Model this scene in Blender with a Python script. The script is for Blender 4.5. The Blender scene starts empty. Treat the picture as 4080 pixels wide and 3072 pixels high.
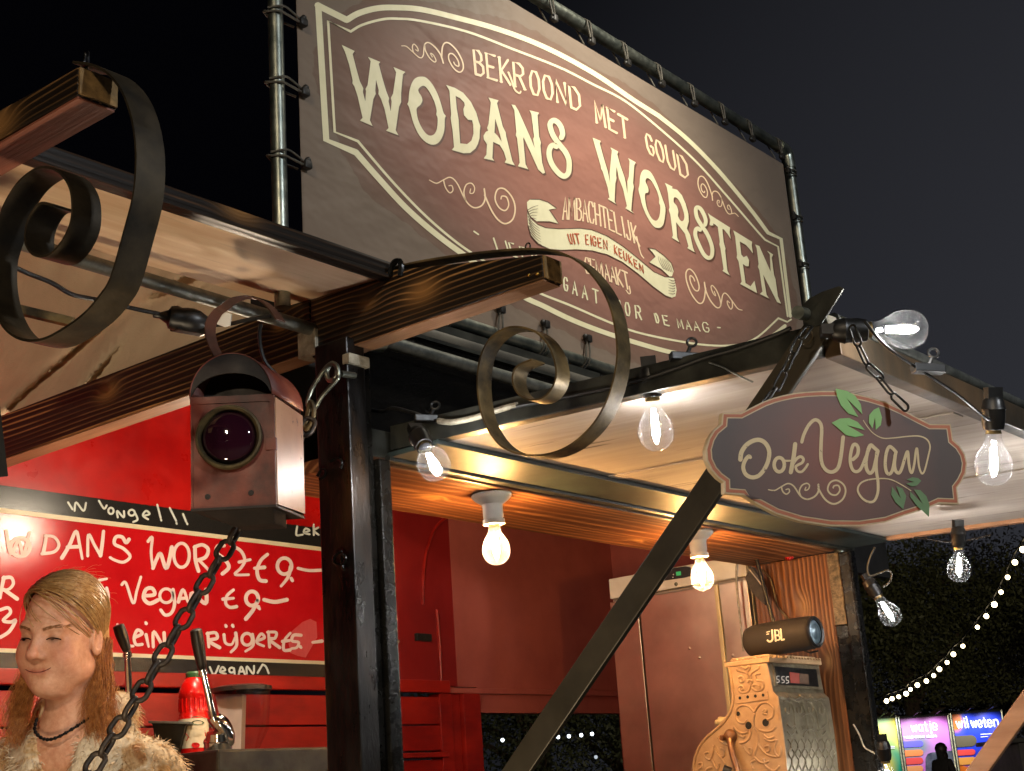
import bpy, bmesh, math, random
import numpy as np
from mathutils import Vector, Matrix, geometry
random.seed(7); np.random.seed(7)
S = bpy.context.scene
COL = S.collection
# ---------------------------------------------------------------- camera
FPX = 5690.0
_p, _r, _y = math.radians(16.16), math.radians(-4.033), math.radians(51.86)
_B = np.array([[1, 0, 0], [0, 0, -1], [0, 1, 0]], float)
_P = np.array([[1, 0, 0], [0, math.cos(_p), math.sin(_p)], [0, -math.sin(_p), math.cos(_p)]])
_Q = np.array([[math.cos(_r), -math.sin(_r), 0], [math.sin(_r), math.cos(_r), 0], [0, 0, 1]])
_W = np.array([[math.cos(_y), math.sin(_y), 0], [-math.sin(_y), math.cos(_y), 0], [0, 0, 1]])
MC = _Q @ _P @ _B @ _W.T            # rows: camera right, down, forward, in cart axes
EYE = np.array([0.0, 0.0, 1.6])
cam_d = bpy.data.cameras.new('camera'); cam = bpy.data.objects.new('camera', cam_d); COL.objects.link(cam)
cam_d.sensor_width = 36.0; cam_d.lens = 36.0 * FPX / 4080.0; cam_d.clip_end = 500; cam_d.clip_start = 0.05
cam.matrix_world = Matrix(((MC[0][0], -MC[1][0], -MC[2][0], EYE[0]), (MC[0][1], -MC[1][1], -MC[2][1], EYE[1]),
                           (MC[0][2], -MC[1][2], -MC[2][2], EYE[2]), (0, 0, 0, 1)))
S.camera = cam
# ---------------------------------------------------------------- world, view
w = bpy.data.worlds.new('World'); S.world = w; w.use_nodes = True
nt = w.node_tree; bg = nt.nodes['Background']
tc = nt.nodes.new('ShaderNodeTexCoord'); sp = nt.nodes.new('ShaderNodeSeparateXYZ'); rp = nt.nodes.new('ShaderNodeValToRGB')
nt.links.new(tc.outputs['Generated'], sp.inputs[0]); nt.links.new(sp.outputs['X'], rp.inputs[0]); nt.links.new(rp.outputs[0], bg.inputs[0])
rp.color_ramp.elements[0].position = 0.66; rp.color_ramp.elements[0].color = (0.0007, 0.0007, 0.0012, 1)
rp.color_ramp.elements[1].position = 0.97; rp.color_ramp.elements[1].color = (0.026, 0.027, 0.033, 1)
bg.inputs[1].default_value = 1.0
S.view_settings.view_transform = 'Standard'; S.view_settings.look = 'None'
S.view_settings.exposure = 0.15; S.view_settings.gamma = 1.0
S.cycles.use_denoising = True; S.cycles.sample_clamp_indirect = 1.6
S.cycles.max_bounces = 8; S.cycles.transparent_max_bounces = 16
S.cycles.caustics_reflective = False; S.cycles.caustics_refractive = False

# ---------------------------------------------------------------- pixel -> place helpers (source pixels 4080x3072)
def ray(p):
    return MC.T @ np.array([(p[0] - 2040) / FPX, (p[1] - 1536) / FPX, 1.0])
def onY(p, Y): d = ray(p); return Vector(EYE + d * (Y / d[1]))
def onX(p, X): d = ray(p); return Vector(EYE + d * (X / d[0]))
def onZ(p, Z): d = ray(p); return Vector(EYE + d * ((Z - EYE[2]) / d[2]))
def atD(p, D): return Vector(EYE + ray(p) * D)
def onP(p, q, n):
    d = ray(p); t = (np.dot(np.array(q) - EYE, n)) / np.dot(d, n); return Vector(EYE + d * t)
def depth(P): return float(MC[2] @ (np.array(P) - EYE))
def crop(ox, oy, k=0.6148):
    return lambda pts: [(ox + k * x, oy + k * y) for x, y in pts]
def f22(pts): return [(x * 1.8445, y * 1.8445) for x, y in pts]

# ---------------------------------------------------------------- materials
def lin(c):
    c = c / 255.0
    return c / 12.92 if c <= 0.04045 else ((c + 0.055) / 1.055) ** 2.4
def rgb(r, g, b): return (lin(r), lin(g), lin(b), 1)
class NT:
    def __init__(s, name):
        s.m = bpy.data.materials.new(name); s.m.use_nodes = True; s.t = s.m.node_tree
        s.b = s.t.nodes['Principled BSDF']; s.out = s.t.nodes['Material Output']
    def n(s, typ, **kw):
        nd = s.t.nodes.new(typ)
        for k, v in kw.items():
            if k in nd.inputs: nd.inputs[k].default_value = v
            else: setattr(nd, k, v)
        return nd
    def l(s, a, b): s.t.links.new(a, b)
    def pos(s, scale=(1, 1, 1)):
        g = s.n('ShaderNodeNewGeometry'); m = s.n('ShaderNodeMapping'); s.l(g.outputs['Position'], m.inputs[0])
        m.inputs['Scale'].default_value = scale; return m.outputs[0]
    def obj(s, scale=(1, 1, 1)):
        g = s.n('ShaderNodeTexCoord'); m = s.n('ShaderNodeMapping'); s.l(g.outputs['Object'], m.inputs[0])
        m.inputs['Scale'].default_value = scale; return m.outputs[0]
    def noise(s, vec, scale=5, detail=4, rough=0.55, dist=0):
        n = s.n('ShaderNodeTexNoise'); n.inputs['Scale'].default_value = scale; n.inputs['Detail'].default_value = detail
        n.inputs['Roughness'].default_value = rough; n.inputs['Distortion'].default_value = dist; s.l(vec, n.inputs['Vector']); return n.outputs[0]
    def ramp(s, fac, stops):
        r = s.n('ShaderNodeValToRGB'); e = r.color_ramp.elements
        while len(e) < len(stops): e.new(0.5)
        for i, (p, c) in enumerate(stops): e[i].position = p; e[i].color = c if len(c) == 4 else (*c, 1)
        s.l(fac, r.inputs[0]); return r.outputs[0]
    def mix(s, fac, a, b, mode='MIX'):
        m = s.n('ShaderNodeMix', data_type='RGBA', blend_type=mode)
        for v, i in ((fac, 0), (a, 6), (b, 7)):
            if hasattr(v, 'is_linked') or hasattr(v, 'links'): s.l(v, m.inputs[i])
            else: m.inputs[i].default_value = v
        return m.outputs[2]
    def math(s, op, a, b=0.0):
        m = s.n('ShaderNodeMath', operation=op)
        for v, i in ((a, 0), (b, 1)):
            if hasattr(v, 'links'): s.l(v, m.inputs[i])
            else: m.inputs[i].default_value = v
        return m.outputs[0]
    def bump(s, h, strength=0.3, dist=0.004):
        b = s.n('ShaderNodeBump'); b.inputs['Strength'].default_value = strength; b.inputs['Distance'].default_value = dist
        s.l(h, b.inputs['Height']); s.l(b.outputs[0], s.b.inputs['Normal'])
    def set(s, col=None, rough=None, metal=None, **kw):
        for v, k in ((col, 'Base Color'), (rough, 'Roughness'), (metal, 'Metallic')):
            if v is None: continue
            if hasattr(v, 'links'): s.l(v, s.b.inputs[k])
            else: s.b.inputs[k].default_value = v
        for k, v in kw.items(): s.b.inputs[k].default_value = v
        return s.m
def vary(name, c1, c2, rough=0.5, metal=0.0, scale=6, stretch=(1, 1, 1), bump=0.15, r2=None, lo=0.35, hi=0.65, bscale=None, bdist=0.002, **kw):
    """two-tone surface with mottling, uneven gloss and fine bump"""
    n = NT(name); v = n.pos(stretch); f = n.noise(v, scale, 6, 0.6)
    n.set(n.ramp(f, [(lo, c1), (hi, c2)]), None, metal, **kw)
    f2 = n.noise(v, scale * 2.3, 5, 0.6)
    a = n.n('ShaderNodeMapRange'); n.l(f2, a.inputs[0]); a.inputs[1].default_value = 0.3; a.inputs[2].default_value = 0.7
    a.inputs[3].default_value = rough; a.inputs[4].default_value = r2 if r2 is not None else min(1, rough + 0.15); n.l(a.outputs[0], n.b.inputs['Roughness'])
    if bump: n.bump(n.noise(v, bscale or scale * 8, 5, 0.6), bump, bdist)
    return n.m
def emit(name, col, strength):
    n = NT(name); n.set((0, 0, 0, 1), 0.5); n.b.inputs['Emission Color'].default_value = col; n.b.inputs['Emission Strength'].default_value = strength; return n.m
def glassy(name, tint=(1, 1, 1, 1), gl=0.03, edge=0.75, grough=0.02, milk=0.0):
    n = NT(name); t = n.n('ShaderNodeBsdfTransparent'); t.inputs[0].default_value = tint
    g = n.n('ShaderNodeBsdfGlossy'); g.inputs['Roughness'].default_value = grough
    lw = n.n('ShaderNodeLayerWeight'); lw.inputs['Blend'].default_value = 0.35
    f = n.math('MULTIPLY', n.math('POWER', lw.outputs['Facing'], 2.2), edge); f = n.math('ADD', f, gl)
    m = n.n('ShaderNodeMixShader'); n.l(f, m.inputs[0]); n.l(t.outputs[0], m.inputs[1]); n.l(g.outputs[0], m.inputs[2])
    if milk:
        d = n.n('ShaderNodeBsdfTranslucent'); d.inputs[0].default_value = (.9, .92, .95, 1); m2 = n.n('ShaderNodeMixShader'); n.l(n.math('ADD', n.math('MULTIPLY', n.math('POWER', lw.outputs['Facing'], 1.5), milk * 3), milk), m2.inputs[0]); n.l(m.outputs[0], m2.inputs[1]); n.l(d.outputs[0], m2.inputs[2]); m = m2
    n.l(m.outputs[0], n.out.inputs[0]); return n.m
def charred(name, axis='Y', knots=(), freq=470, bot=False, dark=(0.012, 0.008, 0.0055), light=(0.62, 0.33, 0.125), wid=0.80):
    """burnt timber: dark char with paler late-wood lines running round knots"""
    n = NT(name); st = {'Y': (1, 0.10, 1), 'X': (0.10, 1, 1), 'Z': (1, 1, 0.10)}[axis]
    v = n.pos(st); nz = n.noise(v, 7, 2, 0.45)
    g = n.n('ShaderNodeNewGeometry'); s = n.n('ShaderNodeSeparateXYZ'); n.l(g.outputs['Position'], s.inputs[0])
    across = {'Y': ('Z', 'X'), 'X': ('Z', 'Y'), 'Z': ('Y', 'X')}[axis]
    ph = n.math('ADD', n.math('MULTIPLY', s.outputs[across[0]], freq), n.math('MULTIPLY', s.outputs[across[1]], freq * 0.8))
    ph = n.math('ADD', ph, n.math('MULTIPLY', nz, 26.0))
    kn = None
    for k in knots:
        mp = n.n('ShaderNodeMapping'); n.l(g.outputs['Position'], mp.inputs[0]); mp.inputs['Location'].default_value = tuple(-a * b for a, b in zip(k, st2(axis))); mp.inputs['Scale'].default_value = st2(axis)
        ln = n.n('ShaderNodeVectorMath', operation='LENGTH'); n.l(mp.outputs[0], ln.inputs[0])
        e = n.math('EXPONENT', n.math('MULTIPLY', n.math('MULTIPLY', ln.outputs['Value'], ln.outputs['Value']), -2200.0))
        ph = n.math('ADD', ph, n.math('MULTIPLY', e, 9.0 + 5.0 * (len(knots) % 2) + 3.0 * math.sin(k[1] * 37))); kn = e if kn is None else n.math('MAXIMUM', kn, n.math('POWER', e, 3.0))
    si = n.math('ADD', n.math('MULTIPLY', n.math('SINE', ph), 0.5), 0.5)
    fine = n.noise(n.pos(tuple(a * 3 for a in st)), 40, 4, 0.6); brk = n.ramp(n.noise(n.pos(tuple(a * 1.7 for a in st)), 9, 3, 0.6), [(0.40, (.12, .12, .12, 1)), (0.60, (1, 1, 1, 1))]); si = n.math('MULTIPLY', si, n.math('ADD', n.math('MULTIPLY', brk, 0.35), 0.68))
    c = n.ramp(si, [(wid - 0.22, (*dark, 1)), (wid + 0.06, (*[a * 0.5 + b * 0.35 for a, b in zip(dark, light)], 1)), (0.99, (*light, 1))])
    c = n.mix(n.math('MULTIPLY', fine, 0.75), c, (*[d * 0.7 for d in dark], 1))
    if kn is not None: c = n.mix(n.math('MULTIPLY', kn, 0.8), c, (0.30, 0.15, 0.05, 1))
    n.set(c, 0.42, 0.0); n.b.inputs['Specular IOR Level'].default_value = 0.35
    n.bump(n.math('ADD', si, fine), 0.5, 0.0015)
    return n.m
def st2(axis): return {'Y': (1, 0.55, 1), 'X': (0.55, 1, 1), 'Z': (1, 1, 0.55)}[axis]

# ---------------------------------------------------------------- mesh builder
class MB:
    def __init__(s): s.v = []; s.f = []
    def add(s, vs, fs):
        o = len(s.v); s.v += [tuple(a) for a in vs]; s.f += [tuple(i + o for i in f) for f in fs]; return s
    def box(s, lo, hi):
        x0, y0, z0 = lo; x1, y1, z1 = hi
        return s.add([(x0, y0, z0), (x1, y0, z0), (x1, y1, z0), (x0, y1, z0), (x0, y0, z1), (x1, y0, z1), (x1, y1, z1), (x0, y1, z1)],
                     [(0, 3, 2, 1), (4, 5, 6, 7), (0, 1, 5, 4), (1, 2, 6, 5), (2, 3, 7, 6), (3, 0, 4, 7)])
    def obox(s, c, ax, ay, az):
        c, ax, ay, az = map(Vector, (c, ax, ay, az)); q = []
        for k in (-1, 1):
            for i, j in ((-1, -1), (1, -1), (1, 1), (-1, 1)): q.append(c + ax * i + ay * j + az * k)
        return s.add(q, [(0, 3, 2, 1), (4, 5, 6, 7), (0, 1, 5, 4), (1, 2, 6, 5), (2, 3, 7, 6), (3, 0, 4, 7)])
    def tube(s, pts, r, n=10, cap=True, closed=False):
        pts = [Vector(p) for p in pts]; m = len(pts); rs = r if hasattr(r, '__len__') else [r] * m
        t0 = (pts[1] - pts[0]).normalized(); up = Vector((0, 0, 1)) if abs(t0.z) < 0.9 else Vector((1, 0, 0)); u = t0.cross(up).normalized()
        vs = []
        for i, p in enumerate(pts):
            if closed: t = pts[(i + 1) % m] - pts[i - 1]
            else: t = pts[min(i + 1, m - 1)] - pts[max(i - 1, 0)]
            if t.length < 1e-9: t = t0
            t.normalize(); u = (u - t * u.dot(t)); u = u.normalized() if u.length > 1e-6 else t.orthogonal().normalized(); vv = t.cross(u)
            for k in range(n):
                a = 2 * math.pi * k / n; vs.append(p + (u * math.cos(a) + vv * math.sin(a)) * rs[i])
        fs = []
        for i in range(m if closed else m - 1):
            j = (i + 1) % m
            for k in range(n): fs.append((i * n + k, i * n + (k + 1) % n, j * n + (k + 1) % n, j * n + k))
        if cap and not closed: fs += [tuple(range(n))[::-1], tuple(range((m - 1) * n, m * n))]
        return s.add(vs, fs)
    def lathe(s, prof, n=24, mat=None, caps=False):
        """profile [(r,z)] around local z, placed by matrix"""
        vs = []; M = mat or Matrix()
        for r, z in prof:
            for k in range(n):
                a = 2 * math.pi * k / n; vs.append(M @ Vector((r * math.cos(a), r * math.sin(a), z)))
        fs = [(i * n + k, i * n + (k + 1) % n, (i + 1) * n + (k + 1) % n, (i + 1) * n + k) for i in range(len(prof) - 1) for k in range(n)]
        if caps: fs += [tuple(range(n))[::-1], tuple(range((len(prof) - 1) * n, len(prof) * n))]
        return s.add(vs, fs)
    def prism(s, pts, off):
        """planar outline (3D points) given thickness along off"""
        pts = [Vector(p) for p in pts]; off = Vector(off); n = len(pts)
        tri = geometry.tessellate_polygon([pts])
        fs = [t for t in tri] + [tuple(i + n for i in t[::-1]) for t in tri] + [(i, (i + 1) % n, (i + 1) % n + n, i + n) for i in range(n)]
        return s.add(pts + [p + off for p in pts], fs)
    def ribbon(s, pts, half, thick=None):
        """flat bar following pts, its width along +-half, thickness along local normal"""
        pts = [Vector(p) for p in pts]; half = Vector(half); m = len(pts); vs = []
        for i, p in enumerate(pts):
            t = (pts[min(i + 1, m - 1)] - pts[max(i - 1, 0)]).normalized(); nn = t.cross(half.normalized()).normalized() * (thick or 0.002)
            vs += [p - half - nn, p + half - nn, p + half + nn, p - half + nn]
        fs = []
        for i in range(m - 1):
            for k in range(4): fs.append((i * 4 + k, i * 4 + (k + 1) % 4, i * 4 + 4 + (k + 1) % 4, i * 4 + 4 + k))
        fs += [(3, 2, 1, 0), tuple(4 * (m - 1) + k for k in range(4))]
        return s.add(vs, fs)
    def ball(s, c, r, n=14, sc=(1, 1, 1), M=None):
        vs = []; fs = []; h = n // 2
        for i in range(h + 1):
            th = math.pi * i / h
            for k in range(n):
                a = 2 * math.pi * k / n; d = Vector((math.sin(th) * math.cos(a) * sc[0], math.sin(th) * math.sin(a) * sc[1], math.cos(th) * sc[2])) * r
                vs.append((M @ d if M else d) + Vector(c))
        for i in range(h):
            for k in range(n): fs.append((i * n + k, (i + 1) * n + k, (i + 1) * n + (k + 1) % n, i * n + (k + 1) % n))
        return s.add(vs, fs)
    def build(s, name, mat, parent=None, smooth=False, bevel=0, local=False, merge=True):
        me = bpy.data.meshes.new(name); me.from_pydata(s.v, [], s.f); me.update()
        bm = bmesh.new(); bm.from_mesh(me)
        if merge: bmesh.ops.remove_doubles(bm, verts=bm.verts, dist=1e-6)
        bmesh.ops.recalc_face_normals(bm, faces=bm.faces)
        if bevel: bmesh.ops.bevel(bm, geom=[e for e in bm.edges if e.is_manifold and e.calc_face_angle(0) > 0.6], offset=bevel, segments=2, affect='EDGES', profile=0.6)
        bm.to_mesh(me); bm.free()
        if mat: me.materials.append(mat)
        if smooth:
            for p in me.polygons: p.use_smooth = True
            if smooth != 'all':
                me.set_sharp_from_angle(angle=math.radians(40))
        o = bpy.data.objects.new(name, me); COL.objects.link(o)
        if parent is not None:
            o.parent = parent
            if not local: o.matrix_parent_inverse = Matrix.Translation(-root_loc(parent))
        return o
def root_loc(o):
    v = Vector((0, 0, 0))
    while o is not None:
        if o.type == 'EMPTY': v = v + o.location
        o = o.parent
    return v
def sub(mb, name, mat, part, **kw):
    """a sub-part: the part it hangs on carries world-space vertices, so no offset is needed"""
    o = mb.build(name, mat, None, **kw); o.parent = part; return o
def thing(name, label, cat, loc=(0, 0, 0), group=None, rot=None):
    o = bpy.data.objects.new(name, None); COL.objects.link(o); o.location = loc; o.empty_display_size = 0.05
    if rot is not None: o.rotation_euler = rot
    return tag(o, label, cat, group)
def tag(o, label=None, cat=None, group=None, kind=None):
    if label: o['label'] = label
    if cat: o['category'] = cat
    if group: o['group'] = group
    if kind: o['kind'] = kind
    return o
def copy_tree(o, parent=None):
    c = o.copy(); COL.objects.link(c)
    if parent is not None: c.parent = parent
    for ch in list(o.children): copy_tree(ch, c)
    return c
def smooth_pts(pts, n=8, closed=False):
    """Catmull-Rom through points of any dimension"""
    P = [np.array(p, float) for p in pts]; m = len(P); out = []
    if m < 3 and not closed: return [tuple(p) for p in P]
    for i in range(m if closed else m - 1):
        if closed: a, b, c, d = P[i - 1], P[i], P[(i + 1) % m], P[(i + 2) % m]
        else: a, b, c, d = P[max(i - 1, 0)], P[i], P[i + 1], P[min(i + 2, m - 1)]
        for k in range(n):
            t = k / n; out.append(tuple(0.5 * ((2 * b) + (c - a) * t + (2 * a - 5 * b + 4 * c - d) * t * t + (3 * b - a - 3 * c + d) * t ** 3)))
    if not closed: out.append(tuple(P[-1]))
    return out
# ---------------------------------------------------------------- lettering on a plane
class Print:
    """flat marks laid on a surface: outlines and pen strokes given as picture outlines of that surface"""
    def __init__(s, proj, nrm, lift=0.0006, step=0.00006):
        s.pr = proj; s.n = Vector(nrm); s.lift = lift; s.step = step; s.m = MB(); s.k = 0
    def _p(s, p): return s.pr(p) + s.n * (s.lift + s.step * (s.k % 9))
    def fill(s, outer, holes=()):
        loops = [outer] + list(holes); V = [[Vector((x, -y, 0)) for x, y in lp] for lp in loops]
        tri = geometry.tessellate_polygon(V); flat = [p for lp in loops for p in lp]
        s.m.add([s._p(p) for p in flat], tri); s.k += 1
    def stroke(s, pts, w0, w1=None, smooth=True, closed=False, n=6, caps=True):
        w1 = w0 if w1 is None else w1; P = smooth_pts(pts, n, closed) if smooth else list(pts)
        m = len(P); A = np.array(P); vs = []
        for i in range(m):
            t = A[(i + 1) % m] - A[i - 1] if closed else A[min(i + 1, m - 1)] - A[max(i - 1, 0)]
            L = np.hypot(*t); t = t / (L if L > 1e-6 else 1); nn = np.array([-t[1], t[0]]); ww = (w0 + (w1 - w0) * i / max(m - 1, 1)) / 2
            vs += [s._p(A[i] + nn * ww), s._p(A[i] - nn * ww)]
        fs = [(2 * i, 2 * i + 1, 2 * ((i + 1) % m) + 1, 2 * ((i + 1) % m)) for i in range(m if closed else m - 1)]
        s.m.add(vs, fs); s.k += 1
        if caps and not closed:
            for e, ww in ((A[0], w0), (A[-1], w1)):
                s.fill([(e[0] + ww / 2 * math.cos(a), e[1] + ww / 2 * math.sin(a)) for a in np.linspace(0, 2 * math.pi, 9)[:-1]])
    def build(s, name, mat, parent): return s.m.build(name, mat, parent, merge=False)
def ell(cx, cy, rx, ry, n=10, tilt=0):
    return [(cx + rx * math.cos(a) * math.cos(tilt) - ry * math.sin(a) * math.sin(tilt), cy + rx * math.cos(a) * math.sin(tilt) + ry * math.sin(a) * math.cos(tilt)) for a in np.linspace(0, 2 * math.pi, n + 1)[:-1]]
def mapper(*T):
    return T
# a narrow capital alphabet as pen strokes in a unit box (x right, y up)
FONT = {
 'A': [[(0, 0), (.5, 1), (1, 0)], [(.2, .36), (.8, .36)]], 'B': [[(.05, 0), (.05, 1), (.6, 1), (.85, .85), (.85, .65), (.55, .52), (.05, .52)], [(.55, .52), (.95, .4), (.95, .14), (.6, 0), (.05, 0)]],
 'C': [[(.95, .8), (.75, 1), (.3, 1), (.05, .75), (.05, .25), (.3, 0), (.75, 0), (.95, .2)]], 'D': [[(.05, 0), (.05, 1), (.55, 1), (.95, .75), (.95, .25), (.55, 0), (.05, 0)]],
 'E': [[(.95, 1), (.05, 1), (.05, 0), (.95, 0)], [(.05, .5), (.7, .5)]], 'F': [[(.95, 1), (.05, 1), (.05, 0)], [(.05, .5), (.7, .5)]],
 'G': [[(.95, .8), (.75, 1), (.3, 1), (.05, .75), (.05, .25), (.3, 0), (.75, 0), (.95, .2), (.95, .45), (.6, .45)]], 'H': [[(.05, 0), (.05, 1)], [(.95, 0), (.95, 1)], [(.05, .5), (.95, .5)]],
 'I': [[(.5, 0), (.5, 1)]], 'J': [[(.8, 1), (.8, .2), (.6, 0), (.25, 0), (.1, .2)]], 'K': [[(.05, 0), (.05, 1)], [(.9, 1), (.15, .48), (.95, 0)]],
 'L': [[(.05, 1), (.05, 0), (.9, 0)]], 'M': [[(.0, 0), (.08, 1), (.5, .15), (.92, 1), (1, 0)]], 'N': [[(.05, 0), (.05, 1), (.95, 0), (.95, 1)]],
 'O': [[(.3, 0), (.05, .3), (.05, .7), (.3, 1), (.7, 1), (.95, .7), (.95, .3), (.7, 0), (.3, 0)]], 'P': [[(.05, 0), (.05, 1), (.6, 1), (.9, .85), (.9, .6), (.6, .46), (.05, .46)]], 'r': [[(.15, 0), (.15, .6)], [(.15, .4), (.45, .6), (.8, .58)]], 'R': [[(.05, 0), (.05, 1), (.6, 1), (.9, .85), (.9, .62), (.6, .48), (.05, .48)], [(.5, .48), (.95, 0)]],
 'S': [[(.9, .85), (.65, 1), (.3, 1), (.08, .8), (.2, .58), (.8, .42), (.92, .2), (.65, 0), (.3, 0), (.08, .15)]], 'T': [[(.5, 0), (.5, 1)], [(0, 1), (1, 1)]], 'U': [[(.05, 1), (.05, .25), (.3, 0), (.7, 0), (.95, .25), (.95, 1)]],
 'W': [[(0, 1), (.25, 0), (.5, .8), (.75, 0), (1, 1)]], 'a': [[(.85, .6), (.85, 0)], [(.85, .45), (.6, .62), (.25, .58), (.1, .3), (.3, .02), (.6, .02), (.85, .2)]],
 'e': [[(.1, .32), (.9, .32), (.8, .55), (.5, .64), (.2, .55), (.08, .3), (.25, .04), (.6, 0), (.88, .12)]], 'i': [[(.5, 0), (.5, .6)], [(.5, .78), (.5, .82)]], 'j': [[(.6, .6), (.6, -.1), (.4, -.25), (.15, -.2)], [(.6, .78), (.6, .82)]],
 'l': [[(.5, 0), (.5, .95)]], 'n': [[(.12, 0), (.12, .6)], [(.12, .42), (.4, .62), (.75, .58), (.88, .4), (.88, 0)]], 't': [[(.45, .85), (.45, .12), (.6, 0), (.85, .02)], [(.1, .6), (.85, .6)]],
 'w': [[(0, .6), (.25, 0), (.5, .55), (.75, 0), (1, .6)]], '-': [[(.1, .45), (.9, .45)]]}
SLABS = {'A': [(0, 0), (1, 0)], 'M': [(0, 0), (1, 0)], 'N': [(.05, 0), (.95, 1)], 'E': [(.05, 1), (.05, 0)], 'R': [(.05, 0), (.95, 0)], 'T': [(.5, 0)], 'K': [(.05, 0), (.05, 1)], 'H': [(.05, 0), (.05, 1), (.95, 0), (.95, 1)], 'I': [(.5, 0), (.5, 1)], 'L': [(.05, 1)], 'J': [(.8, 1)]}
def word(pr, text, p0, pm, p1, u0, u1, w, fill=0.72, slab=0, wide={'M': 1.35, 'I': .45, 'i': .45, 'l': .4, 'w': 1.35, 'W': 1.4, '-': .6, 'j': .6, 't': .7, ' ': .6}, smooth=False):
    """set a word along the quadratic baseline p0-pm-p1 with cap-height vectors u0 -> u1"""
    ws = [wide.get(c, 1.0) for c in text]; T = sum(ws); acc = 0
    p0, pm, p1, u0, u1 = map(np.array, (p0, pm, p1, u0, u1)); c = 2 * pm - 0.5 * (p0 + p1)
    q = lambda t: (1 - t) ** 2 * p0 + 2 * t * (1 - t) * c + t * t * p1
    for ch, cw in zip(text, ws):
        t0, t1 = acc / T, (acc + cw * (fill if ch != 'I' else .8)) / T; acc += cw
        if ch == ' ': continue
        a, b = q(t0), q(t1); u = u0 + (u1 - u0) * t0
        for st in FONT[ch]:
            pr.stroke([tuple(a + (b - a) * x + u * y) for x, y in st], w, smooth=smooth and len(st) > 3, caps=True)
        if slab:
            ud = u / np.hypot(*u); bd = (b - a) / np.hypot(*(b - a))
            for x, y in SLABS.get(ch, ()):
                e = a + (b - a) * x + u * y; pr.stroke([tuple(e - bd * slab), tuple(e + bd * slab)], w * 0.55, smooth=False, caps=False)
# ================================================================ materials of the place
M = {}
M['galv'] = vary('galvanised_steel', rgb(120, 128, 122), rgb(168, 172, 160), 0.28, 0.95, 25, bump=0.08, r2=0.45)
M['galv_dull'] = vary('weathered_galvanised_steel', rgb(88, 92, 88), rgb(128, 130, 124), 0.4, 0.85, 30, bump=0.12, r2=0.6)
M['black'] = vary('black_gloss_paint', rgb(9, 9, 8), rgb(19, 18, 16), 0.14, 0.0, 14, bump=0.3, r2=0.42, bscale=60, bdist=0.004); M['black'].node_tree.nodes['Principled BSDF'].inputs['Specular IOR Level'].default_value = .3
M['post'] = vary('worn_black_timber', rgb(10, 8, 7), rgb(58, 39, 20), 0.2, 0.0, 9, (1, 1, 0.35), 0.5, 0.5, lo=0.52, hi=0.78, bscale=90, bdist=0.003)
M['steel'] = vary('dark_painted_steel', rgb(30, 31, 29), rgb(62, 63, 57), 0.3, 0.35, 12, (1, 1, 1), 0.1, 0.5)
M['greysteel'] = vary('grey_green_steel', rgb(26, 36, 36), rgb(44, 55, 54), 0.55, 0.0, 9, bump=0.1, r2=0.5)
M['iron'] = vary('rusted_flat_iron', rgb(52, 45, 34), rgb(122, 104, 70), 0.38, 0.45, 16, bump=0.2, r2=0.62)
M['rail'] = vary('stained_steel_angle', rgb(50, 48, 41), rgb(98, 78, 56), 0.4, 0.3, 7, (1, 1, 0.4), 0.15, 0.6)
M['red'] = vary('red_wall_paint', rgb(156, 10, 12), rgb(192, 24, 20), 0.24, 0.0, 5, bump=0.12, r2=0.42, bscale=30)
M['redtrim'] = vary('red_trim_paint', rgb(128, 18, 14), rgb(180, 38, 26), 0.3, 0.0, 9, (.4, 1, 1), bump=0.3, r2=0.45, bscale=40)
M['dark'] = vary('black_roof_lining', rgb(14, 13, 13), rgb(24, 22, 21), 0.7, 0.0, 8)
M['tar'] = NT('black_tar_sheet')
_v = M['tar'].pos(); _f = M['tar'].noise(_v, 120, 5, 0.75, 0.6)
M['tar'].set(rgb(20, 20, 19), 0.2); M['tar'].bump(_f, 1.0, 0.03); M['tar'] = M['tar'].m
M['bungee'] = vary('black_bungee_rubber', rgb(16, 15, 14), rgb(34, 32, 29), 0.4, 0.0, 40)
M['bungee_cord'] = vary('grey_elastic_cord', rgb(58, 56, 50), rgb(84, 80, 70), 0.6, 0.0, 60)
M['rubber'] = vary('black_plastic', rgb(13, 13, 13), rgb(24, 24, 24), 0.33, 0.0, 30, bump=0.05)
M['chrome'] = vary('chrome', rgb(190, 190, 190), rgb(215, 213, 210), 0.07, 1.0, 20, bump=0.0, r2=0.16)
M['stainless'] = NT('brushed_stainless')
_n = M['stainless']; _f = _n.noise(_n.pos((1, 160, 1.2)), 6, 5, 0.6); _g = _n.noise(_n.pos((1, 1, 1)), 7, 4, 0.5)
_n.set(_n.ramp(_g, [(0.3, rgb(176, 158, 140)), (0.7, rgb(212, 192, 170))]), 0.3, 0.95); _n.bump(_n.math('ADD', _n.math('MULTIPLY', _f, 0.4), _n.math('MULTIPLY', _n.noise(_n.pos((1, .35, 3.0)), 3.2, 2, .4), 5.0)), 0.10, 0.012); M['stainless'] = _n.m
M['white'] = vary('white_plastic', rgb(205, 200, 190), rgb(220, 216, 206), 0.35, 0.0, 12, bump=0.02)
M['whitepaint'] = vary('chipped_white_bracket', rgb(120, 112, 96), rgb(176, 170, 152), 0.5, 0.2, 40, bump=0.2)
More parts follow.
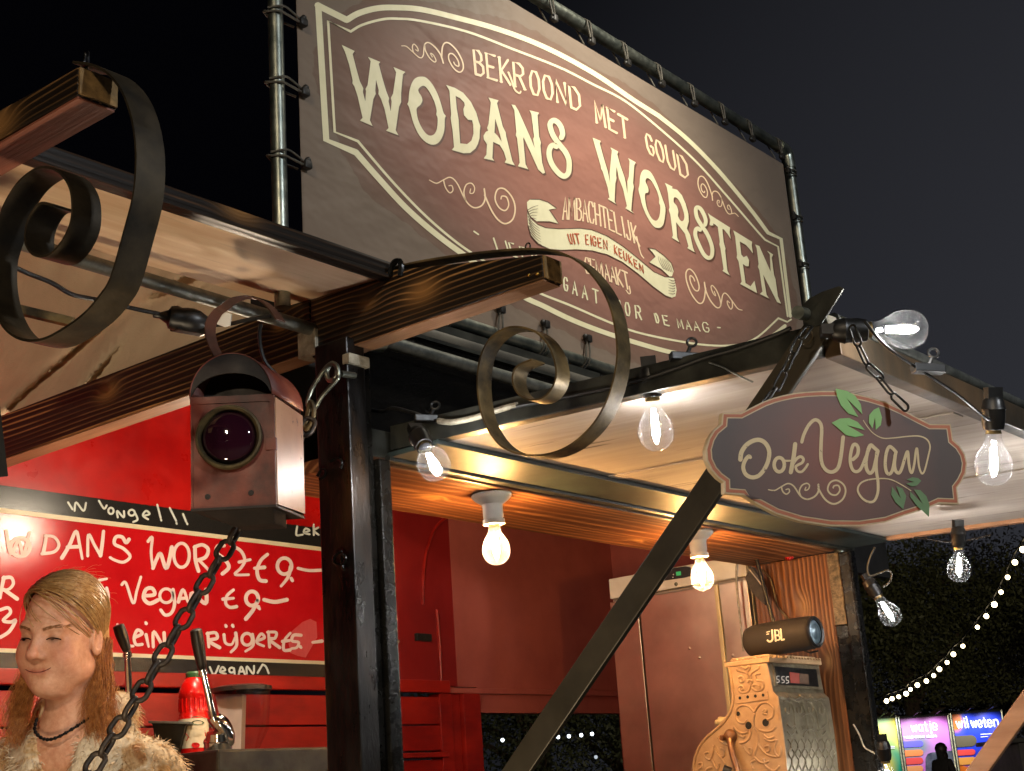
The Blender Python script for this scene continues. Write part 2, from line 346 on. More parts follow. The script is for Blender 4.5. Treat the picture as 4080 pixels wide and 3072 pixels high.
def plywood(name, a, b, axis, dirt=0.5):
    n = NT(name); st = {'X': (0.14, 1.6, 1), 'Y': (1.6, 0.14, 1)}[axis]
    f = n.noise(n.pos(st), 13, 6, 0.62, 0.8); f2 = n.noise(n.pos((st[0] * 2.6, st[1] * 2.6, 1)), 9, 4, 0.6)
    c = n.ramp(f, [(0.34, a), (0.66, b)])
    d = n.ramp(f2, [(0.63, (0, 0, 0, 1)), (0.70, (1, 1, 1, 1))])
    c = n.mix(n.math('MULTIPLY', d, dirt), c, tuple([x * 0.22 for x in a[:3]] + [1]))
    n.set(c, 0.72); n.b.inputs['Specular IOR Level'].default_value = .25; n.bump(f, 0.15, 0.002); return n.m
M['pine'] = plywood('warm_pine_plywood', rgb(212, 176, 140), rgb(230, 202, 168), 'X', 0.15)
M['flapply'] = plywood('pale_stained_plywood', rgb(152, 142, 132), rgb(174, 164, 153), 'Y', 0.85)
_n = NT('old_cream_canvas'); _f = _n.noise(_n.pos(), 4, 5, 0.6); _g = _n.noise(_n.pos(), 260, 2, 0.5)
_n.set(_n.ramp(_f, [(0.3, rgb(200, 176, 146)), (0.7, rgb(226, 204, 174))]), 0.85); _n.bump(_n.math('ADD', _n.math('MULTIPLY', _n.noise(_n.pos((1.2, 1, 1)), 9, 3, 0.5), 5.0), _g), 0.35, 0.006)
M['canvas'] = _n.m
M['lintel'] = charred('burnt_lintel_board', 'X', [(2.3, 2.05, 2.25), (3.2, 2.12, 2.25)], 300, dark=(0.10, 0.035, 0.014), light=(0.50, 0.23, 0.095), wid=0.62)
M['pillarwood'] = charred('burnt_pillar_board', 'Z', [(3.93, 2.03, 2.10), (3.93, 1.97, 1.93)], 420, dark=(0.13, 0.045, 0.014), light=(0.40, 0.16, 0.05), wid=0.62)
M['beam_a'] = charred('burnt_beam_long', 'Y', [(1.86, 2.62, 2.545), (1.86, 2.04, 2.55)])
M['beam_b'] = charred('burnt_beam_short', 'Y', [(1.86, 1.655, 2.513), (1.86, 1.8, 2.53)], 560)
M['beam_c'] = charred('burnt_beam_near', 'Y', [(0.97, 1.62, 2.53)], 620)
M['trim'] = charred('burnt_roof_trim', 'X', [(1.5, 1.75, 2.6)], 500, dark=(0.011, 0.008, 0.006), light=(0.12, 0.055, 0.02))
M['endgrain'] = vary('sawn_end_grain', rgb(92, 70, 38), rgb(140, 110, 64), 0.7, 0.0, 60, bump=0.3)
M['endgrain'].name = 'sawn_end_grain'
M['underside'] = vary('pale_timber_underside', rgb(120, 84, 58), rgb(170, 128, 96), 0.5, 0.0, 14, (1.5, 0.15, 1), 0.3, 0.65)  # paler timber, also laid over the lower faces of the beams

# ================================================================ the food cart
cart = thing('food_cart', 'burnt-timber and red food cart with a raised awning flap and an open serving hatch', 'food cart', (2.9, 2.6, 0))
def zflap(Y): return 2.2 + (Y - 0.947) * 0.039 + 0.036
XL, XR, YF, YH = 2.0, 3.93, 0.94, 1.86
# --- flap
fp = MB()
fp.add([(XL + .004, YF, zflap(YF)), (XR, YF, zflap(YF)), (XR, YH, zflap(YH)), (XL + .004, YH, zflap(YH)),
        (XL + .004, YF, zflap(YF) + .012), (XR, YF, zflap(YF) + .012), (XR, YH, zflap(YH) + .012), (XL + .004, YH, zflap(YH) + .012)],
       [(0, 3, 2, 1), (4, 5, 6, 7), (0, 1, 5, 4), (1, 2, 6, 5), (2, 3, 7, 6), (3, 0, 4, 7)])
flap = fp.build('awning_flap', M['flapply'], cart)
def bar(a, b, wx, wz, dz=0.0):
    """square bar between two points, cross-section wx (sideways) by wz (up)"""
    a, b = Vector(a), Vector(b); t = (b - a).normalized(); up = Vector((0, 0, 1)); s_ = t.cross(up).normalized(); u = s_.cross(t)
    return MB().obox((a + b) / 2 + u * dz, (b - a) / 2, s_ * wx / 2, u * wz / 2)
z0 = zflap(YF); z1 = zflap(YH)
sub(bar((XL - .012, YF, z0 + .022), (XL - .012, YH, z1 + .022), .03, .048), 'side_rail', M['steel'], flap, bevel=.002)
sub(bar((XL - .004, YF - .014, z0 + .02), (XR + .03, YF - .014, z0 + .02), .028, .05), 'front_rail', M['rail'], flap, bevel=.002)
sub(MB().tube([(XL, YF - .02, z0 + .056), (XR, YF - .02, z0 + .056)], .011), 'front_tube', M['galv_dull'], flap, smooth=True)
sub(bar((XR + .012, YF, z0 + .014), (XR + .012, YH, z1 + .014), .03, .05), 'side_rail', M['underside'], flap, bevel=.002)
for xb in (2.55, 3.22): sub(bar((xb, YF + .01, z0 - .002), (xb, YH - .02, z1 - .002), .045, .0035), 'batten', M['flapply'], flap, bevel=.001)
# --- hinge beam, lintel soffit, fascia
def part(mb, name, mat, **k): return mb.build(name, mat, cart, **k)
part(MB().box((1.93, 1.872, 2.254), (4.0, 1.90, 2.31)), 'hinge_beam', M['steel'], bevel=.002)
sub(MB().box((XL - .03, 1.735, zflap(1.74) - .012), (XR + .03, 1.868, zflap(1.74) - .002)), 'rear_rail', M['greysteel'], flap, bevel=.002)
sub(MB().tube([(XL - .03, 1.866, zflap(1.86) - .018), (XR + .03, 1.866, zflap(1.86) - .018)], .007, 8), 'hinge_tube', M['steel'], flap, smooth=True)
dm = MB(); rng_ = random.Random(4)  # glossy beads added over the tar to catch glints
for i in range(1500):
    x_ = rng_.uniform(1.93, 3.1); z_ = rng_.uniform(2.30, 2.585)
    if rng_.random() > .25 + .75 * math.exp(-((z_ - 2.46) / .05) ** 2): continue
    dm.ball((x_, 1.9245, z_), rng_.uniform(.0007, .0018), 6, (1, .6, 1))
_n = NT('glossy_tar_bead'); _n.set(rgb(24, 24, 23), .08); dro = part(dm, 'glint_beads', _n.m, smooth='all', merge=False); dro['kind'] = 'stuff'
sof = part(MB().box((1.92, 1.903, 2.25), (3.93, 2.2, 2.276)), 'lintel_board', M['lintel'], bevel=.004)
part(MB().box((1.9, 1.925, 2.29), (4.05, 1.965, 2.60)), 'fascia', M['tar'])
part(MB().prism([(2.72, y, z) for y, z in ((1.97, 2.655), (3.46, 2.86), (3.46, 2.885), (1.97, 2.68))], (2.23, 0, 0)), 'roof', M['dark'])
part(MB().box((1.92, 2.17, 2.28), (4.9, 2.20, 2.67)), 'lintel_back', M['dark'])
# --- back wall with a window opening, planks below the ledge
YB = 3.40
w1 = onY((1905, 2840), YB); xw0, zw = w1.x, w1.z
bw = MB()
M['maroon'] = vary('dull_maroon_wall', rgb(168, 88, 80), rgb(190, 104, 94), 0.34, 0.0, 4, bump=0.12, r2=0.5, bscale=30)  # less saturated tone for the far right stretch of wall
M['shadedred'] = vary('shaded_red_wall_paint', rgb(126, 26, 28), rgb(152, 36, 34), 0.3, 0.0, 3.5, bump=0.2, r2=0.5, bscale=22); xm = onY((1400, 2300), YB).x; xm2 = onY((1800, 2300), YB).x  # red wall paint with the dimmer light right of the post in its colour
bw.box((0.9, YB, 2.0), (xm, YB + .05, 3.0)); part(bw, 'back_wall', M['red'])
part(MB().box((xm, YB + .001, 2.0), (xm2, YB + .05, 2.80)), 'back_wall', M['shadedred'])
part(MB().box((xm2, YB, 2.0), (5.0, YB + .05, 2.80)).box((xw0, YB, zw), (5.0, YB + .05, 2.0)).box((xw0 + .95, YB, .6), (5.0, YB + .05, zw)), 'back_wall', M['maroon'])
zl = onY((1550, 2745), YB).z; xl_ = onY((1770, 2745), YB).x
part(MB().box((0.9, YB - .03, zl - .012), (xl_, YB, zl + .03)), 'wall_ledge', M['redtrim'], bevel=.004)
part(MB().box((xl_ + .003, YB - .018, zl - .012), (5.0, YB, zl + .008)), 'wall_ledge', M['maroon'], bevel=.003)
zz = zl - .012; k = 0
hs = [.118, .105, .0, .2, .2, .2]
edges = [onY((1550, y), YB).z for y in (2772, 2890, 2998, 3030)]
for a, b in ((edges[0], edges[1]), (edges[1], edges[2] + .0), (edges[3], edges[3] - .2), (edges[3] - .2, .6)):
    part(MB().box((0.9, YB - .008, b + .0025), (xl_ - .02, YB + .04, a - .0025)), 'wall_plank', M['redtrim'], bevel=.003)
part(MB().box((0.9, YB - .03, edges[3] + .004), (onY((1790, 2990), YB - .03).x, YB + .04, edges[2] - .004)), 'wall_batten', M['redtrim'], bevel=.004)
xs = [onY((x, 2900), YB).x for x in (1745, 1795, 1835, 1905)]
for a, b, t in ((xs[0], xs[1], .014), (xs[1], xs[2], .004), (xs[2], xs[3], .02)):
    part(MB().box((a + .002, YB - t, .6), (b - .002, YB + .04, zl - .012)), 'window_jamb', M['redtrim'], bevel=.003)
cB = crop(1200, 2048)
part(MB().tube([onY(p, YB - .003) for p in smooth_pts(cB([(985, -5), (930, 30), (870, 90), (830, 180), (803, 290), (790, 420), (788, 590)]), 6)], .006, 6), 'door_trim', M['redtrim'], smooth=True)
part(MB().tube([onY(p, YB - .003) for p in cB([(878, 620), (893, 800), (905, 1085)])], .006, 6), 'door_trim', M['redtrim'], smooth=True)
hk = part(MB().box(onY(cB([(752, 820)])[0], YB - .012), onY(cB([(828, 780)])[0], YB + .002)), 'wall_latch', M['steel'], bevel=.003)
part(MB().tube([onY(p, YB - .004) for p in cB([(540, 795), (585, 800), (630, 828)])], .007, 6), 'wall_patch', M['whitepaint'])
# end wall and floor, counter
part(MB().box((4.92, 2.4, .6), (4.97, YB, 2.8)), 'end_wall', M['maroon'])
part(MB().box((0.9, 1.95, .5), (4.95, 3.45, .58)), 'cart_floor', M['dark'])
part(MB().box((1.93, 1.87, 1.36), (4.2, 2.16, 1.42)), 'serving_counter', M['underside'])
part(MB().box((1.93, 1.89, .58), (3.9, 1.92, 1.36)), 'front_panel', M['post'])
for xw in (1.5, 4.1): part(MB().lathe([(0, -.05), (.34, -.05), (.36, -.03), (.36, .03), (.34, .05), (0, .05)], 28, Matrix.Translation((xw, 1.8, .36)) @ Matrix.Rotation(math.pi / 2, 4, 'X')), 'wheel', M['rubber'], smooth=True)
# --- left post: worn timber with an angle iron on its corner
pz = 2.47
part(MB().box((1.84, 1.838, .0), (1.888, 1.925, pz)), 'post', M['post'], bevel=.003)
part(MB().box((1.891, 1.848, .0), (1.912, 1.92, pz - .03)), 'post_groove', M['black'], bevel=.002)
ang = MB(); 
for i in range(60):
    za, zb = i * pz / 60 * .93, (i + 1) * pz / 60 * .93 - .0015
    o = .0016 * math.sin(i * 1.9) + .0012 * math.sin(i * 4.3)
ang.box((1.913, 1.834, .0), (1.944, 1.905, 2.24))
part(ang, 'post_angle', M['black'], bevel=.004)
# right pillar: board, pitted strip, black post
part(MB().box((3.93, 1.932, .6), (3.955, 2.19, 2.249)), 'pillar_board', M['pillarwood'], bevel=.003)
M['pitted'] = vary('pitted_grey_strip', rgb(70, 62, 48), rgb(128, 112, 88), 0.35, 0.4, 60, bump=0.6, r2=0.6, bscale=160)
zs = onX((3350, 2490), 3.925).z
part(MB().box((3.924, 1.892, zs), (3.955, 1.930, 2.245)), 'pillar_strip', M['pitted'], bevel=.002)
part(MB().box((3.926, 1.892, .6), (3.955, 1.930, zs - .002)), 'pillar_strip', M['black'], bevel=.002)
part(MB().box((3.917, 1.846, .0), (3.945, 1.889, 2.243)), 'post', M['black'], bevel=.004)
part(MB().tube([(3.914, 1.850, .0), (3.914, 1.850, 2.24)], .005, 8), 'post_pipe', M['black'], smooth=True)
# --- the three burnt beams and their scroll brackets
def beam(X, th, ys, zb, zt, mat, endy_t, endz):
    """timber along Y; near end at ys[0] is tapered down to height endz"""
    y0, y1 = ys; yk = y0 + (y1 - y0) * endy_t
    prof = [(y0, zb), (y1, zb), (y1, zt), (yk, zt), (y0, endz)]
    return MB().prism([(X, y, z) for y, z in prof], (th, 0, 0))
M['iron2'] = vary('dark_flat_iron', rgb(30, 27, 22), rgb(66, 57, 42), 0.4, 0.5, 14, bump=0.2, r2=0.62)
def ironscroll(px, X, half, name, parent, mat='iron'):
    pts = [onX(p, X) for p in px]; pts = [Vector(p) for p in smooth_pts([tuple(p) for p in pts], 7)]
    return sub(MB().ribbon(pts, (half, 0, 0), .0017), name, M[mat], parent, smooth=True)
BX = 1.86; TH = .052
yE = onX((2165, 1100), BX).y; zE = onX((2165, 1108), BX).z; zEt = onX((2165, 1012), BX).z
bb = part(beam(BX, TH, (yE, 1.953), zE, 2.578, M['beam_b'], .62, zEt), 'roof_beam', M['beam_b'], bevel=.002)
sub(MB().box((BX + .001, yE - .0035, zE + .001), (BX + TH - .001, yE - .0005, zEt - .001)), 'beam_end', M['endgrain'], bb)
sub(MB().box((BX + .002, yE + .002, zE - .0035), (BX + TH - .002, 1.95, zE - .0008)), 'beam_underside', M['underside'], bb)
ba = part(MB().box((BX, 1.957, 2.474), (BX + TH, 3.39, 2.585)), 'roof_beam', M['beam_a'], bevel=.002)
sub(MB().box((BX + .002, 1.96, 2.4705), (BX + TH - .002, 3.36, 2.473)), 'beam_underside', M['underside'], ba)
sub(MB().box((BX - .008, 1.935, 2.462), (BX + .03, 1.985, 2.515)), 'corner_bracket', M['whitepaint'], ba, bevel=.002)
NX = .97
c1 = crop(0, 0)
nE = onX(c1([(502, 612)])[0], NX); nT = onX(c1([(502, 436)])[0], NX)
bc = part(MB().prism([(NX, y, z) for y, z in ((nE.y, nE.z), (2.3, nE.z + .01), (2.3, nT.z + .03), (nE.y, nT.z))], (.06, 0, 0)), 'roof_beam', M['beam_c'], bevel=.002)
sub(MB().box((NX + .001, nE.y - .0035, nE.z + .001), (NX + .059, nE.y - .0005, nT.z - .001)), 'beam_end', M['endgrain'], bc)
sub(MB().box((NX + .002, nE.y + .002, nE.z - .004), (NX + .058, 1.9, nE.z - .0008)), 'beam_underside', vary('reddish_timber_underside', rgb(96, 52, 38), rgb(140, 84, 64), 0.5, 0.0, 12, (2.5, 0.12, 1), 0.4), bc)
ironscroll([(1575, 1078), (1700, 1050), (1880, 1022), (2060, 1004), (2175, 1003), (2260, 1018), (2340, 1062), (2410, 1140), (2455, 1230), (2479, 1340), (2482, 1450), (2452, 1580), (2390, 1695), (2300, 1778), (2210, 1815), (2120, 1818),
            (2040, 1793), (1985, 1740), (1945, 1655), (1929, 1545), (1938, 1440), (1975, 1362), (2035, 1318), (2100, 1312), (2165, 1335), (2215, 1392), (2241, 1475), (2232, 1540), (2190, 1590), (2130, 1598), (2085, 1568), (2068, 1515), (2085, 1468), (2145, 1440)],
           BX + TH / 2, .0185, 'iron_scroll', bb)
ironscroll(c1([(560, 437), (680, 455), (780, 505), (870, 610), (930, 750), (965, 920), (973, 1100), (955, 1300), (900, 1520)]) + crop(0, 1024)([(815, 150), (745, 270), (640, 390), (500, 490), (365, 555), (235, 555), (130, 490), (60, 370), (20, 200), (20, 20)]) +
           c1([(60, 1540), (110, 1370), (200, 1220), (310, 1130), (400, 1115), (480, 1150), (545, 1250), (560, 1390), (540, 1500), (480, 1610), (400, 1680), (310, 1675), (258, 1600), (262, 1490), (300, 1400), (355, 1345), (440, 1358)]),
           NX + .03, .0215, 'iron_scroll', bc, 'iron2')
def ringtube(c, r, u, v, t, n=20): return MB().tube([Vector(c) + Vector(u) * r * math.cos(a) + Vector(v) * r * math.sin(a) for a in np.linspace(0, 2 * math.pi, n + 1)[:-1]], t, 8, closed=True)
sub(ringtube(onX((2103, 985), BX + .02), .0075, (.3, .95, 0), (0, 0, 1), .0016), 'screw_eye', M['chrome'], bb, smooth=True)
sub(ringtube(onX((343, 240), NX + .02), .008, (.3, .95, 0), (0, 0, 1.6), .0022), 'screw_eye', M['chrome'], bc, smooth=True)
for p in ((2107, 1096), (2141, 1092)): sub(MB().ball(onX(p, BX - .002), .0035), 'brass_screw', vary('brass', rgb(170, 130, 60), rgb(200, 160, 80), .25, 1, 20), bb, smooth=True)
# --- raised left roof section: trim beam, pine lining, canvas, pipes
T0 = onY((100, 582), 1.75); T1 = onY((1560, 1107), 1.75)
zt = 2.585
part(MB().box((.78, 1.742, zt - .014), (1.90, 1.79, zt + .016)), 'roof_trim', M['trim'], bevel=.006)
part(MB().box((.80, 1.733, zt - .023), (1.88, 1.76, zt - .0155)), 'roof_trim', M['trim'], bevel=.001)
pn = MB(); pn.add([(.5, 1.765, zt - .0165), (1.9, 1.765, zt - .0165), (1.9, 2.02, zt + .0), (.5, 2.02, zt + .0), (.5, 1.765, zt - .004), (1.9, 1.765, zt - .004), (1.9, 2.02, zt + .012), (.5, 2.02, zt + .012)],
                  [(0, 3, 2, 1), (4, 5, 6, 7), (0, 1, 5, 4), (1, 2, 6, 5), (2, 3, 7, 6), (3, 0, 4, 7)])
part(pn, 'roof_lining', M['pine'])
part(MB().tube([onY((-120, 905), 1.95), onY((1292, 1327), 1.95)], .0135, 12), 'roof_pipe', M['galv_dull'], smooth=True)
pz2 = onY((1500, 1372), 1.90)
part(MB().tube([onY((1480, 1345), 1.9), onY((2420, 1622), 1.9)], .0145, 12), 'roof_pipe', M['galv_dull'], smooth=True)
part(MB().tube([onY((1420, 1355), 1.9), onY((1520, 1362), 1.9)], .021, 12), 'pipe_fitting', M['galv'], smooth=True)
part(MB().box(onY((1640, 1335), 1.915), onY((2380, 1490), 1.922)), 'gutter_strip', M['steel'])
g0 = onY((1600, 1305), 1.93); g1 = onY((2350, 1530), 1.93)
part(MB().tube([g0, g1], .018, 12), 'gutter_roll', vary('grey_rolled_sheet', rgb(64, 62, 56), rgb(96, 92, 82), .45, .0, 10), smooth=True)
part(MB().box(onY(crop(1200, 1024)([(310, 615)])[0], 1.83), onY(crop(1200, 1024)([(400, 735)])[0], 1.85)), 'post_bracket', M['whitepaint'], bevel=.003)
# canvas draped from the lining down behind the long beam
ca = [onX(p, 1.925) for p in ((-40, 1712), (250, 1610), (520, 1512), (800, 1415), (1050, 1325), (1250, 1250), (1400, 1195))]
cbp = [(-60, 830), (200, 900), (430, 960), (640, 1010), (860, 1040), (1060, 1065), (1330, 1090)]
cbt = [atD(p, depth(a) + .30) for p, a in zip(cbp, ca)]
cbm = [a.lerp(b, .5) + Vector((.05, .02, .0)) for a, b in zip(ca, cbt)]
rows = []
for rI in range(25):
    t = rI / 24; row = []
    for a, m_, b in zip(ca, cbm, cbt): row.append(tuple((1 - t) ** 2 * np.array(a) + 2 * t * (1 - t) * np.array(m_) + t * t * np.array(b)))
    rows.append(smooth_pts(row, 14))
cv = []
for i, r_ in enumerate(rows):
    for j, p in enumerate(r_):
        u, t = j / len(r_), i / 24
        s_ = u * 6.0 - t * 3.2; f = .022 * math.sin(s_ * 2.1 + .6) + .06 * math.exp(-((u * 1.25 - .18 - t * .55) ** 2) / .0012) - .08 * math.exp(-((u - .05 - t * .62) ** 2) / .0016) + .016 * math.sin(s_ * 6.2 + t * 3) * t
        cv.append((p[0] - f * .6, p[1] - f * .9, p[2] - f * .8))
nn_ = len(rows[0]); cm = MB().add(cv, [(i * nn_ + j, i * nn_ + j + 1, (i + 1) * nn_ + j + 1, (i + 1) * nn_ + j) for i in range(24) for j in range(nn_ - 1)])
part(cm, 'canvas_lining', M['canvas'], smooth='all')
# rolled end of the canvas by the beam
for pc, rr in ():
    c0 = atD(pc, 2.95); part(MB().tube([c0, c0 + Vector((.16, .1, .0))], [rr, rr * .8], 12, cap=False), 'canvas_roll', M['canvas'], smooth=True)
part(MB().tube([atD(p, 3.0) for p in ((0, 1215), (120, 1245), (290, 1285))], .012, 8), 'roof_pole', M['iron'], smooth=True)
# hook on top of the beam
part(MB().tube([onX(p, BX) for p in smooth_pts([(1556, 1105), (1560, 1070), (1572, 1045), (1590, 1040), (1600, 1060), (1596, 1100)], 5)], .006, 8), 'beam_hook', M['black'], smooth=True)
# hooks on the post faces
for pts in (crop(1200, 2048)([(262, 240), (220, 270), (215, 315), (262, 330), (290, 290), (262, 262), (268, 340), (280, 365)]), crop(1200, 1024)([(105, 1420), (130, 1380), (155, 1385), (150, 1420), (120, 1440)]), crop(1200, 1024)([(190, 1325), (235, 1308), (262, 1330), (258, 1370)])):
    part(MB().tube([onX(p, 1.832) for p in smooth_pts(pts, 4)], .003, 8), 'post_hook', M['black'], smooth=True)
# braces holding the flap up
def flatbar(p, q, X, wid, th):
    a, b = onX(p, X), onX(q, X); t = (b - a).normalized(); s_ = Vector((1, 0, 0)).cross(t).normalized()
    return MB().obox((a + b) / 2, (b - a) / 2, s_ * wid / 2, Vector((th / 2, 0, 0)))
part(flatbar((3275, 1290), (1975, 3200), 1.972, .047, .012), 'flap_brace', vary('oiled_steel_bar', rgb(46, 43, 36), rgb(72, 66, 54), .35, .4, 6, bump=.1), bevel=.002)
part(flatbar((4170, 2690), (3720, 3320), 3.94, .05, .02), 'flap_brace', M['underside'], bevel=.003)
# steel wing plate and pin at the flap corner
V4 = crop(3100, 1060, .3074)
part(MB().prism([onX(p, 1.964) for p in V4([(300, 520), (400, 420), (560, 335), (790, 258), (848, 292), (700, 530), (545, 765), (430, 800), (330, 800)])], (.004, 0, 0)), 'corner_plate', M['steel'], bevel=.0008)
a_, b_ = [onX(p, 1.955) for p in V4([(240, 610), (400, 640)])]
part(MB().tube([onX(V4([(255, 600)])[0], 1.93), onX(V4([(400, 640)])[0], 1.985)], .0105, 14), 'corner_bolt', M['galv'], smooth=True)
part(ringtube(onX(V4([(360, 910)])[0], 1.955), .0125, (0.15, .98, 0), (0, 0.1, 1), .0011), 'safety_ring', M['iron'], smooth=True)
part(MB().tube([onX(p, 1.985) for p in V4([(840, 810), (1000, 820)])], .004, 8).ball(onX(V4([(1030, 830)])[0], 1.985), .0062), 'corner_pin', M['galv_dull'], smooth=True)
part(MB().obox(onX(V4([(690, 790)])[0], 2.0), (.02, -.008, -.004), (.003, .012, -.004), (0, .004, .011)), 'corner_clamp', M['whitepaint'], bevel=.002)
part(MB().tube([onX(p, 2.01) for p in V4([(620, 650), (740, 650), (900, 715), (1010, 760)])], .0045, 8), 'corner_strut', M['galv'], smooth=True)
# ================================================================ banner
BY = 1.95
bt = thing('sign_banner', 'large brown vinyl banner with cream arched lettering reading wodans worsten', 'banner', (2.9, BY, 2.65))
tl = onY((1180, 0), BY); rt = onY((3127, 680), BY); bl = onY((1800, 1300), BY)
bx0 = onY((1190, 300), BY).x; bx1 = onY((3152, 900), BY).x; bz1 = onY((2900, 522), BY).z; bz0 = onY((2100, 1368), BY).z
cx, cz = (bx0 + bx1) / 2, (bz0 + bz1) / 2
def vinyl():
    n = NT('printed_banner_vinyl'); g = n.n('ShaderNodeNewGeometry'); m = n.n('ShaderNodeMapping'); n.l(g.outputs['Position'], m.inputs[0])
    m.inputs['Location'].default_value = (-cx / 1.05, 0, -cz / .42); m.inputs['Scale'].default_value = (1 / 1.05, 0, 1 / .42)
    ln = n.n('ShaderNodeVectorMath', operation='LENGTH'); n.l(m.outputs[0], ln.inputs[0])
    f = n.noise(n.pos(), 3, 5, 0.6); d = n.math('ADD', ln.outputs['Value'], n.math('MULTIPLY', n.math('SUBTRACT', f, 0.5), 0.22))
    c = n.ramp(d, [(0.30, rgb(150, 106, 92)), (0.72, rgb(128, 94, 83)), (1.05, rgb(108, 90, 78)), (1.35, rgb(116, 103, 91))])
    f2 = n.noise(n.pos((1, 1, 2)), 60, 5, 0.7); c = n.mix(n.ramp(f2, [(0.60, (0, 0, 0, 1)), (0.85, (.3, .3, .3, 1))]), c, rgb(70, 58, 50))
    n.set(c, 0.5); n.b.inputs['Specular IOR Level'].default_value = 0.12
    n.bump(n.noise(n.pos((1, 1, 1.6)), 5, 3, 0.5), 0.6, 0.03); return n.m
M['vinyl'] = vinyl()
N_, K_ = 60, 20; vs = []; fs = []
for i in range(N_ + 1):
    for k in range(K_ + 1):
        x = bx0 + (bx1 - bx0) * i / N_; z = bz0 + (bz1 - bz0) * k / K_; vs.append((x, BY, z))
fs = [(i * (K_ + 1) + k, (i + 1) * (K_ + 1) + k, (i + 1) * (K_ + 1) + k + 1, i * (K_ + 1) + k + 1) for i in range(N_) for k in range(K_)]
cl = MB().add(vs, fs); cl.add([(x, y + .0015, z) for x, y, z in vs], [f[::-1] for f in fs])
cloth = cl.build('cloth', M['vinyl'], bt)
M['cream'] = vary('cream_print', rgb(212, 206, 168), rgb(222, 216, 180), 0.45, 0, 20, bump=0)
M['peach'] = vary('peach_print', rgb(224, 196, 158), rgb(230, 204, 168), 0.45, 0, 20, bump=0)
M['shadowprint'] = vary('brown_letter_edge_print', rgb(88, 60, 46), rgb(94, 64, 50), 0.5, 0, 20, bump=0)
M['redprint'] = vary('red_brown_print', rgb(176, 82, 52), rgb(184, 90, 58), 0.45, 0, 20, bump=0)
bpj = lambda p: onY(p, BY); up_ = (0, -1, 0)
P_bd = Print(bpj, up_, .0006); P_sm = Print(bpj, up_, .0008)
A = crop(1340, 140, .3074); B = crop(1900, 360, .3074); Cc = crop(2500, 600, .3074); D = crop(2080, 760, .3074); E_ = crop(1840, 160, .3074); C2 = crop(1000, 0); C3 = crop(2000, 400)
P_big = Print(bpj, up_, .0012); P_sh = Print(bpj, up_, .0004)
def flush():
    global P_big, P_sh
    lets = P_big.build('lettering', M['cream'], bt); sub(P_sh.m, 'letter_shading', M['shadowprint'], lets, merge=False)
    P_big = Print(bpj, up_, .0012); P_sh = Print(bpj, up_, .0004)
def letter(outer, holes=()):
    P_big.fill(outer, holes)
    sh = lambda q: [(x + 6.5, y + 7.5) for x, y in q]
    P_sh.fill(sh(outer), [sh(h) for h in holes])
def lstroke(pts, w0, w1=None):
    P_big.stroke(pts, w0, w1); P_sh.stroke([(x + 6.5, y + 7.5) for x, y in pts], w0, w1)
R_ = lambda f, o, n=0: smooth_pts(f(o), n, True) if n else f(o)
letter(A([(65,128),(232,208),(207,248),(250,420),(300,600),(345,690),(340,740),(370,860),(380,730),(372,700),(400,650),(440,340),(405,285),(565,350),(545,375),(590,550),(640,720),(678,820),(672,860),(700,990),(712,860),(702,815),(730,760),(770,485),(735,415),(890,480),(858,510),(835,750),(835,870),(808,930),(765,1235),(800,1300),(640,1240),(672,1205),(620,960),(575,830),(540,765),(545,720),(510,580),(500,720),(505,765),(475,830),(430,1105),(465,1180),(302,1110),(335,1075),(270,790),(230,670),(202,625),(207,590),(160,380),(105,215)]))
letter(R_(A,[(1090,540),(1160,555),(1240,640),(1310,770),(1360,920),(1385,1010),(1412,1050),(1400,1090),(1395,1230),(1360,1340),(1300,1410),(1220,1420),(1130,1370),(1050,1270),(990,1130),(955,1000),(935,930),(915,895),(930,860),(940,740),(970,630),(1020,560)],3),
       [R_(A,[(1110,660),(1160,680),(1220,770),(1270,880),(1295,980),(1290,1030),(1308,1080),(1300,1200),(1270,1280),(1210,1305),(1150,1270),(1090,1180),(1050,1080),(1035,990),(1040,945),(1085,905),(1110,850),(1095,790),(1065,745),(1060,700)],3)])
letter(A([(1418,648),(1530,685),(1640,750),(1740,870),(1810,1010),(1840,1120),(1862,1180),(1855,1230),(1850,1340),(1830,1410),(1800,1470),(1730,1530),(1640,1533),(1490,1490),(1520,1455),(1500,1230),(1475,1075),(1482,1030),(1460,720)]),
       [R_(A,[(1540,790),(1600,820),(1650,875),(1660,910),(1640,960),(1650,1040),(1700,1100),(1755,1105),(1768,1160),(1772,1280),(1745,1370),(1690,1415),(1600,1405),(1585,1200),(1580,1100),(1555,950)])])
letter(B([(145,95),(275,132),(255,170),(330,470),(368,545),(375,600),(455,920),(487,975),(355,940),(375,900),(345,800),(290,710),(205,670),(195,880),(220,915),(82,885),(118,835),(125,700),(85,640),(80,590),(110,540),(140,525),(125,490),(145,440),(175,160)]),
       [B([(232,370),(222,550),(262,590),(315,665),(295,580),(262,470)])])
letter(B([(442,185),(490,195),(530,260),(620,460),(700,640),(745,750),(722,640),(735,600),(700,310),(675,260),(800,292),(780,325),(800,600),(825,680),(818,720),(840,940),(878,1070),(850,1082),(790,1030),(600,610),(595,640),(625,960),(660,1025),(525,985),(550,940),(515,620),(497,585),(505,540),(480,260)]))
lstroke(B([(1090,615),(1105,560),(1085,480),(1040,415),(985,392),(945,430),(950,500),(990,600),(1060,700),(1140,800),(1185,900),(1190,1000),(1175,1080),(1125,1115),(1060,1080),(985,990),(940,890),(930,800),(950,735),(990,712),(1025,730)]), 21, 21)
flush()
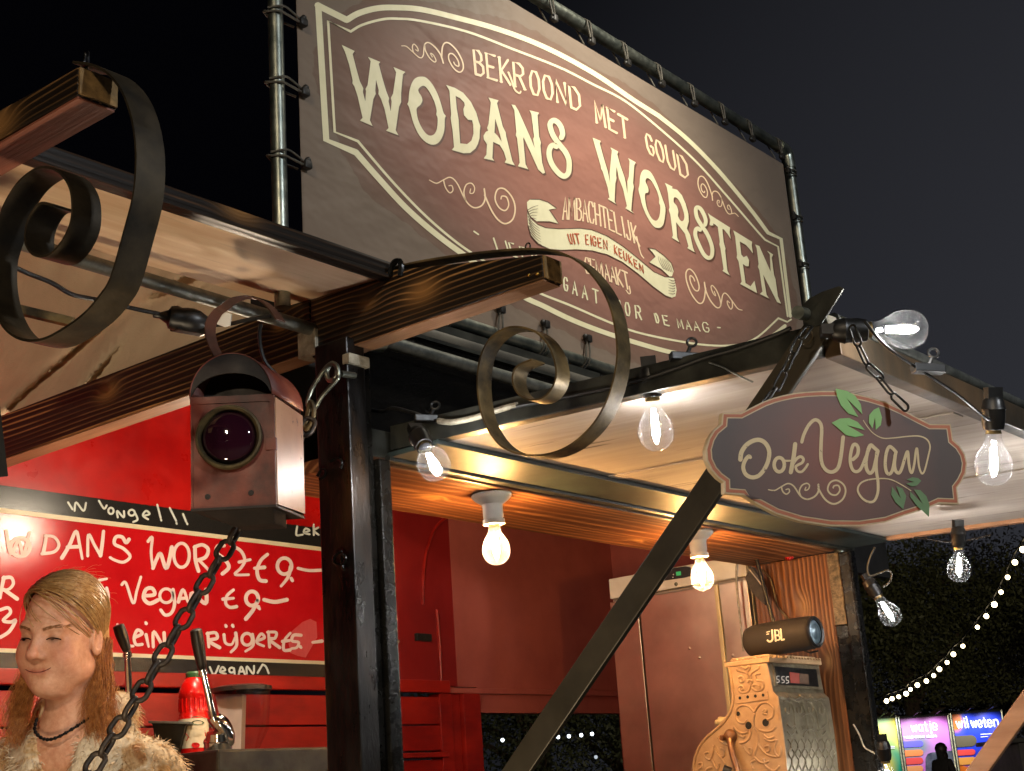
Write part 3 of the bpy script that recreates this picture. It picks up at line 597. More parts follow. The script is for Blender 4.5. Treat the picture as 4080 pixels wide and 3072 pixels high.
letter(B([(1495,615),(1602,658),(1588,690),(1640,880),(1690,1040),(1700,1090),(1722,1200),(1715,1085),(1745,780),(1725,740),(1828,795),(1815,830),(1850,960),(1910,1130),(1925,1200),(1948,1340),(1945,1180),(1965,1120),(1975,920),(1955,880),(2055,935),(2035,975),(2020,1200),(2030,1250),(2015,1340),(1995,1560),(2030,1595),(1920,1530),(1940,1500),(1890,1280),(1835,1140),(1825,1080),(1805,990),(1800,1100),(1805,1140),(1790,1210),(1780,1440),(1800,1475),(1692,1410),(1712,1390),(1690,1260),(1625,1050),(1605,1020),(1600,980)]))
letter(R_(Cc,[(215,248),(290,275),(360,390),(420,540),(455,640),(487,740),(480,860),(455,970),(400,1005),(330,980),(250,860),(190,720),(160,600),(138,510),(150,450),(160,340),(180,280)],3),
       [R_(Cc,[(265,360),(310,400),(370,510),(405,620),(405,680),(420,730),(410,850),(370,910),(310,880),(250,760),(225,640),(225,560),(262,545),(268,500),(250,450),(228,400),(240,365)],3)])
letter(Cc([(480,420),(580,470),(570,490),(640,510),(700,580),(750,690),(785,820),(790,920),(765,1010),(810,1100),(845,1260),(868,1320),(770,1265),(785,1240),(740,1080),(680,1000),(625,930),(640,1130),(668,1190),(570,1130),(585,1100),(550,830),(530,770),(540,740),(520,560),(505,480)]),
       [R_(Cc,[(600,610),(640,620),(690,700),(730,830),(725,900),(690,915),(650,850),(655,790),(635,720),(595,670)],3)])
lstroke(Cc([(1000,965),(1010,910),(985,830),(940,755),(895,738),(880,785),(900,880),(960,980),(1020,1070),(1070,1180),(1095,1280),(1085,1370),(1040,1392),(980,1340),(910,1200),(875,1100),(880,1030),(905,1010),(935,1030)]), 15.5, 15.5)
letter(Cc([(1035,810),(1070,840),(1300,985),(1325,1000),(1318,1060),(1335,1150),(1290,1080),(1240,1020),(1225,1020),(1240,1180),(1265,1270),(1260,1300),(1290,1560),(1320,1620),(1225,1560),(1240,1540),(1200,1270),(1185,1220),(1190,1180),(1165,990),(1130,960),(1100,945),(1110,970),(1075,975),(1060,960),(1068,900)]))
letter(Cc([(1365,1035),(1610,1185),(1605,1230),(1620,1335),(1570,1270),(1530,1225),(1450,1180),(1470,1350),(1500,1385),(1540,1365),(1570,1420),(1565,1500),(1530,1500),(1490,1470),(1525,1720),(1590,1760),(1640,1690),(1675,1850),(1455,1730),(1475,1700),(1435,1440),(1410,1390),(1415,1350),(1390,1120)]))
letter(C3([(1638,935),(1665,945),(1738,1110),(1733,1000),(1715,975),(1755,1000),(1745,1020),(1760,1130),(1770,1160),(1785,1270),(1805,1318),(1780,1308),(1690,1130),(1712,1260),(1728,1285),(1668,1255),(1685,1240),(1665,1100),(1655,1080),(1660,1060),(1648,960)]))
flush()
# border lines
to3 = lambda q: [(x - 1626.5, y - 650.6) for x, y in q]
arc_o = [(620,130),(700,85),(820,54),(950,50),(1100,62),(1300,108),(1600,190),(1900,305),(2212,470),(2480,650),(2640,750)]
P_bd.stroke(C2([(430,35),(620,130)]), 25, 25, smooth=False); P_bd.stroke(C2(arc_o), 25, 17)
P_bd.stroke(C3([(1013,100),(1200,252),(1400,455),(1600,695),(1722,858)]), 17, 14); P_bd.stroke(C3([(1722,858),(1808,898),(1868,1400)]), 14, 12, smooth=False)
P_bd.stroke(C2([(434,35),(486,908),(678,988)]), 25, 25, smooth=False)
P_bd.stroke(C2([(678,988),(820,1150),(1000,1345),(1200,1520),(1400,1668)]) + C3([(100,1250),(270,1335),(450,1422),(650,1500),(900,1580),(1130,1640),(1350,1662),(1500,1650),(1620,1610),(1740,1535),(1832,1462)]), 24, 14)
P_bd.stroke(C2([(645,205),(720,162),(850,126),(950,122),(1100,136),(1400,206),(1700,320),(2000,438),(2212,545)]) + C3([(790,0),(1000,165),(1250,390),(1450,612),(1640,832),(1705,905)]), 10.5, 7)
P_bd.stroke(C2([(645,205),(498,134),(541,856),(692,916)]), 10, 10, smooth=False); P_bd.stroke(C3([(1705,905),(1788,948),(1850,1400)]), 7, 7, smooth=False)
P_bd.stroke(C2([(692,916),(900,1160),(1100,1370),(1280,1530),(1460,1660)]) + C3([(170,1215),(450,1332),(700,1440),(900,1510),(1200,1570),(1400,1590),(1550,1578),(1660,1530),(1790,1412)]), 10, 7)
P_bd.stroke(C3([(1790,1412),(1848,1436),(1872,1420)]), 7, 7, smooth=False)
P_bd.build('border', M['cream'], bt)
# ribbon
P_rb = Print(bpj, up_, .0009); P_rl = Print(bpj, up_, .0016)
mainr = D([(62,250),(75,300),(110,360),(200,440),(300,480),(470,496),(600,494),(750,488),(900,508),(1100,590),(1300,720),(1500,880),(1700,1050),(1850,1118),(1960,1125),(1980,1180),(2000,1290),(1985,1370),(1930,1390),(1850,1360),(1700,1250),(1500,1080),(1300,930),(1100,830),(900,778),(700,765),(500,772),(350,760),(200,690),(110,590),(75,450)])
P_rb.fill(mainr); P_rb.fill(D([(60,150),(100,112),(220,112),(330,150),(445,230),(345,250),(390,310),(470,430),(350,402),(190,400),(100,330),(65,230)])); P_rb.fill(D([(1625,740),(1720,760),(1830,840),(1930,940),(1962,1040),(1940,1110),(1900,1115),(1800,1020),(1640,930),(1720,855),(1680,800)]))
rb = P_rb.build('ribbon', M['cream'], bt)
for q in ([(62,250),(75,300),(110,360),(200,440),(300,480),(470,496),(750,488),(900,508),(1100,590),(1300,720),(1500,880),(1700,1050),(1850,1118),(1960,1125)], [(75,450),(110,590),(200,690),(350,760),(500,772),(700,765),(900,778),(1100,830),(1300,930),(1500,1080),(1700,1250),(1850,1360),(1930,1390)],
          [(100,112),(220,112),(330,150),(445,230),(345,250),(390,310),(470,430),(350,402),(190,400)], [(1625,740),(1720,760),(1830,840),(1930,940),(1962,1040)], [(1625,740),(1680,800),(1720,855),(1640,930),(1800,1020),(1900,1115)]): P_rl.stroke(D(q), 2.6, smooth=False, caps=False)
for i in range(5): P_rl.stroke(D([(70 + i * 8, 250 + i * 28), (130, 215 + i * 35), (205 - i * 6, 190 + i * 45)]), 2.6, 1.0, caps=False)
for i in range(7): P_rl.stroke(D([(72 + i * 6, 330 + i * 42), (130 + i * 8, 420 + i * 40), (220 + i * 4, 490 + i * 36)]), 2.6, 1.0, caps=False)
for i in range(6): P_rl.stroke(D([(1985 - i * 2, 1160 + i * 34), (1950, 1170 + i * 34), (1890, 1150 + i * 36)]), 3.0, 1.0, caps=False)
for i in range(6): P_rl.stroke(D([(1940 - i * 22, 1060 - i * 8), (1920 - i * 30, 990 - i * 16), (1870 - i * 22, 900 - i * 10)]), 1.8, .8, caps=False)
sub(P_rl.m, 'ribbon_lines', M['shadowprint'], rb, merge=False)
# small lettering
def sm(name='small_lettering', mat='peach'):
    global P_sm
    P_sm.build(name, M[mat], bt); P_sm = Print(bpj, up_, .0008)
word(P_sm, 'BEKR', E_([(172,440)])[0], E_([(500,540)])[0], E_([(870,660)])[0], (-9, -98), (-7, -97), 10.2, .74, 7)
word(P_sm, 'OOND', E_([(890,690)])[0], E_([(1230,800)])[0], E_([(1590,950)])[0], (-6, -92), (-10, -86), 10.0, .74, 6)
P_sm.stroke(E_([(600,420),(640,520),(680,640),(740,690),(760,665)]), 8, 6); sm()
word(P_sm, 'MET', E_([(1745,1070)])[0], E_([(1950,1175)])[0], E_([(2215,1325)])[0], (-11, -89), (-8, -80), 9.4, .74, 6); sm()
word(P_sm, 'GOUD', C3([(945,335)])[0], C3([(1075,425)])[0], C3([(1235,535)])[0], (-14, -78), (-13, -86), 8.4, .74, 4); sm()
word(P_sm, 'AMBACHTELIJK', D([(525,372)])[0], D([(1000,450)])[0], D([(1545,735)])[0], (1, -88), (-16, -78), 6.4, .78, 4)
P_sm.stroke(D([(1480,600),(1510,730),(1540,830),(1575,875)]), 5.4, 4); sm()
word(P_sm, 'GEMAAKT', D([(820,1062)])[0], D([(1100,1160)])[0], D([(1420,1300)])[0], (-4, -62), (-14, -70), 6.2, .78, 3.5)
P_sm.stroke(D([(1385,1240),(1400,1320),(1380,1335),(1345,1290)]), 5.0, 4); sm()
def tagflourish(pr, pts3, w, flip=False):
    src = np.array([[1155,1168,1],[1510,1225,1],[1650,1450,1]], float); dst = np.array(pts3, float); Mx = np.linalg.solve(src, dst)
    T = lambda q: [tuple(np.array([x, y, 1]) @ Mx) for x, y in q]
    pr.stroke(T([(1155,1168),(1200,1188),(1240,1170),(1290,1150),(1335,1190),(1390,1300),(1440,1345),(1490,1335),(1515,1290),(1510,1225)]), w * .6, w, n=8)
    pr.stroke(T([(1512,1265),(1560,1370),(1605,1430),(1650,1450),(1695,1420),(1710,1350),(1690,1280),(1640,1225),(1595,1230),(1580,1290),(1605,1345),(1645,1365),(1668,1330),(1655,1280),(1625,1272),(1618,1290)]), w, w * .8, n=8)
    pr.stroke(T([(1245,1166),(1258,1215),(1285,1250),(1306,1235),(1300,1205),(1280,1205)]), w * .8, w * .6, n=6)
    pr.stroke(T([(1392,1303),(1378,1250),(1392,1200),(1425,1188),(1447,1215),(1440,1250),(1418,1252),(1422,1225)]), w * .8, w * .6, n=6)
tagflourish(P_sm, C2([(1155,1168),(1510,1225),(1650,1450)]), 6.5); sm('flourish')
tagflourish(P_sm, C2([(975,298),(1245,410),(1285,283)]), 6.0); sm('flourish')
tagflourish(P_sm, Cc([(1435,855),(1100,645),(965,335)]), 4.6); sm('flourish')
tagflourish(P_sm, C3([(1555,1360),(1310,1180),(1262,1305)]), 5.6); sm('flourish')
P_w = Print(bpj, up_, .001)
def sw():
    global P_w
    P_w.build('motto_lettering', M['cream'], bt); P_w = Print(bpj, up_, .001)
word(P_w, 'LIEFDE', C2([(1598,1632)])[0], C2([(1780,1690)])[0], C2([(1990,1790)])[0], (-18, -54), (-12, -54), 6.4, .5); sw()
P_w.stroke(C2([(1443,1500),(1472,1520)]), 6, smooth=False); sw()
word(P_w, 'GAAT', D([(540,1285)])[0], D([(780,1385)])[0], D([(1080,1500)])[0], (-2, -52), (-5, -52), 6.2, .46, wide={}); sw()
word(P_w, 'DOOR', D([(1165,1555)])[0], D([(1340,1610)])[0], D([(1640,1700)])[0], (-3, -50), (-6, -52), 6.2, .46, wide={}); sw()
word(P_w, 'DE', C3([(1000,1440)])[0], C3([(1050,1453)])[0], C3([(1130,1474)])[0], (-10, -38), (-9, -38), 6.0, .46, wide={}); sw()
word(P_w, 'MAAG', C3([(1143,1474)])[0], C3([(1240,1490)])[0], C3([(1370,1506)])[0], (-9, -37), (-8, -37), 4.6, .62, wide={'M': 1.25}); sw()
P_w.stroke(C3([(1395,1472),(1412,1474)]), 5, smooth=False); sw()
P_r = Print(bpj, up_, .0022)
word(P_r, 'UIT', D([(618,692)])[0], D([(680,690)])[0], D([(775,692)])[0], (-11, -39), (-8, -40), 4.4, .80, wide={'I': .5})
sub(P_r.m, 'ribbon_lettering', M['redprint'], rb, merge=False); P_r = Print(bpj, up_, .0022)
word(P_r, 'EIGEN', D([(822,695)])[0], D([(960,722)])[0], D([(1135,782)])[0], (-3, -38), (-4, -36), 4.3, .64, wide={'I': .6})
sub(P_r.m, 'ribbon_lettering', M['redprint'], rb, merge=False); P_r = Print(bpj, up_, .0022)
word(P_r, 'KEUKEN', D([(1192,815)])[0], D([(1380,935)])[0], D([(1600,1095)])[0], (-2, -33), (-6, -31), 4.0, .64)
sub(P_r.m, 'ribbon_lettering', M['redprint'], rb, merge=False)
# crease in the vinyl left of the ribbon, grommets come with the ties
# ================================================================ pipe frame of the banner
FY = BY + .012
fr = thing('banner_frame', 'frame of round scaffold pipes that the brown banner is lashed to', 'frame', (2.9, FY, 2.6))
pl0, pl1 = onY((1095, -40), FY), onY((1156, 960), FY)
tp1 = onY((3118, 592), FY); ztop = tp1.z; tp0 = onY((1960, -45), FY)
pr1 = onY((3142, 650), FY); prx = pr1.x
pipe = lambda a, b, nm, r=.0155, m='galv': MB().tube([a, b], r, 16).build(nm, M[m], fr, smooth=True)
pipe(Vector((pl0.x, FY, 2.55)), Vector((pl0.x, FY, ztop)), 'upright_pipe', .0158)
pipe(Vector((prx, FY, 2.1)), Vector((prx, FY, ztop - .03)), 'upright_pipe', .0185)
pipe(Vector((pl0.x, FY, ztop)), Vector((prx - .03, FY, ztop)), 'top_rail', .0185)
MB().tube(smooth_pts([(prx - .06, FY, ztop), (prx - .028, FY, ztop), (prx - .006, FY, ztop - .01), (prx, FY, ztop - .032), (prx, FY, ztop - .065)], 5), [.0225] * 21, 14).build('elbow_joint', M['galv'], fr, smooth=True)
zb_ = onY((2100, 1372), FY).z
pipe(Vector((pl0.x, FY, zb_ + .0)), Vector((prx, FY, zb_)), 'bottom_rail', .0165)
jb = onY((2205, 1440), FY); MB().tube([jb + Vector((-.035, 0, 0)), jb + Vector((.03, 0, 0))], .023, 12).build('coupler', M['galv_dull'], fr, smooth=True)
# bungee ties
def tie(P, along, out, label):
    """loop of cord round the pipe ending in a black ball on the cloth"""
    P, along, out = Vector(P), Vector(along), Vector(out)
    t = thing('bungee_tie', label, 'bungee tie', P, 'black bungee ties lashing the banner to its frame')
    q = P + out * .055 + along * .008 + Vector((0, -.022, 0))
    for s_ in (-1, 1):
        pts = [P - out * .021 + along * .004 * s_, P + Vector((0, -.02, 0)) - out * .006 + along * .006 * s_, P + Vector((0, -.023, 0)) + out * .012 + along * .008 * s_, q + along * .003 * s_]
        MB().tube(smooth_pts([tuple(a) for a in pts], 5), .0025, 6).build('cord', M['bungee_cord'], t, smooth=True)
    pts = [P - out * .021 + along * .004, P - out * .021 + Vector((0, .012, 0)), P + Vector((0, .021, 0)), P + Vector((0, .018, 0)) + out * .012, q + Vector((0, .026, 0))]
    MB().tube(smooth_pts([tuple(a) for a in pts], 5), .0025, 6).build('cord', M['bungee_cord'], t, smooth=True)
    MB().obox(q, along * .009, out * .010, Vector((0, .008, 0))).build('ball', M['bungee'], t, bevel=.004, smooth=True)
    e = q - along * .012 + out * .004; MB().ball(e, .007, 10).build('knob', M['bungee'], t, smooth=True)
for y, nm in ((60, 'topmost'), (345, 'middle'), (640, 'lowest')):
    P = onY((1108 + y * .065, y), FY); tie((pl0.x, FY, P.z), (0, 0, -1), (1, 0, 0), f'black bungee tie on the left upright pipe of the banner, {nm} of the three')
order = ['at the upper right corner elbow of the banner', 'next to the corner elbow, second along the top rail', 'third from the corner elbow along the top rail', 'fourth from the corner elbow along the top rail', 'fifth from the corner elbow along the top rail', 'sixth from the corner elbow along the top rail', 'seventh from the corner elbow along the top rail', 'eighth from the corner elbow along the top rail', 'farthest left on the top rail, cut by the top of the photo']
for (x, y), o_ in zip(((3082, 575), (2965, 510), (2855, 450), (2735, 385), (2605, 313), (2468, 238), (2325, 160), (2175, 75), (2000, -12)), order):
    P = onY((x, y), FY); tie((P.x, FY, ztop), (1, 0, 0), (0, 0, -1), 'black bungee tie ' + o_)
for (x, y), o_ in zip(((3150, 700), (3170, 880), (3192, 1065)), ('highest', 'middle', 'lowest')):
    P = onY((x, y), FY); tie((prx, FY, P.z), (0, 0, -1), (-1, 0, 0), f'black bungee tie on the right upright pipe of the banner, {o_} of the three')
for (x, y), o_ in zip(((1775, 1262), (1965, 1320), (2145, 1380), (2315, 1440)), ('partly under the burnt beam', 'left of the iron scroll', 'behind the scroll inner curl', 'inside the scroll outer loop, right side')):
    P = onY((x, y), FY); tie((P.x, FY, zb_), (1, 0, 0), (0, 0, 1), 'black bungee tie on the banner bottom rail, ' + o_)
# assumed gooseneck sign lamp above the view, added for the banner's bright patch
sl = thing('assumed_sign_lamp', 'assumed unseen gooseneck lamp on the top rail shining down on the banner', 'lamp', (2.62, FY, ztop))
MB().tube(smooth_pts([(2.62, FY, ztop), (2.66, FY - .08, ztop + .35), (2.95, FY - .5, ztop + .52), (2.95, FY - .72, ztop + .4)], 8), .012, 8).build('arm', M['black'], sl, smooth=True)
MB().lathe([(.03, 0), (.05, -.03), (.11, -.12)], 20, Matrix.Translation((2.95, FY - .72, ztop + .40))).build('shade', M['black'], sl, smooth=True)
def lamp(name, loc, power, col, r=.05, parent=None, spot=None, aim=None, blend=.6):
    d = bpy.data.lights.new(name, 'SPOT' if spot else 'POINT'); d.energy = power; d.color = col[:3]; d.shadow_soft_size = r
    o = bpy.data.objects.new(name, d); COL.objects.link(o); o.location = loc
    if spot: d.spot_size = math.radians(spot); d.spot_blend = blend; o.rotation_euler = (Vector(aim) - Vector(loc)).to_track_quat('-Z', 'Y').to_euler()
    if parent is not None: o.parent = parent; o.matrix_parent_inverse = Matrix.Translation(-root_loc(parent))
    return o
lamp('assumed_sign_light', (2.95, FY - .72, ztop + .30), 74, (1, .91, .75), .04, sl, 104, (2.98, BY, 3.3), 1.0)
# ================================================================ hanging wooden sign
V1 = crop(2780, 1520, .3074); V2 = crop(3220, 1520, .3074); C5 = crop(2300, 1950)
sq = np.array(atD((3330, 1830), 2.06)); cr, cdn, cf = MC[0], MC[1], MC[2]
hr = np.array([cr[0], cr[1], 0]); hr /= np.linalg.norm(hr); rec = np.array([cf[0], cf[1], 0]); rec /= np.linalg.norm(rec)
su = hr * math.cos(.27) + rec * math.sin(.27); sn = np.array([-su[1], su[0], 0.0]); sn = sn if np.dot(sn, cf) < 0 else -sn; sn = sn + np.array([0, 0, -.06]); sn /= np.linalg.norm(sn)
spj = lambda p: onP(p, sq, sn)
outl = V1([(1775,122),(1600,122),(1400,132),(1250,150),(1100,180),(980,212),(860,255),(720,325),(555,410),(320,408),(308,550),(210,632),(145,740),(105,880),(117,1020),(180,1150),(265,1245),(345,1305),(348,1450),(590,1468),(700,1532)]) + C5([(1080,32),(1165,92),(1290,158),(1450,207),(1640,236),(1830,238),(2000,213),(2120,170)]) + V2([(1560,1640),(1690,1580),(1952,1590),(1930,1378),(1985,1305),(2042,1190),(2058,1060),(2030,940),(1962,830),(1877,757),(1848,553),(1580,550),(1420,470),(1220,365),(1010,268),(780,198),(530,142)])
def inset(pts, d):
    A_ = np.array(pts); n = len(A_); area = sum(A_[i][0] * A_[(i + 1) % n][1] - A_[(i + 1) % n][0] * A_[i][1] for i in range(n)); sg = 1 if area > 0 else -1; out = []
    for i in range(n):
        a, b, c = A_[i - 1], A_[i], A_[(i + 1) % n]; e1 = (b - a) / np.hypot(*(b - a)); e2 = (c - b) / np.hypot(*(c - b))
        n1 = np.array([-e1[1], e1[0]]) * sg; n2 = np.array([-e2[1], e2[0]]) * sg; m = n1 + n2; L = np.dot(m, n1); out.append(tuple(b + m / max(L, .45) * d))
    return out
vs_t = thing('hanging_sign', 'shaped brown board hung on two chains, lettered ook vegan with green leaves', 'sign', tuple(sq))
M['signcream'] = vary('worn_cream_paint', rgb(168, 150, 118), rgb(188, 172, 138), 0.5, 0, 30, bump=.1)
def worn(name, c, d, amt=.66):
    n = NT(name); f = n.noise(n.pos(), 150, 6, .75, 1.0); m = n.ramp(f, [(amt, (0, 0, 0, 1)), (amt + .05, (1, 1, 1, 1))])
    n.set(n.mix(m, c, d), .5); return n.m
M['signlet'] = worn('crackled_cream_paint', rgb(196, 176, 136), rgb(84, 60, 48), .61)
M['signborder'] = vary('terracotta_paint', rgb(150, 82, 50), rgb(164, 92, 58), 0.45, 0, 20, bump=.1)
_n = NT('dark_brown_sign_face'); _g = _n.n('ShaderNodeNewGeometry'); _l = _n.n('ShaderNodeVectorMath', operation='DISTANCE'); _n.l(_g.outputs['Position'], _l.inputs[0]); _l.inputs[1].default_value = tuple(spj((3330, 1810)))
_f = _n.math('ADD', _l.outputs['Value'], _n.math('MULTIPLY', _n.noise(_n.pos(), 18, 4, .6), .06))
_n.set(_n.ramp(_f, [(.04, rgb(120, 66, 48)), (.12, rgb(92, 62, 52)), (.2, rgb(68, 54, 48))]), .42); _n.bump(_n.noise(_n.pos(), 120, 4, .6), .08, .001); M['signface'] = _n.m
board = MB().prism([spj(p) for p in outl], Vector(-sn) * .012).build('board', M['signcream'], vs_t)
for d_, lf, mt, nm in ((5.5, .0006, 'signborder', 'border'), (17.5, .0010, 'signcream', 'inner_line'), (22, .0014, 'signface', 'face')):
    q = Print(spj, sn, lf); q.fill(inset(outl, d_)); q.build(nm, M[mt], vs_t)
q = Print(spj, sn, .002, .00004)
q.stroke(V1([(545,1015),(560,920),(620,830),(710,772),(800,762),(875,810),(918,905),(905,1030),(850,1150),(775,1228),(690,1245),(615,1205),(582,1120),(605,1030),(650,975),(672,985)]), 18, 15)
q.stroke(V1(ell(1048, 1082, 66, 92, 12)), 14, closed=True); q.stroke(V1([(1075,1000),(1120,1030),(1190,1030)]), 10, 7)
q.stroke(V1([(1253,815),(1235,970),(1197,1180)]), 17); q.stroke(V1([(1215,1085),(1280,1000),(1330,978),(1362,1010),(1345,1055),(1290,1085),(1262,1110),(1285,1165),(1340,1172),(1390,1120),(1418,1075)]), 12, 9)
q.stroke(V1([(1340,788),(1368,690),(1430,570),(1505,502),(1568,528),(1597,610),(1590,800),(1588,980),(1612,1095),(1675,1165),(1750,1172),(1815,1110),(1850,950),(1875,725)]), 13, 15)
q.stroke(V2([(570,1015),(625,960),(640,880),(615,825),(575,828),(545,920),(535,1040),(565,1145),(620,1172),(675,1130),(730,1000),(800,830)]), 14, 12)
q.stroke(V2([(895,905),(845,860),(800,828),(765,900),(740,1040),(750,1140),(790,1192),(835,1150),(868,1020),(895,905)]), 14, 14)
q.stroke(V2([(880,930),(870,1080),(878,1190),(895,1300),(893,1440),(850,1545),(780,1565),(695,1520),(635,1425),(655,1340),(740,1285),(900,1262),(1050,1272),(1180,1330),(1322,1418)]), 14, 3)
q.stroke(V2([(1130,920),(1085,870),(1040,850),(1003,930),(988,1070),(1005,1175),(1045,1202),(1082,1150),(1110,1010),(1125,930)]), 13, 13)
q.stroke(V2([(1118,960),(1108,1080),(1125,1160),(1165,1190),(1200,1140),(1240,1010),(1270,920),(1285,930),(1295,1060),(1315,1165),(1340,1178),(1368,1060),(1385,920),(1400,870),(1412,950),(1425,1090),(1450,1175),(1475,1195),(1505,1140),(1550,960),(1570,840),(1530,755),(1430,712),(1280,715),(1100,735),(960,738),(845,682),(765,598),(706,508)]), 14, 3)
q.build('lettering', M['signlet'], vs_t)
q = Print(spj, sn, .0018, .00004); tagflourish(q, V1([(910,1405),(1556,1338),(1785,1585)]), 7.5); q.build('flourish', M['signlet'], vs_t)
M['leaf1'] = worn('pale_green_paint', rgb(122, 172, 96), rgb(70, 104, 60), .7); M['leaf2'] = worn('dull_green_paint', rgb(84, 116, 72), rgb(52, 72, 48), .66)
for lf, mt in (([(345,95),(500,130),(600,190),(670,300),(692,430),(490,225),(640,465),(510,420),(410,310),(365,200)], 1), ([(295,540),(400,485),(520,478),(630,530),(725,635),(490,570),(715,700),(600,725),(480,700),(390,620)], 1), ([(905,340),(945,470),(930,570),(865,630),(855,470),(822,610),(775,540),(780,440),(840,370)], 1),
               ([(1262,1275),(1340,1245),(1410,1255),(1455,1290),(1400,1350),(1330,1365),(1255,1330),(1360,1305)], 2), ([(1075,1365),(1190,1520),(1130,1360),(1210,1390),(1260,1490),(1220,1660),(1120,1570),(1065,1470)], 2), ([(1360,1405),(1440,1410),(1520,1490),(1562,1600),(1555,1760),(1400,1620),(1310,1500),(1310,1430),(1475,1590)], 2)):
    q = Print(spj, sn, .0026); q.fill(V2(lf)); q.build('leaf', M['leaf%d' % mt], vs_t)
# ================================================================ chains
def link_mesh(L, W, r, n=16):
    pts = []; h = L / 2 - W / 2
    for i in range(n):
        a = 2 * math.pi * i / n; x = math.cos(a) * (W / 2 - r); y = math.sin(a) * (W / 2 - r) + (h if math.sin(a) >= 0 else -h); pts.append((x, 0, y))
    m = MB().tube(pts, r, 8, closed=True); me = bpy.data.meshes.new('link'); me.from_pydata(m.v, [], m.f)
    for p in me.polygons: p.use_smooth = True
    return me
def chain(label, pts, L, W, r, mat, cat='chain', roll=0.0, jitter=.12):
    t = thing('chain', label, cat, tuple(pts[0])); me = link_mesh(L, W, r); me.materials.append(mat)
    P = [Vector(p) for p in smooth_pts([tuple(p) for p in pts], 20)]; pitch = L - 2 * r * 1.15; acc = 0.0; i = 0; k = 0; d = [0]
    for a, b in zip(P, P[1:]): d.append(d[-1] + (b - a).length)
    rng = random.Random(3)
    while k * pitch <= d[-1]:
        s_ = k * pitch; j = max(0, np.searchsorted(d, s_) - 1); j = min(j, len(P) - 2); f = (s_ - d[j]) / max(d[j + 1] - d[j], 1e-9); c = P[j].lerp(P[j + 1], f); tz = (P[j + 1] - P[j]).normalized()
        view = (c - Vector(EYE)).normalized(); x = view.cross(tz).normalized(); y = tz.cross(x)
        ang_ = roll + (math.pi / 2 if k % 2 else 0) + rng.uniform(-jitter, jitter)
        x2 = x * math.cos(ang_) + y * math.sin(ang_); y2 = tz.cross(x2)
        o = bpy.data.objects.new('link', me); COL.objects.link(o); o.parent = t
        o.matrix_local = Matrix.Translation(-t.location) @ Matrix(((x2.x, y2.x, tz.x, c.x), (x2.y, y2.y, tz.y, c.y), (x2.z, y2.z, tz.z, c.z), (0, 0, 0, 1))); k += 1
    return t
M['chainiron'] = vary('rusty_black_chain_iron', rgb(26, 22, 18), rgb(58, 45, 33), .42, .35, 60, bump=.3, r2=.65)
chain('heavy rusty chain slanting down from the timber post past the woman', [atD(p, d) for p, d in (((1222, 1700), 2.52), ((1130, 1850), 2.48), ((960, 2090), 2.42), ((760, 2420), 2.34), ((560, 2760), 2.26), ((375, 3050), 2.18), ((290, 3180), 2.15))], .044, .0325, .0046, M['chainiron'], roll=.35)
M['chainblk'] = vary('black_chain_steel', rgb(20, 20, 20), rgb(48, 48, 46), .25, .6, 60)
cpR = V4([(1000, 900), (1100, 1160), (1200, 1320), (1320, 1440)]) + V2([(960, 10), (1110, 190), (1240, 320), (1335, 455)])
chain('thin black chain holding the right side of the ook vegan board', [atD(p, 2.16 - .09 * i / 7) for i, p in enumerate(cpR)], .0385, .0155, .0019, M['chainblk'], roll=.5)
cpL = V4([(350, 860), (250, 1000), (160, 1200)]) + V1([(1040, 40), (930, 180), (850, 340)])
chain('thin black chain twisted down to the left side of the ook vegan board', [atD(p, 2.16 - .09 * i / 5) for i, p in enumerate(cpL)], .0385, .0155, .0019, M['chainblk'], roll=1.0, jitter=.5)
# eye bolt and snap link on the post
K1 = crop(0, 1024)
eb = thing('eye_bolt', 'galvanised eye bolt screwed into the top of the timber post', 'eye bolt', tuple(atD((1330, 1470), 2.60)))
ec = onX(K1([(2150, 745)])[0], 1.80)
ringtube(ec, .0165, (.15, .98, 0), (0, 0, 1), .0048).build('ring', M['galv'], eb, smooth=True)
MB().tube([ec + Vector((.012, -.012, -.004)), ec + Vector((.05, -.01, 0))], .006, 10).build('shank', M['galv'], eb, smooth=True)
sk = thing('snap_link', 'steel carabiner linking the eye bolt to the rusty chain', 'carabiner', tuple(ec))
MB().tube([onX(p, 1.795) for p in smooth_pts(K1([(2195, 760), (2180, 800), (2090, 900), (2035, 985), (1995, 960), (2010, 880), (2060, 790), (2130, 700), (2180, 700)]), 5, True)], .0042, 10, closed=True).build('body', M['galv'], sk, smooth=True)
MB().tube([onX(p, 1.79) for p in smooth_pts(K1([(2010, 940), (1990, 1030), (1975, 1090), (1990, 1115), (2025, 1060), (2035, 975)]), 5, True)], .0045, 10, closed=True).build('shackle', M['iron'], sk, smooth=True)
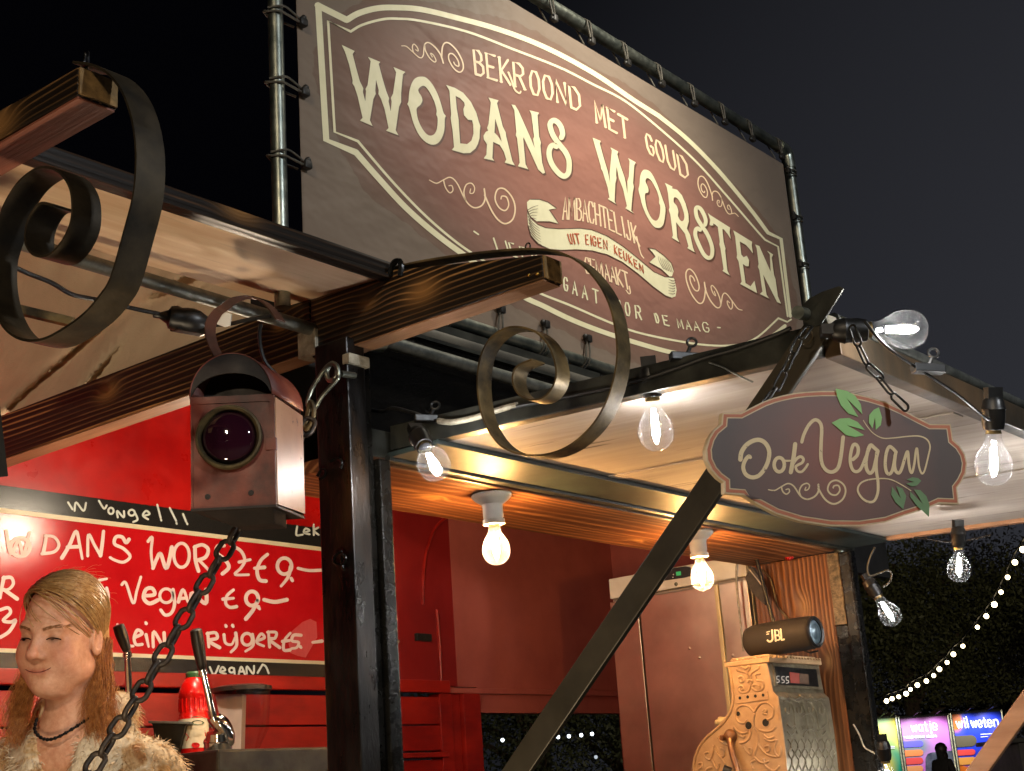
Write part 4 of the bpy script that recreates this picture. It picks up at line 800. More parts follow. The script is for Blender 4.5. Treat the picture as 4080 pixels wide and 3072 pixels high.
# ================================================================ festoon bulbs
M['glass'] = glassy('clear_bulb_glass', (.97, .98, 1, 1), .03, .35, .10, .004)
M['amberglass'] = glassy('amber_bulb_glass', (1, .80, .5, 1), .03, .35, .08, .012)
M['fil_w'] = emit('white_led_filament', (1, .96, .91, 1), 340)
M['fil_a'] = emit('warm_led_filament', (1, .63, .31, 1), 2200)
M['brassy'] = vary('bulb_cap_metal', rgb(150, 130, 90), rgb(190, 170, 120), .3, 1, 40)
def bulb(label, kind, loc, axis, group, spin=0.0):
    """socket at the origin, bulb hanging along local -Z"""
    z = -Vector(axis).normalized(); q = z.to_track_quat('Z', 'Y')
    t = thing('light_bulb', label, 'light bulb', loc, group); t.rotation_mode = 'QUATERNION'; t.rotation_quaternion = q
    if kind not in bulb.cache:
        parts = []
        gl = [(.0128, -.048), (.0132, -.058), (.0165, -.070), (.0235, -.083), (.0288, -.097), (.0302, -.110), (.0285, -.124), (.0235, -.135), (.0155, -.143), (.006, -.1465), (.0004, -.147)]
        parts.append(('glass', MB().lathe([(p[0], -.045 + (p[1] + .045) * .88) for p in smooth_pts(gl, 3)], 28), M['glass' if kind == 'w' else 'amberglass'], 'all'))
        f = MB()
        for k in range(4):
            a = k * math.pi / 2 + .4; x, y = math.cos(a), math.sin(a); f.tube([(x * .003, y * .003, -.072), (x * .0045, y * .0045, -.108)], .0028, 6)
        parts.append(('filament', f, M['fil_' + kind], True))
        parts.append(('stem', MB().tube([(0, 0, -.05), (0, 0, -.074)], [.004, .002], 8), M['glass'], True))
        parts.append(('screw_cap', MB().lathe([(.0125, -.036), (.0132, -.04), (.0125, -.044), (.013, -.049)], 20), M['brassy'], True))
        if kind == 'w':
            parts.append(('socket', MB().lathe([(.0, .012), (.012, .012), (.017, .006), (.019, -.004), (.0205, -.008), (.019, -.012), (.019, -.03), (.0165, -.042), (.014, -.043), (.014, -.038)], 20).obox((0, 0, .018), (.013, 0, 0), (0, .008, 0), (0, 0, .010)), M['rubber'], True))
        else:
            parts.append(('lamp_holder', MB().lathe([(.0, .0), (.043, .0), (.045, -.004), (.044, -.008), (.036, -.016), (.024, -.024), (.0225, -.03), (.0225, -.052), (.020, -.057), (.0245, -.058), (.0245, -.068), (.0175, -.070), (.0165, -.06)], 32), M['white'], True))
        bulb.cache[kind] = []
        off = 0 if kind == 'w' else -.022
        for nm, mb, mt, sm in parts:
            if kind == 'a' and nm != 'lamp_holder': mb.v = [(x, y, z_ + off) for x, y, z_ in mb.v]
            o = mb.build(nm, mt, t, smooth=sm, local=True); bulb.cache[kind].append(o)
    else:
        for src in bulb.cache[kind]:
            o = src.copy(); COL.objects.link(o); o.parent = t
    return t
bulb.cache = {}
GW = 'clear festoon bulbs strung along the raised flap'
def ax(a, b, da, db): return atD(b, db) - atD(a, da)
# (socket top pixel, bulb end pixel, depth)
fest = [('glowing clear bulb lying sideways on the flap corner against the dark sky', (3345, 1318), (3698, 1310), 2.20, 2.19),
        ('glowing clear bulb hanging from the flap side rail left of the ook vegan board', (2590, 1500), (2622, 1797), 2.44, 2.43),
        ('glowing round bulb pointing at the viewer beside the timber post', (1668, 1735), (1748, 1888), 2.66, 2.555),
        ('glowing clear bulb hanging from the front rail right of the ook vegan board', (3958, 1665), (3960, 1935), 2.36, 2.36),
        ('glowing clear bulb hanging from the far side rail against the dark trees', (3818, 2135), (3822, 2320), 3.72, 3.72),
        ('glowing clear bulb tilted on its kinked wire beside the black pillar', (3478, 2345), (3572, 2490), 3.97, 3.94),
        ('glowing clear bulb low beside the black pillar, cut by the bottom edge of the photo', (3520, 2975), (3545, 3160), 3.95, 3.95)]
for lab, a, b, da, db in fest: bulb(lab, 'w', atD(b, db) - ax(a, b, da, db).normalized() * .1348, ax(a, b, da, db), GW)
for i in range(5): bulb('assumed clear bulb farther along the front rail, outside the right edge of the photo', 'w', (2.95 + .24 * i, .92, 2.215), (0, .02, -1), GW)  # assumed unseen bulbs continuing the string, adding light under the flap
GA = 'warm bulbs in white lamp holders under the lintel'
for lab, p in (('warm glowing bulb in a white holder nearest the timber post', (1958, 1968)), ('warm glowing bulb in a white holder in front of the steel fridge', (2775, 2118))):
    h = onZ(p, 2.2497); bulb(lab, 'a', h, (0.03, .0, -1), GA)
# cables
def cable(label, pts, r=.0032, mat='rubber', name='cable', cat='cable'):
    o = MB().tube(smooth_pts([tuple(p) for p in pts], 8), r, 8).build(name, M[mat], None, smooth=True); return tag(o, label, cat)
c12 = crop(1200, 1024); V4d = lambda pts, d: [atD(p, d) for p in V4(pts)]
sr = lambda p: onX(p, XL - .03)
cable('black festoon cable lying along the flap side rail between two bulbs', [sr(p) for p in c12([(410, 985), (520, 1000), (600, 980), (760, 1022), (830, 1050), (900, 1062), (1100, 1045), (1300, 990), (1600, 930), (1900, 870), (2190, 800)])] + [sr(p) for p in crop(2720, 1000)([(0, 745), (150, 690), (330, 640), (560, 560), (700, 500)])], .0038)
tag(MB().tube([sr(p) for p in smooth_pts(c12([(890, 1062), (980, 1070), (1130, 1040), (1300, 985), (1400, 960)]), 5)], .006, 8).build('cable_tape', M['whitepaint'], None, smooth=True), 'pale strip of tape stuck on the flap side rail behind the iron scroll', 'tape')
cable('thin shiny wire stretched from the flap rail toward the steel brace', [sr(p) for p in crop(2720, 1000)([(170, 722), (250, 750), (350, 800), (455, 850)])], .0016, 'galv_dull')
cF = crop(2720, 1000)
cable('black festoon cable running from the corner bulb to the bulb on the front rail', [atD(p, d) for p, d in zip(cF([(1180, 455), (1290, 590), (1400, 680), (1500, 745), (1600, 810), (1780, 930), (1900, 1030), (1975, 1090), (2010, 1095)]), (2.16, 2.17, 2.2, 2.24, 2.26, 2.3, 2.33, 2.34, 2.35))], .0024)
cable('second black cable draped over the front rail toward the right edge of the photo', [onY(p, .925) for p in cF([(950, 470), (1100, 560), (1300, 660), (1500, 760), (1700, 850), (1950, 975), (2212, 1100)])], .004)
cable('twisted green wire holding the tilted bulb on the black pillar', [atD(p, 3.96) for p in crop(2720, 2048)([(1245, 215), (1215, 280), (1198, 350), (1215, 400), (1270, 385), (1330, 365), (1355, 390), (1340, 440), (1300, 470)])], .0028, 'bungee_cord')
cable('thin black cable along the underside of the far side rail', [onX(p, XR + .01) for p in crop(2720, 2048)([(1500, 150), (1680, 178), (1750, 182), (1850, 170), (2000, 135)])], .003)
# wire clips on the rails
for lab, q, d in (('black wire clip on the side rail above the hanging bulb', cF([(20, 690)])[0], 2.4), ('black wire clip on the front rail near the sideways bulb', cF([(1590, 765)])[0], 2.26), ('black wire clip on the side rail above the round bulb', c12([(830, 1050)])[0], 2.72)):
    c = atD(q, d); t = thing('wire_clip', lab, 'wire clip', c, 'wire clips on the flap rails')
    MB().obox(c, (.026, -.014, 0), (.007, .008, 0), (0, 0, .007)).build('clamp', M['rubber'], t, bevel=.002)
    ringtube(c + Vector((.008, -.010, .026)), .008, (.6, -.75, .2), (0.1, .3, .95), .0024).build('ring', M['rubber'], t, smooth=True)
    MB().tube([c, c + Vector((.006, -.008, .02))], .0035, 8).build('stalk', M['rubber'], t, smooth=True)
# ================================================================ power lead with an in-line connector, bail strap
cable('black power lead running under the pipe to the in-line plug', [atD(p, 2.3 + .04 * i) for i, p in enumerate(K1([(60, 50), (190, 110), (330, 165), (460, 240), (580, 268), (700, 290), (850, 330), (1030, 368)]))], .0042)
cable('short black lead leaving the in-line plug behind the pipe', [atD(p, 2.62) for p in K1([(1340, 440), (1480, 435), (1600, 408), (1760, 380)])], .0042)
pc = thing('inline_plug', 'black in-line power connector dangling under the pipe', 'power connector', tuple(atD(K1([(1220, 410)])[0], 2.6)))
a_, b_ = atD(K1([(1100, 390)])[0], 2.6), atD(K1([(1345, 435)])[0], 2.62); u_ = (b_ - a_).normalized()
q_ = u_.to_track_quat('Z', 'Y').to_matrix().to_4x4(); Lp = (b_ - a_).length
MB().lathe([(.004, -.03), (.007, -.028), (.006, -.018), (.013, -.004), (.021, .0), (.0235, .01), (.0215, .02), (.0235, .028), (.024, .04), (.022, Lp * .75), (.013, Lp), (.004, Lp + .01)], 18, Matrix.Translation(a_) @ q_).build('plug_body', M['rubber'], pc, smooth=True)
MB().obox((a_ + b_) / 2 + Vector((0, 0, -.012)), u_ * .028, (0, .012, 0), (0, 0, .012)).build('latch', M['rubber'], pc, bevel=.004)
tp = atD(K1([(1462, 400)])[0], 2.55); ob = MB().prism([atD(p, 2.55) for p in K1([(1440, 345), (1500, 370), (1490, 440), (1455, 450), (1405, 432), (1430, 395)])], (.004, .003, 0)).build('tape', M['white'], None); tag(ob, 'scrap of white tape under the pipe beside the plug', 'tape')
# ================================================================ old road lantern
M['rustred'] = vary('rusty_red_lantern_paint', rgb(52, 22, 15), rgb(114, 50, 34), .46, .15, 9, bump=.3, r2=.62, bscale=90)
M['litside'] = NT('worn_lit_side_sheet'); _n = M['litside']; _f = _n.noise(_n.pos((1, 1, .5)), 60, 6, .7); _g = _n.noise(_n.pos(), 10, 4, .5)
_n.set(_n.mix(_n.ramp(_f, [(.60, (0, 0, 0, 1)), (.66, (.85, .85, .85, 1))]), _n.ramp(_g, [(.35, rgb(150, 104, 78)), (.7, rgb(178, 134, 104))]), rgb(56, 36, 28)), .4, .1); _n.bump(_f, .2, .001); M['litside'] = _n.m
M['sooty'] = vary('sooty_metal', rgb(17, 14, 12), rgb(38, 29, 24), .6, .2, 18, bump=.2)
LD = 2.30
lf0 = np.array(atD((762, 1590), LD)); yaw = math.radians(14)
wv = hr * math.cos(yaw) + rec * math.sin(yaw) * .25; wv /= np.linalg.norm(wv); wv = np.array([*wv[:2], 0.0])
zv = np.array([0, 0, 1.0])
Wd = np.linalg.norm(np.array(atD(K1([(1765, 930)])[0], LD + .0)) - lf0)
dv = np.array([-wv[1], wv[0], 0]); dv = dv if np.dot(dv, rec) > 0 else -dv
# depth direction turned so that the right flank shows
dv = dv * math.cos(.33) + wv * math.sin(.33)
lp = lambda x, y, z: Vector(lf0 + wv * x * Wd + dv * y * Wd + zv * z * Wd)
Hn = 1.38
lt = thing('road_lantern', 'old rusty red road lantern with a round purple lens hung under the burnt beam', 'lantern', tuple(lp(.5, .5, -Hn)))
DY = .86
bd = MB(); c8 = [lp(x, y, z) for z in (-Hn, .0) for x, y in ((0, 0), (1, 0), (1, DY), (0, DY))]
bd.add(c8, [(0, 3, 2, 1), (4, 5, 6, 7), (0, 1, 5, 4), (2, 3, 7, 6), (3, 0, 4, 7)]); bdo = bd.build('body', M['rustred'], lt)
MB().prism([lp(1.004, .03, -Hn + .01), lp(1.004, DY, -Hn + .03), lp(1.004, DY, -.06), lp(1.004, .03, -.02)], Vector(wv) * .002).build('side_sheet', M['litside'], lt)  # paler flank: bulb light put into its colour, dark specks are wear
for x0, x1 in ((-.004, .02), (.965, 1.012)):
    MB().prism([lp(x0, -.012, -Hn), lp(x1, -.012, -Hn), lp(x1, -.012, 0), lp(x0, -.012, 0)], Vector(dv) * .003).build('corner_strip', M['rustred'], lt)
MB().prism([lp(-.01, -.014, -.075), lp(1.01, -.014, -.075), lp(1.01, -.014, .015), lp(-.01, -.014, .015)], Vector(dv) * .004).build('top_strip', M['rustred'], lt)
# arched hood, sheet bent over the top, open at the front
arc = [(.5 - .5 * math.cos(a) * 1.02, .56 * math.sin(a)) for a in np.linspace(0, math.pi, 22)]
hv = []
for x, z in arc:
    for y in (-.04, DY + .03):
        hv.append(lp(x + (.0 if y < 0 else .01), y, z + .01))
hm = MB().add(hv, [(2 * i, 2 * i + 1, 2 * i + 3, 2 * i + 2) for i in range(21)])
hood = hm.build('hood', M['rustred'], lt, smooth='all'); sd = hood.modifiers.new('thickness', 'SOLIDIFY'); sd.thickness = .0016
MB().prism([lp(x, .30, z * .98) for x, z in arc], Vector(dv) * .002).build('hood_back', M['sooty'], lt)
MB().prism([lp(x, -.03, z * .99) for x, z in arc] + [lp(.5 - .5 * math.cos(a) * .96, -.03, .30 * math.sin(a) + .005) for a in np.linspace(math.pi, 0, 18)][1:-1], Vector(dv) * .003).build('hood_front', M['sooty'], lt)
MB().prism([lp(x, y, .005) for x, y in ((0.01, 0), (.99, 0), (.99, DY), (.01, DY))], (0, 0, .002)).build('top_plate', M['sooty'], lt)
# ring and lens
Rm = Matrix(((wv[0], 0, -np.cross(wv, zv)[0] * -1, 0), (wv[1], 0, -np.cross(wv, zv)[1] * -1, 0), (0, 1, 0, 0), (0, 0, 0, 1)))
fn = Vector(np.cross(wv, zv)); fn = fn if fn.dot(Vector(rec)) < 0 else -fn
Rm = Matrix((( wv[0], 0, fn.x, 0), (wv[1], 0, fn.y, 0), (0, 1, fn.z, 0), (0, 0, 0, 1)))
lc = lp(.46, 0, -.52); LM = Matrix.Translation(lc) @ Rm; rr = .40 * Wd
M['brassring'] = vary('tarnished_brass', rgb(48, 40, 26), rgb(92, 80, 52), .5, .5, 40, bump=.2)
MB().lathe([(rr, 0), (rr * 1.02, .008), (rr * .99, .013), (rr * .93, .014), (rr * .88, .010), (rr * .80, -.004)], 40, LM).build('lens_ring', M['brassring'], lt, smooth=True)
_n = NT('purple_lens_glass'); _n.set(rgb(34, 10, 22), .05); _n.b.inputs['Coat Weight'].default_value = .6; M['lens'] = _n.m
MB().lathe([(rr * .86, .0)] + [(rr * .80 * math.cos(a), .004 + .016 * math.sin(a)) for a in np.linspace(0, math.pi / 2 - .02, 10)], 40, LM).build('lens', M['lens'], lt, smooth='all')
for k in range(3): ringtube(LM @ Vector((0, 0, .0065 + .0052 * k)), rr * (.72 - .20 * k), wv, zv, .0009, 32).build('lens_groove', M['lens'], lt, smooth=True)
for x, z in ((.19, -1.24), (.71, -1.22)): MB().lathe([(.036 * Wd, .0), (.034 * Wd, .0012), (.0005, .0014)], 12, Matrix.Translation(lp(x, -.001, z)) @ Rm).build('vent_hole', M['sooty'], lt)
MB().prism([lp(.90, -.02, -.70), lp(1.03, -.02, -.70), lp(1.03, -.02, -.54), lp(.90, -.02, -.54)], Vector(dv) * .006).build('hinge', M['rustred'], lt, bevel=.001)
MB().prism([lp(.03, .0, -Hn), lp(.97, .0, -Hn), lp(.82, .4, -Hn - .16), lp(.3, .4, -Hn - .16)], Vector(dv) * .05).build('base', M['sooty'], lt, bevel=.002)
MB().prism([lp(-.01, -.015, -Hn - .0), lp(1.01, -.015, -Hn), lp(1.01, DY, -Hn), lp(-.01, DY, -Hn)], (0, 0, -.004)).build('base', M['sooty'], lt)
hd = [atD(p, d) for p, d in zip(K1([(1415, 650), (1370, 540), (1365, 440), (1405, 365), (1450, 330), (1530, 275), (1620, 262), (1700, 285), (1765, 340), (1818, 415)]), (LD + .03, LD + .05, LD + .08, LD + .12, LD + .17, LD + .24, LD + .27, LD + .27, LD + .25, LD + .22))]
M['strap'] = vary('brown_leather_strap', rgb(58, 34, 24), rgb(92, 54, 38), .5, 0, 20)
MB().ribbon([Vector(p) for p in smooth_pts([tuple(p) for p in hd], 6)], Vector(wv) * .004 + Vector(dv) * .010, .0012).build('handle', M['strap'], lt, smooth=True)
MB().tube([atD(p, LD + .15) for p in smooth_pts(K1([(1690, 435), (1682, 500), (1690, 590), (1720, 680), (1775, 745), (1830, 800)]), 5)], .0034, 8).build('wire_loop', M['rubber'], lt, smooth=True)
# black speaker box edge at the left border
bx = thing('hanging_box', 'black box edge hanging at the left border below the burnt beam', 'box', tuple(atD((0, 1700), 2.0)))
MB().prism([atD(p, 2.0) for p in K1([(-160, 885), (0, 885), (14, 930), (72, 1420), (60, 1440), (-160, 1425)])], Vector(hr) * -.15).build('casing', vary('matt_black_casing', (.0015, .0015, .0015, 1), (.003, .003, .003, 1), .9, 0, 10, bump=0), bx, bevel=.004)
# ================================================================ menu board
MY = YB - .012
mb_ = thing('menu_board', 'red menu board with black bands and hand-painted white prices in euros', 'menu board', (2.6, MY, 2.2))
K2 = crop(0, 2048); mp_ = lambda p: onY(p, MY - .010)
zb_at = lambda p: onY(p, MY - .01).z
X0m, X1m = onY((-500, 2000), MY).x, onY((1400, 2300), MY).x
zt0 = zb_at((384, 1985)); zs0 = zb_at((700, 2048 + 62 * .6148 + 13)); 
zc1a, zc1b = zb_at(K2([(1200, 107)])[0]), zb_at(K2([(1200, 135)])[0]); zc2a, zc2b = zb_at(K2([(1200, 918)])[0]), zb_at(K2([(1200, 942)])[0]); zb2 = zb_at(K2([(1500, 1084)])[0])
_n = NT('glossy_red_board'); _f = _n.noise(_n.pos((1, 1, 1)), 300, 3, .6); _g = _n.noise(_n.pos((1, 1, 1)), 9, 5, .6)
_n.set(_n.ramp(_g, [(.3, rgb(172, 14, 22)), (.75, rgb(192, 24, 30))]), .16); _n.bump(_f, .12, .0015); M['boardred'] = _n.m
_n = NT('glossy_black_board'); _f = _n.noise(_n.pos((1, 1, 1)), 260, 3, .6); _n.set(rgb(34, 34, 34), .2); _n.bump(_f, .2, .002); M['boardblk'] = _n.m
M['boardcream'] = vary('cream_stripe_paint', rgb(206, 196, 168), rgb(216, 208, 182), .3, 0, 10, bump=0)
MB().box((X0m, MY - .01, zc2b), (X1m, MY, zc1a)).build('red_panel', M['boardred'], mb_)
MB().box((X0m, MY - .011, zc1a), (X1m, MY, zt0)).build('black_band', M['boardblk'], mb_)
MB().box((X0m, MY - .011, zb2), (X1m, MY, zc2b)).build('black_band', M['boardblk'], mb_)
MB().box((X0m, MY - .0125, zc1b), (X1m, MY - .0095, zc1a)).build('stripe', M['boardcream'], mb_)
MB().box((X0m, MY - .0125, zc2b), (X1m, MY - .0095, zc2a)).build('stripe', M['boardcream'], mb_)
M['chalk'] = worn('white_paint_marker', rgb(226, 204, 200), rgb(206, 140, 138), .64)
ql = [Print(lambda p: onY(p, MY - .0115), (0, -1, 0), .0008, .00003) for _ in range(3)]
hr_ = random.Random(9)
def hand(pts, w=15, cl=False): my_ = sum(y for x, y in pts) / len(pts); ql[0 if my_ < 410 and not (pts[0][0] < 30 or 640 <= pts[0][0] <= 950 and my_ > 405) else 1 if my_ < 655 else 2].stroke(K2(pts), w * hr_.uniform(.72, 1.05), None if cl else w * hr_.uniform(.6, 1.05), closed=cl)
for a in ([(40,110),(70,260),(120,170),(150,265),(190,120)], [(300,140),(280,250)], [(290,140),(350,150),(380,200),(350,245),(270,258)], [(400,285),(450,200),(492,112),(515,200),(532,290)], [(435,215),(510,212)], [(567,272),(572,135),(610,200),(650,270)], [(650,270),(662,190),(670,112)], [(835,165),(815,185),(790,150),(750,150),(742,195),(800,225),(842,275),(800,312),(745,300),(712,282)],
          [(958,178),(985,152),(978,250),(990,352)], [(990,352),(1015,290),(1040,258),(1075,352),(1100,280),(1112,215)], [(1262,212),(1266,300),(1285,370)], [(1258,215),(1310,200),(1348,230),(1330,280),(1270,302)], [(1290,300),(1350,362)], [(1450,205),(1410,208),(1402,250),(1455,295),(1482,345),(1440,388)], [(1500,205),(1560,240),(1585,300),(1560,350),(1522,392),(1610,394)], [(1548,312),(1620,296)],
          [(1732,262),(1690,300),(1665,365),(1680,425),(1722,435)], [(1648,352),(1712,346)], [(1884,340),(1865,410),(1820,468)], [(1886,418),(1894,432)], [(1930,352),(2000,366),(2085,364)],
          [(24,412),(10,480),(0,545)], [(20,415),(70,412),(85,450),(60,485),(20,495)], [(25,490),(110,550)], [(640,430),(690,420)], [(690,480),(700,540),(672,570)], [(788,458),(815,448),(862,578),(885,500),(912,408)], [(935,530),(1000,522),(985,482),(945,490),(930,545),(968,580),(1022,558)], [(1120,490),(1130,580),(1110,640),(1070,655),(1040,622)], [(1155,570),(1185,490),(1216,570)], [(1160,548),(1210,545)], [(1238,570),(1245,512),(1330,580),(1335,490)],
          [(1512,492),(1470,530),(1462,580),(1490,605),(1532,600)], [(1444,552),(1512,546)], [(1666,560),(1640,620),(1592,680)], [(1672,602),(1682,616)], [(1710,556),(1780,570),(1858,556)], [(0,622),(50,608),(66,640),(20,690),(70,700),(100,690),(60,760),(0,800)],
          [(760,715),(790,790),(838,850),(862,856)], [(868,802),(920,775),(890,752),(868,800),(880,845),(920,845)], [(945,782),(962,860)], [(992,862),(996,762),(1060,860),(1062,770)], [(1345,772),(1352,862)], [(1340,776),(1395,770),(1405,805),(1352,822),(1422,866)], [(1450,782),(1460,835),(1500,845),(1522,800)], [(1526,772),(1532,850),(1495,895)], [(1635,780),(1640,850),(1590,890)], [(1662,822),(1712,802),(1690,777),(1662,830),(1708,856)], [(1738,762),(1746,862)], [(1732,766),(1788,768),(1780,805),(1742,812),(1812,866)],
          [(1880,772),(1842,820),(1838,880),(1878,882)], [(1830,826),(1874,820)], [(1950,786),(1902,786),(1892,822),(1934,832),(1922,865),(1888,872)], [(1945,860),(1950,866)], [(2025,832),(2085,824)], [(1000,900),(1004,906)]): hand(a, 14 if a[0][1] > 700 else 16)
for e in (ell(130, 215, 62, 60), ell(1175, 268, 50, 78), ell(1842, 338, 46, 52), ell(1076, 530, 42, 45), ell(1632, 548, 40, 46), ell(1600, 812, 34, 38)): hand(e, 15, True)
for x, y in ((942, 702), (1460, 720), (1506, 722)): hand([(x, y), (x + 4, y + 8)], 13)
for q in ql: q.build('lettering', M['chalk'], mb_)
q = Print(lambda p: onY(p, MY - .0115), (0, -1, 0), .0009, .00003)
for a in ([(440,-75),(468,-30)], [(482,-20),(492,-75),(540,-20),(556,-72)], [(640,-85),(672,-35),(690,-55)], [(762,22),(758,-20),(800,22),(802,-18)], [(872,-10),(890,35),(862,52)], [(930,12),(968,0),(945,-20),(925,10),(958,35)], [(1018,-60),(1040,25)], [(1042,36),(1044,42)], [(1098,-40),(1140,45)], [(1142,58),(1144,64)], [(1185,0),(1205,50)], [(1210,60),(1213,66)], [(1925,80),(1920,136),(1960,134)], [(1968,120),(2004,108),(1980,94),(1968,120),(2005,132)], [(2032,68),(2032,136)], [(2062,88),(2034,108),(2064,136)],
          [(1358,992),(1386,1042),(1416,986)], [(1425,1022),(1458,1012),(1440,992),(1424,1022),(1462,1036)], [(1515,1000),(1518,1045),(1490,1056)], [(1545,1042),(1562,990),(1586,1040)], [(1548,1022),(1580,1020)], [(1598,1034),(1600,988),(1640,1036),(1645,985)], [(1668,1030),(1700,976)], [(1702,976),(1722,990),(1740,1032)]): q.stroke(K2(a), 8)
for e in (ell(718, -20, 17, 20), ell(852, -8, 20, 19), ell(1500, 1012, 16, 16)): q.stroke(K2(e), 8, closed=True)
q.build('small_lettering', vary('pale_marker', rgb(196, 206, 204), rgb(206, 214, 210), .6, 0, 10, bump=0), mb_)
q = Print(lambda p: onY(p, MY - .0115), (0, -1, 0), .0005, .00003); q.fill(K2([(1890,760),(1960,700),(2010,680),(2050,700),(2055,800),(2020,860),(1980,930),(1930,920),(1880,900),(1870,840)])); q.build('smear', vary('wiped_red_smear', rgb(188, 52, 56), rgb(206, 84, 86), .5, 0, 12, (1, 1, .4), 0), mb_)
lamp('assumed_ceiling_light', (2.55, 2.73, 2.6), 13, (1, .82, .60), .06)
cl_ = thing('assumed_ceiling_lamp', 'assumed round ceiling lamp inside the cart, mirrored in the menu board', 'lamp', (2.55, 2.73, 2.70)); MB().ball((2.55, 2.73, 2.60), .05, 16).build('globe', emit('lit_globe', (1, .85, .62, 1), 16), cl_, smooth='all'); MB().tube([(2.55, 2.73, 2.65), (2.55, 2.73, 2.80)], .012).build('stem', M['white'], cl_, smooth=True)  # assumed unseen lamp, read off the glare on the menu board
bpy.data.objects['assumed_ceiling_light'].location = (2.55, 2.66, 2.54)
kl = thing('added_canvas_lamp', 'added lamp bulb, unseen behind the road lantern, lighting the canvas and red wall', 'lamp', (2.2, 2.6, 2.36)); MB().ball((2.2, 2.6, 2.30), .022, 12).build('globe', emit('added_lamp_globe', (1, .8, .58, 1), 20), kl, smooth='all'); MB().tube([(2.2, 2.6, 2.32), (2.2, 2.6, 2.36)], .014).tube([(2.2, 2.6, 2.36), (2.2, 2.6, 2.9)], .003).build('holder', M['rubber'], kl, smooth=True)
lamp('added_canvas_light', (2.2, 2.6, 2.27), 12, (1, .80, .58), .03, kl)  # added lamp that brightens the canvas, out of sight behind the lantern
# ================================================================ the woman behind the counter
def surface_net(F, org, h):
    """mesh of the zero surface of a sampled distance field"""
    s = F < 0; nx, ny, nz = F.shape
    corners = [(i, j, k) for i in (0, 1) for j in (0, 1) for k in (0, 1)]
    sl = lambda i, j, k: (slice(i, nx - 1 + i), slice(j, ny - 1 + j), slice(k, nz - 1 + k))
    cnt = sum(s[sl(*c)].astype(np.int8) for c in corners); act = (cnt > 0) & (cnt < 8)
    idx = -np.ones(act.shape, int); cells = np.argwhere(act); idx[act] = np.arange(len(cells))
    acc = np.zeros((len(cells), 3)); num = np.zeros(len(cells))
    for a in range(8):
        for b in range(a + 1, 8):
            ca, cb = corners[a], corners[b]
            if sum(abs(p - q) for p, q in zip(ca, cb)) != 1: continue
            fa = F[cells[:, 0] + ca[0], cells[:, 1] + ca[1], cells[:, 2] + ca[2]]; fb = F[cells[:, 0] + cb[0], cells[:, 1] + cb[1], cells[:, 2] + cb[2]]
            m = (fa < 0) != (fb < 0); t = np.where(m, fa / np.where(m, fa - fb, 1), 0)
            p = np.array(ca)[None] + t[:, None] * (np.array(cb) - np.array(ca))[None]; acc[m] += p[m]; num[m] += 1
    V = org + (cells + acc / np.maximum(num, 1)[:, None]) * h; Q = []
    for ax_ in range(3):
        o = [a for a in range(3) if a != ax_]; d = [0, 0, 0]; d[ax_] = 1
        A_ = s[:nx - d[0], :ny - d[1], :nz - d[2]] != s[d[0]:, d[1]:, d[2]:]; E = np.argwhere(A_)
        e1 = np.zeros(3, int); e1[o[0]] = 1; e2 = np.zeros(3, int); e2[o[1]] = 1
        ok = (E[:, o[0]] > 0) & (E[:, o[1]] > 0) & (E[:, o[0]] < act.shape[o[0]]) & (E[:, o[1]] < act.shape[o[1]]); E = E[ok]
        g = lambda q: idx[q[:, 0], q[:, 1], q[:, 2]]
        Q.append(np.stack([g(E), g(E - e1), g(E - e1 - e2), g(E - e2)], 1))
    Q = np.concatenate(Q); Q = Q[(Q >= 0).all(1)]
    return V, Q
def ellip(P, c, r):
    q = (P - np.array(c)) / np.array(r); k0 = np.linalg.norm(q, axis=-1); k1 = np.linalg.norm(q / np.array(r), axis=-1); return k0 * (k0 - 1) / np.maximum(k1, 1e-6)
def caps(P, a, b, ra, rb):
    a, b = np.array(a, float), np.array(b, float); t = np.clip(((P - a) @ (b - a)) / np.dot(b - a, b - a), 0, 1); return np.linalg.norm(P - (a + t[..., None] * (b - a)), axis=-1) - (ra + (rb - ra) * t)
def su_(a, b, k): h = np.clip(.5 + .5 * (b - a) / k, 0, 1); return b + (a - b) * h - k * h * (1 - h)
def sd_(a, b, k): return -su_(-a, b, k)          # carve b out of a
def grid(lo, hi, h):
    ax_ = [np.arange(l, u + h, h) for l, u in zip(lo, hi)]; return np.stack(np.meshgrid(*ax_, indexing='ij'), -1), np.array(lo, float)
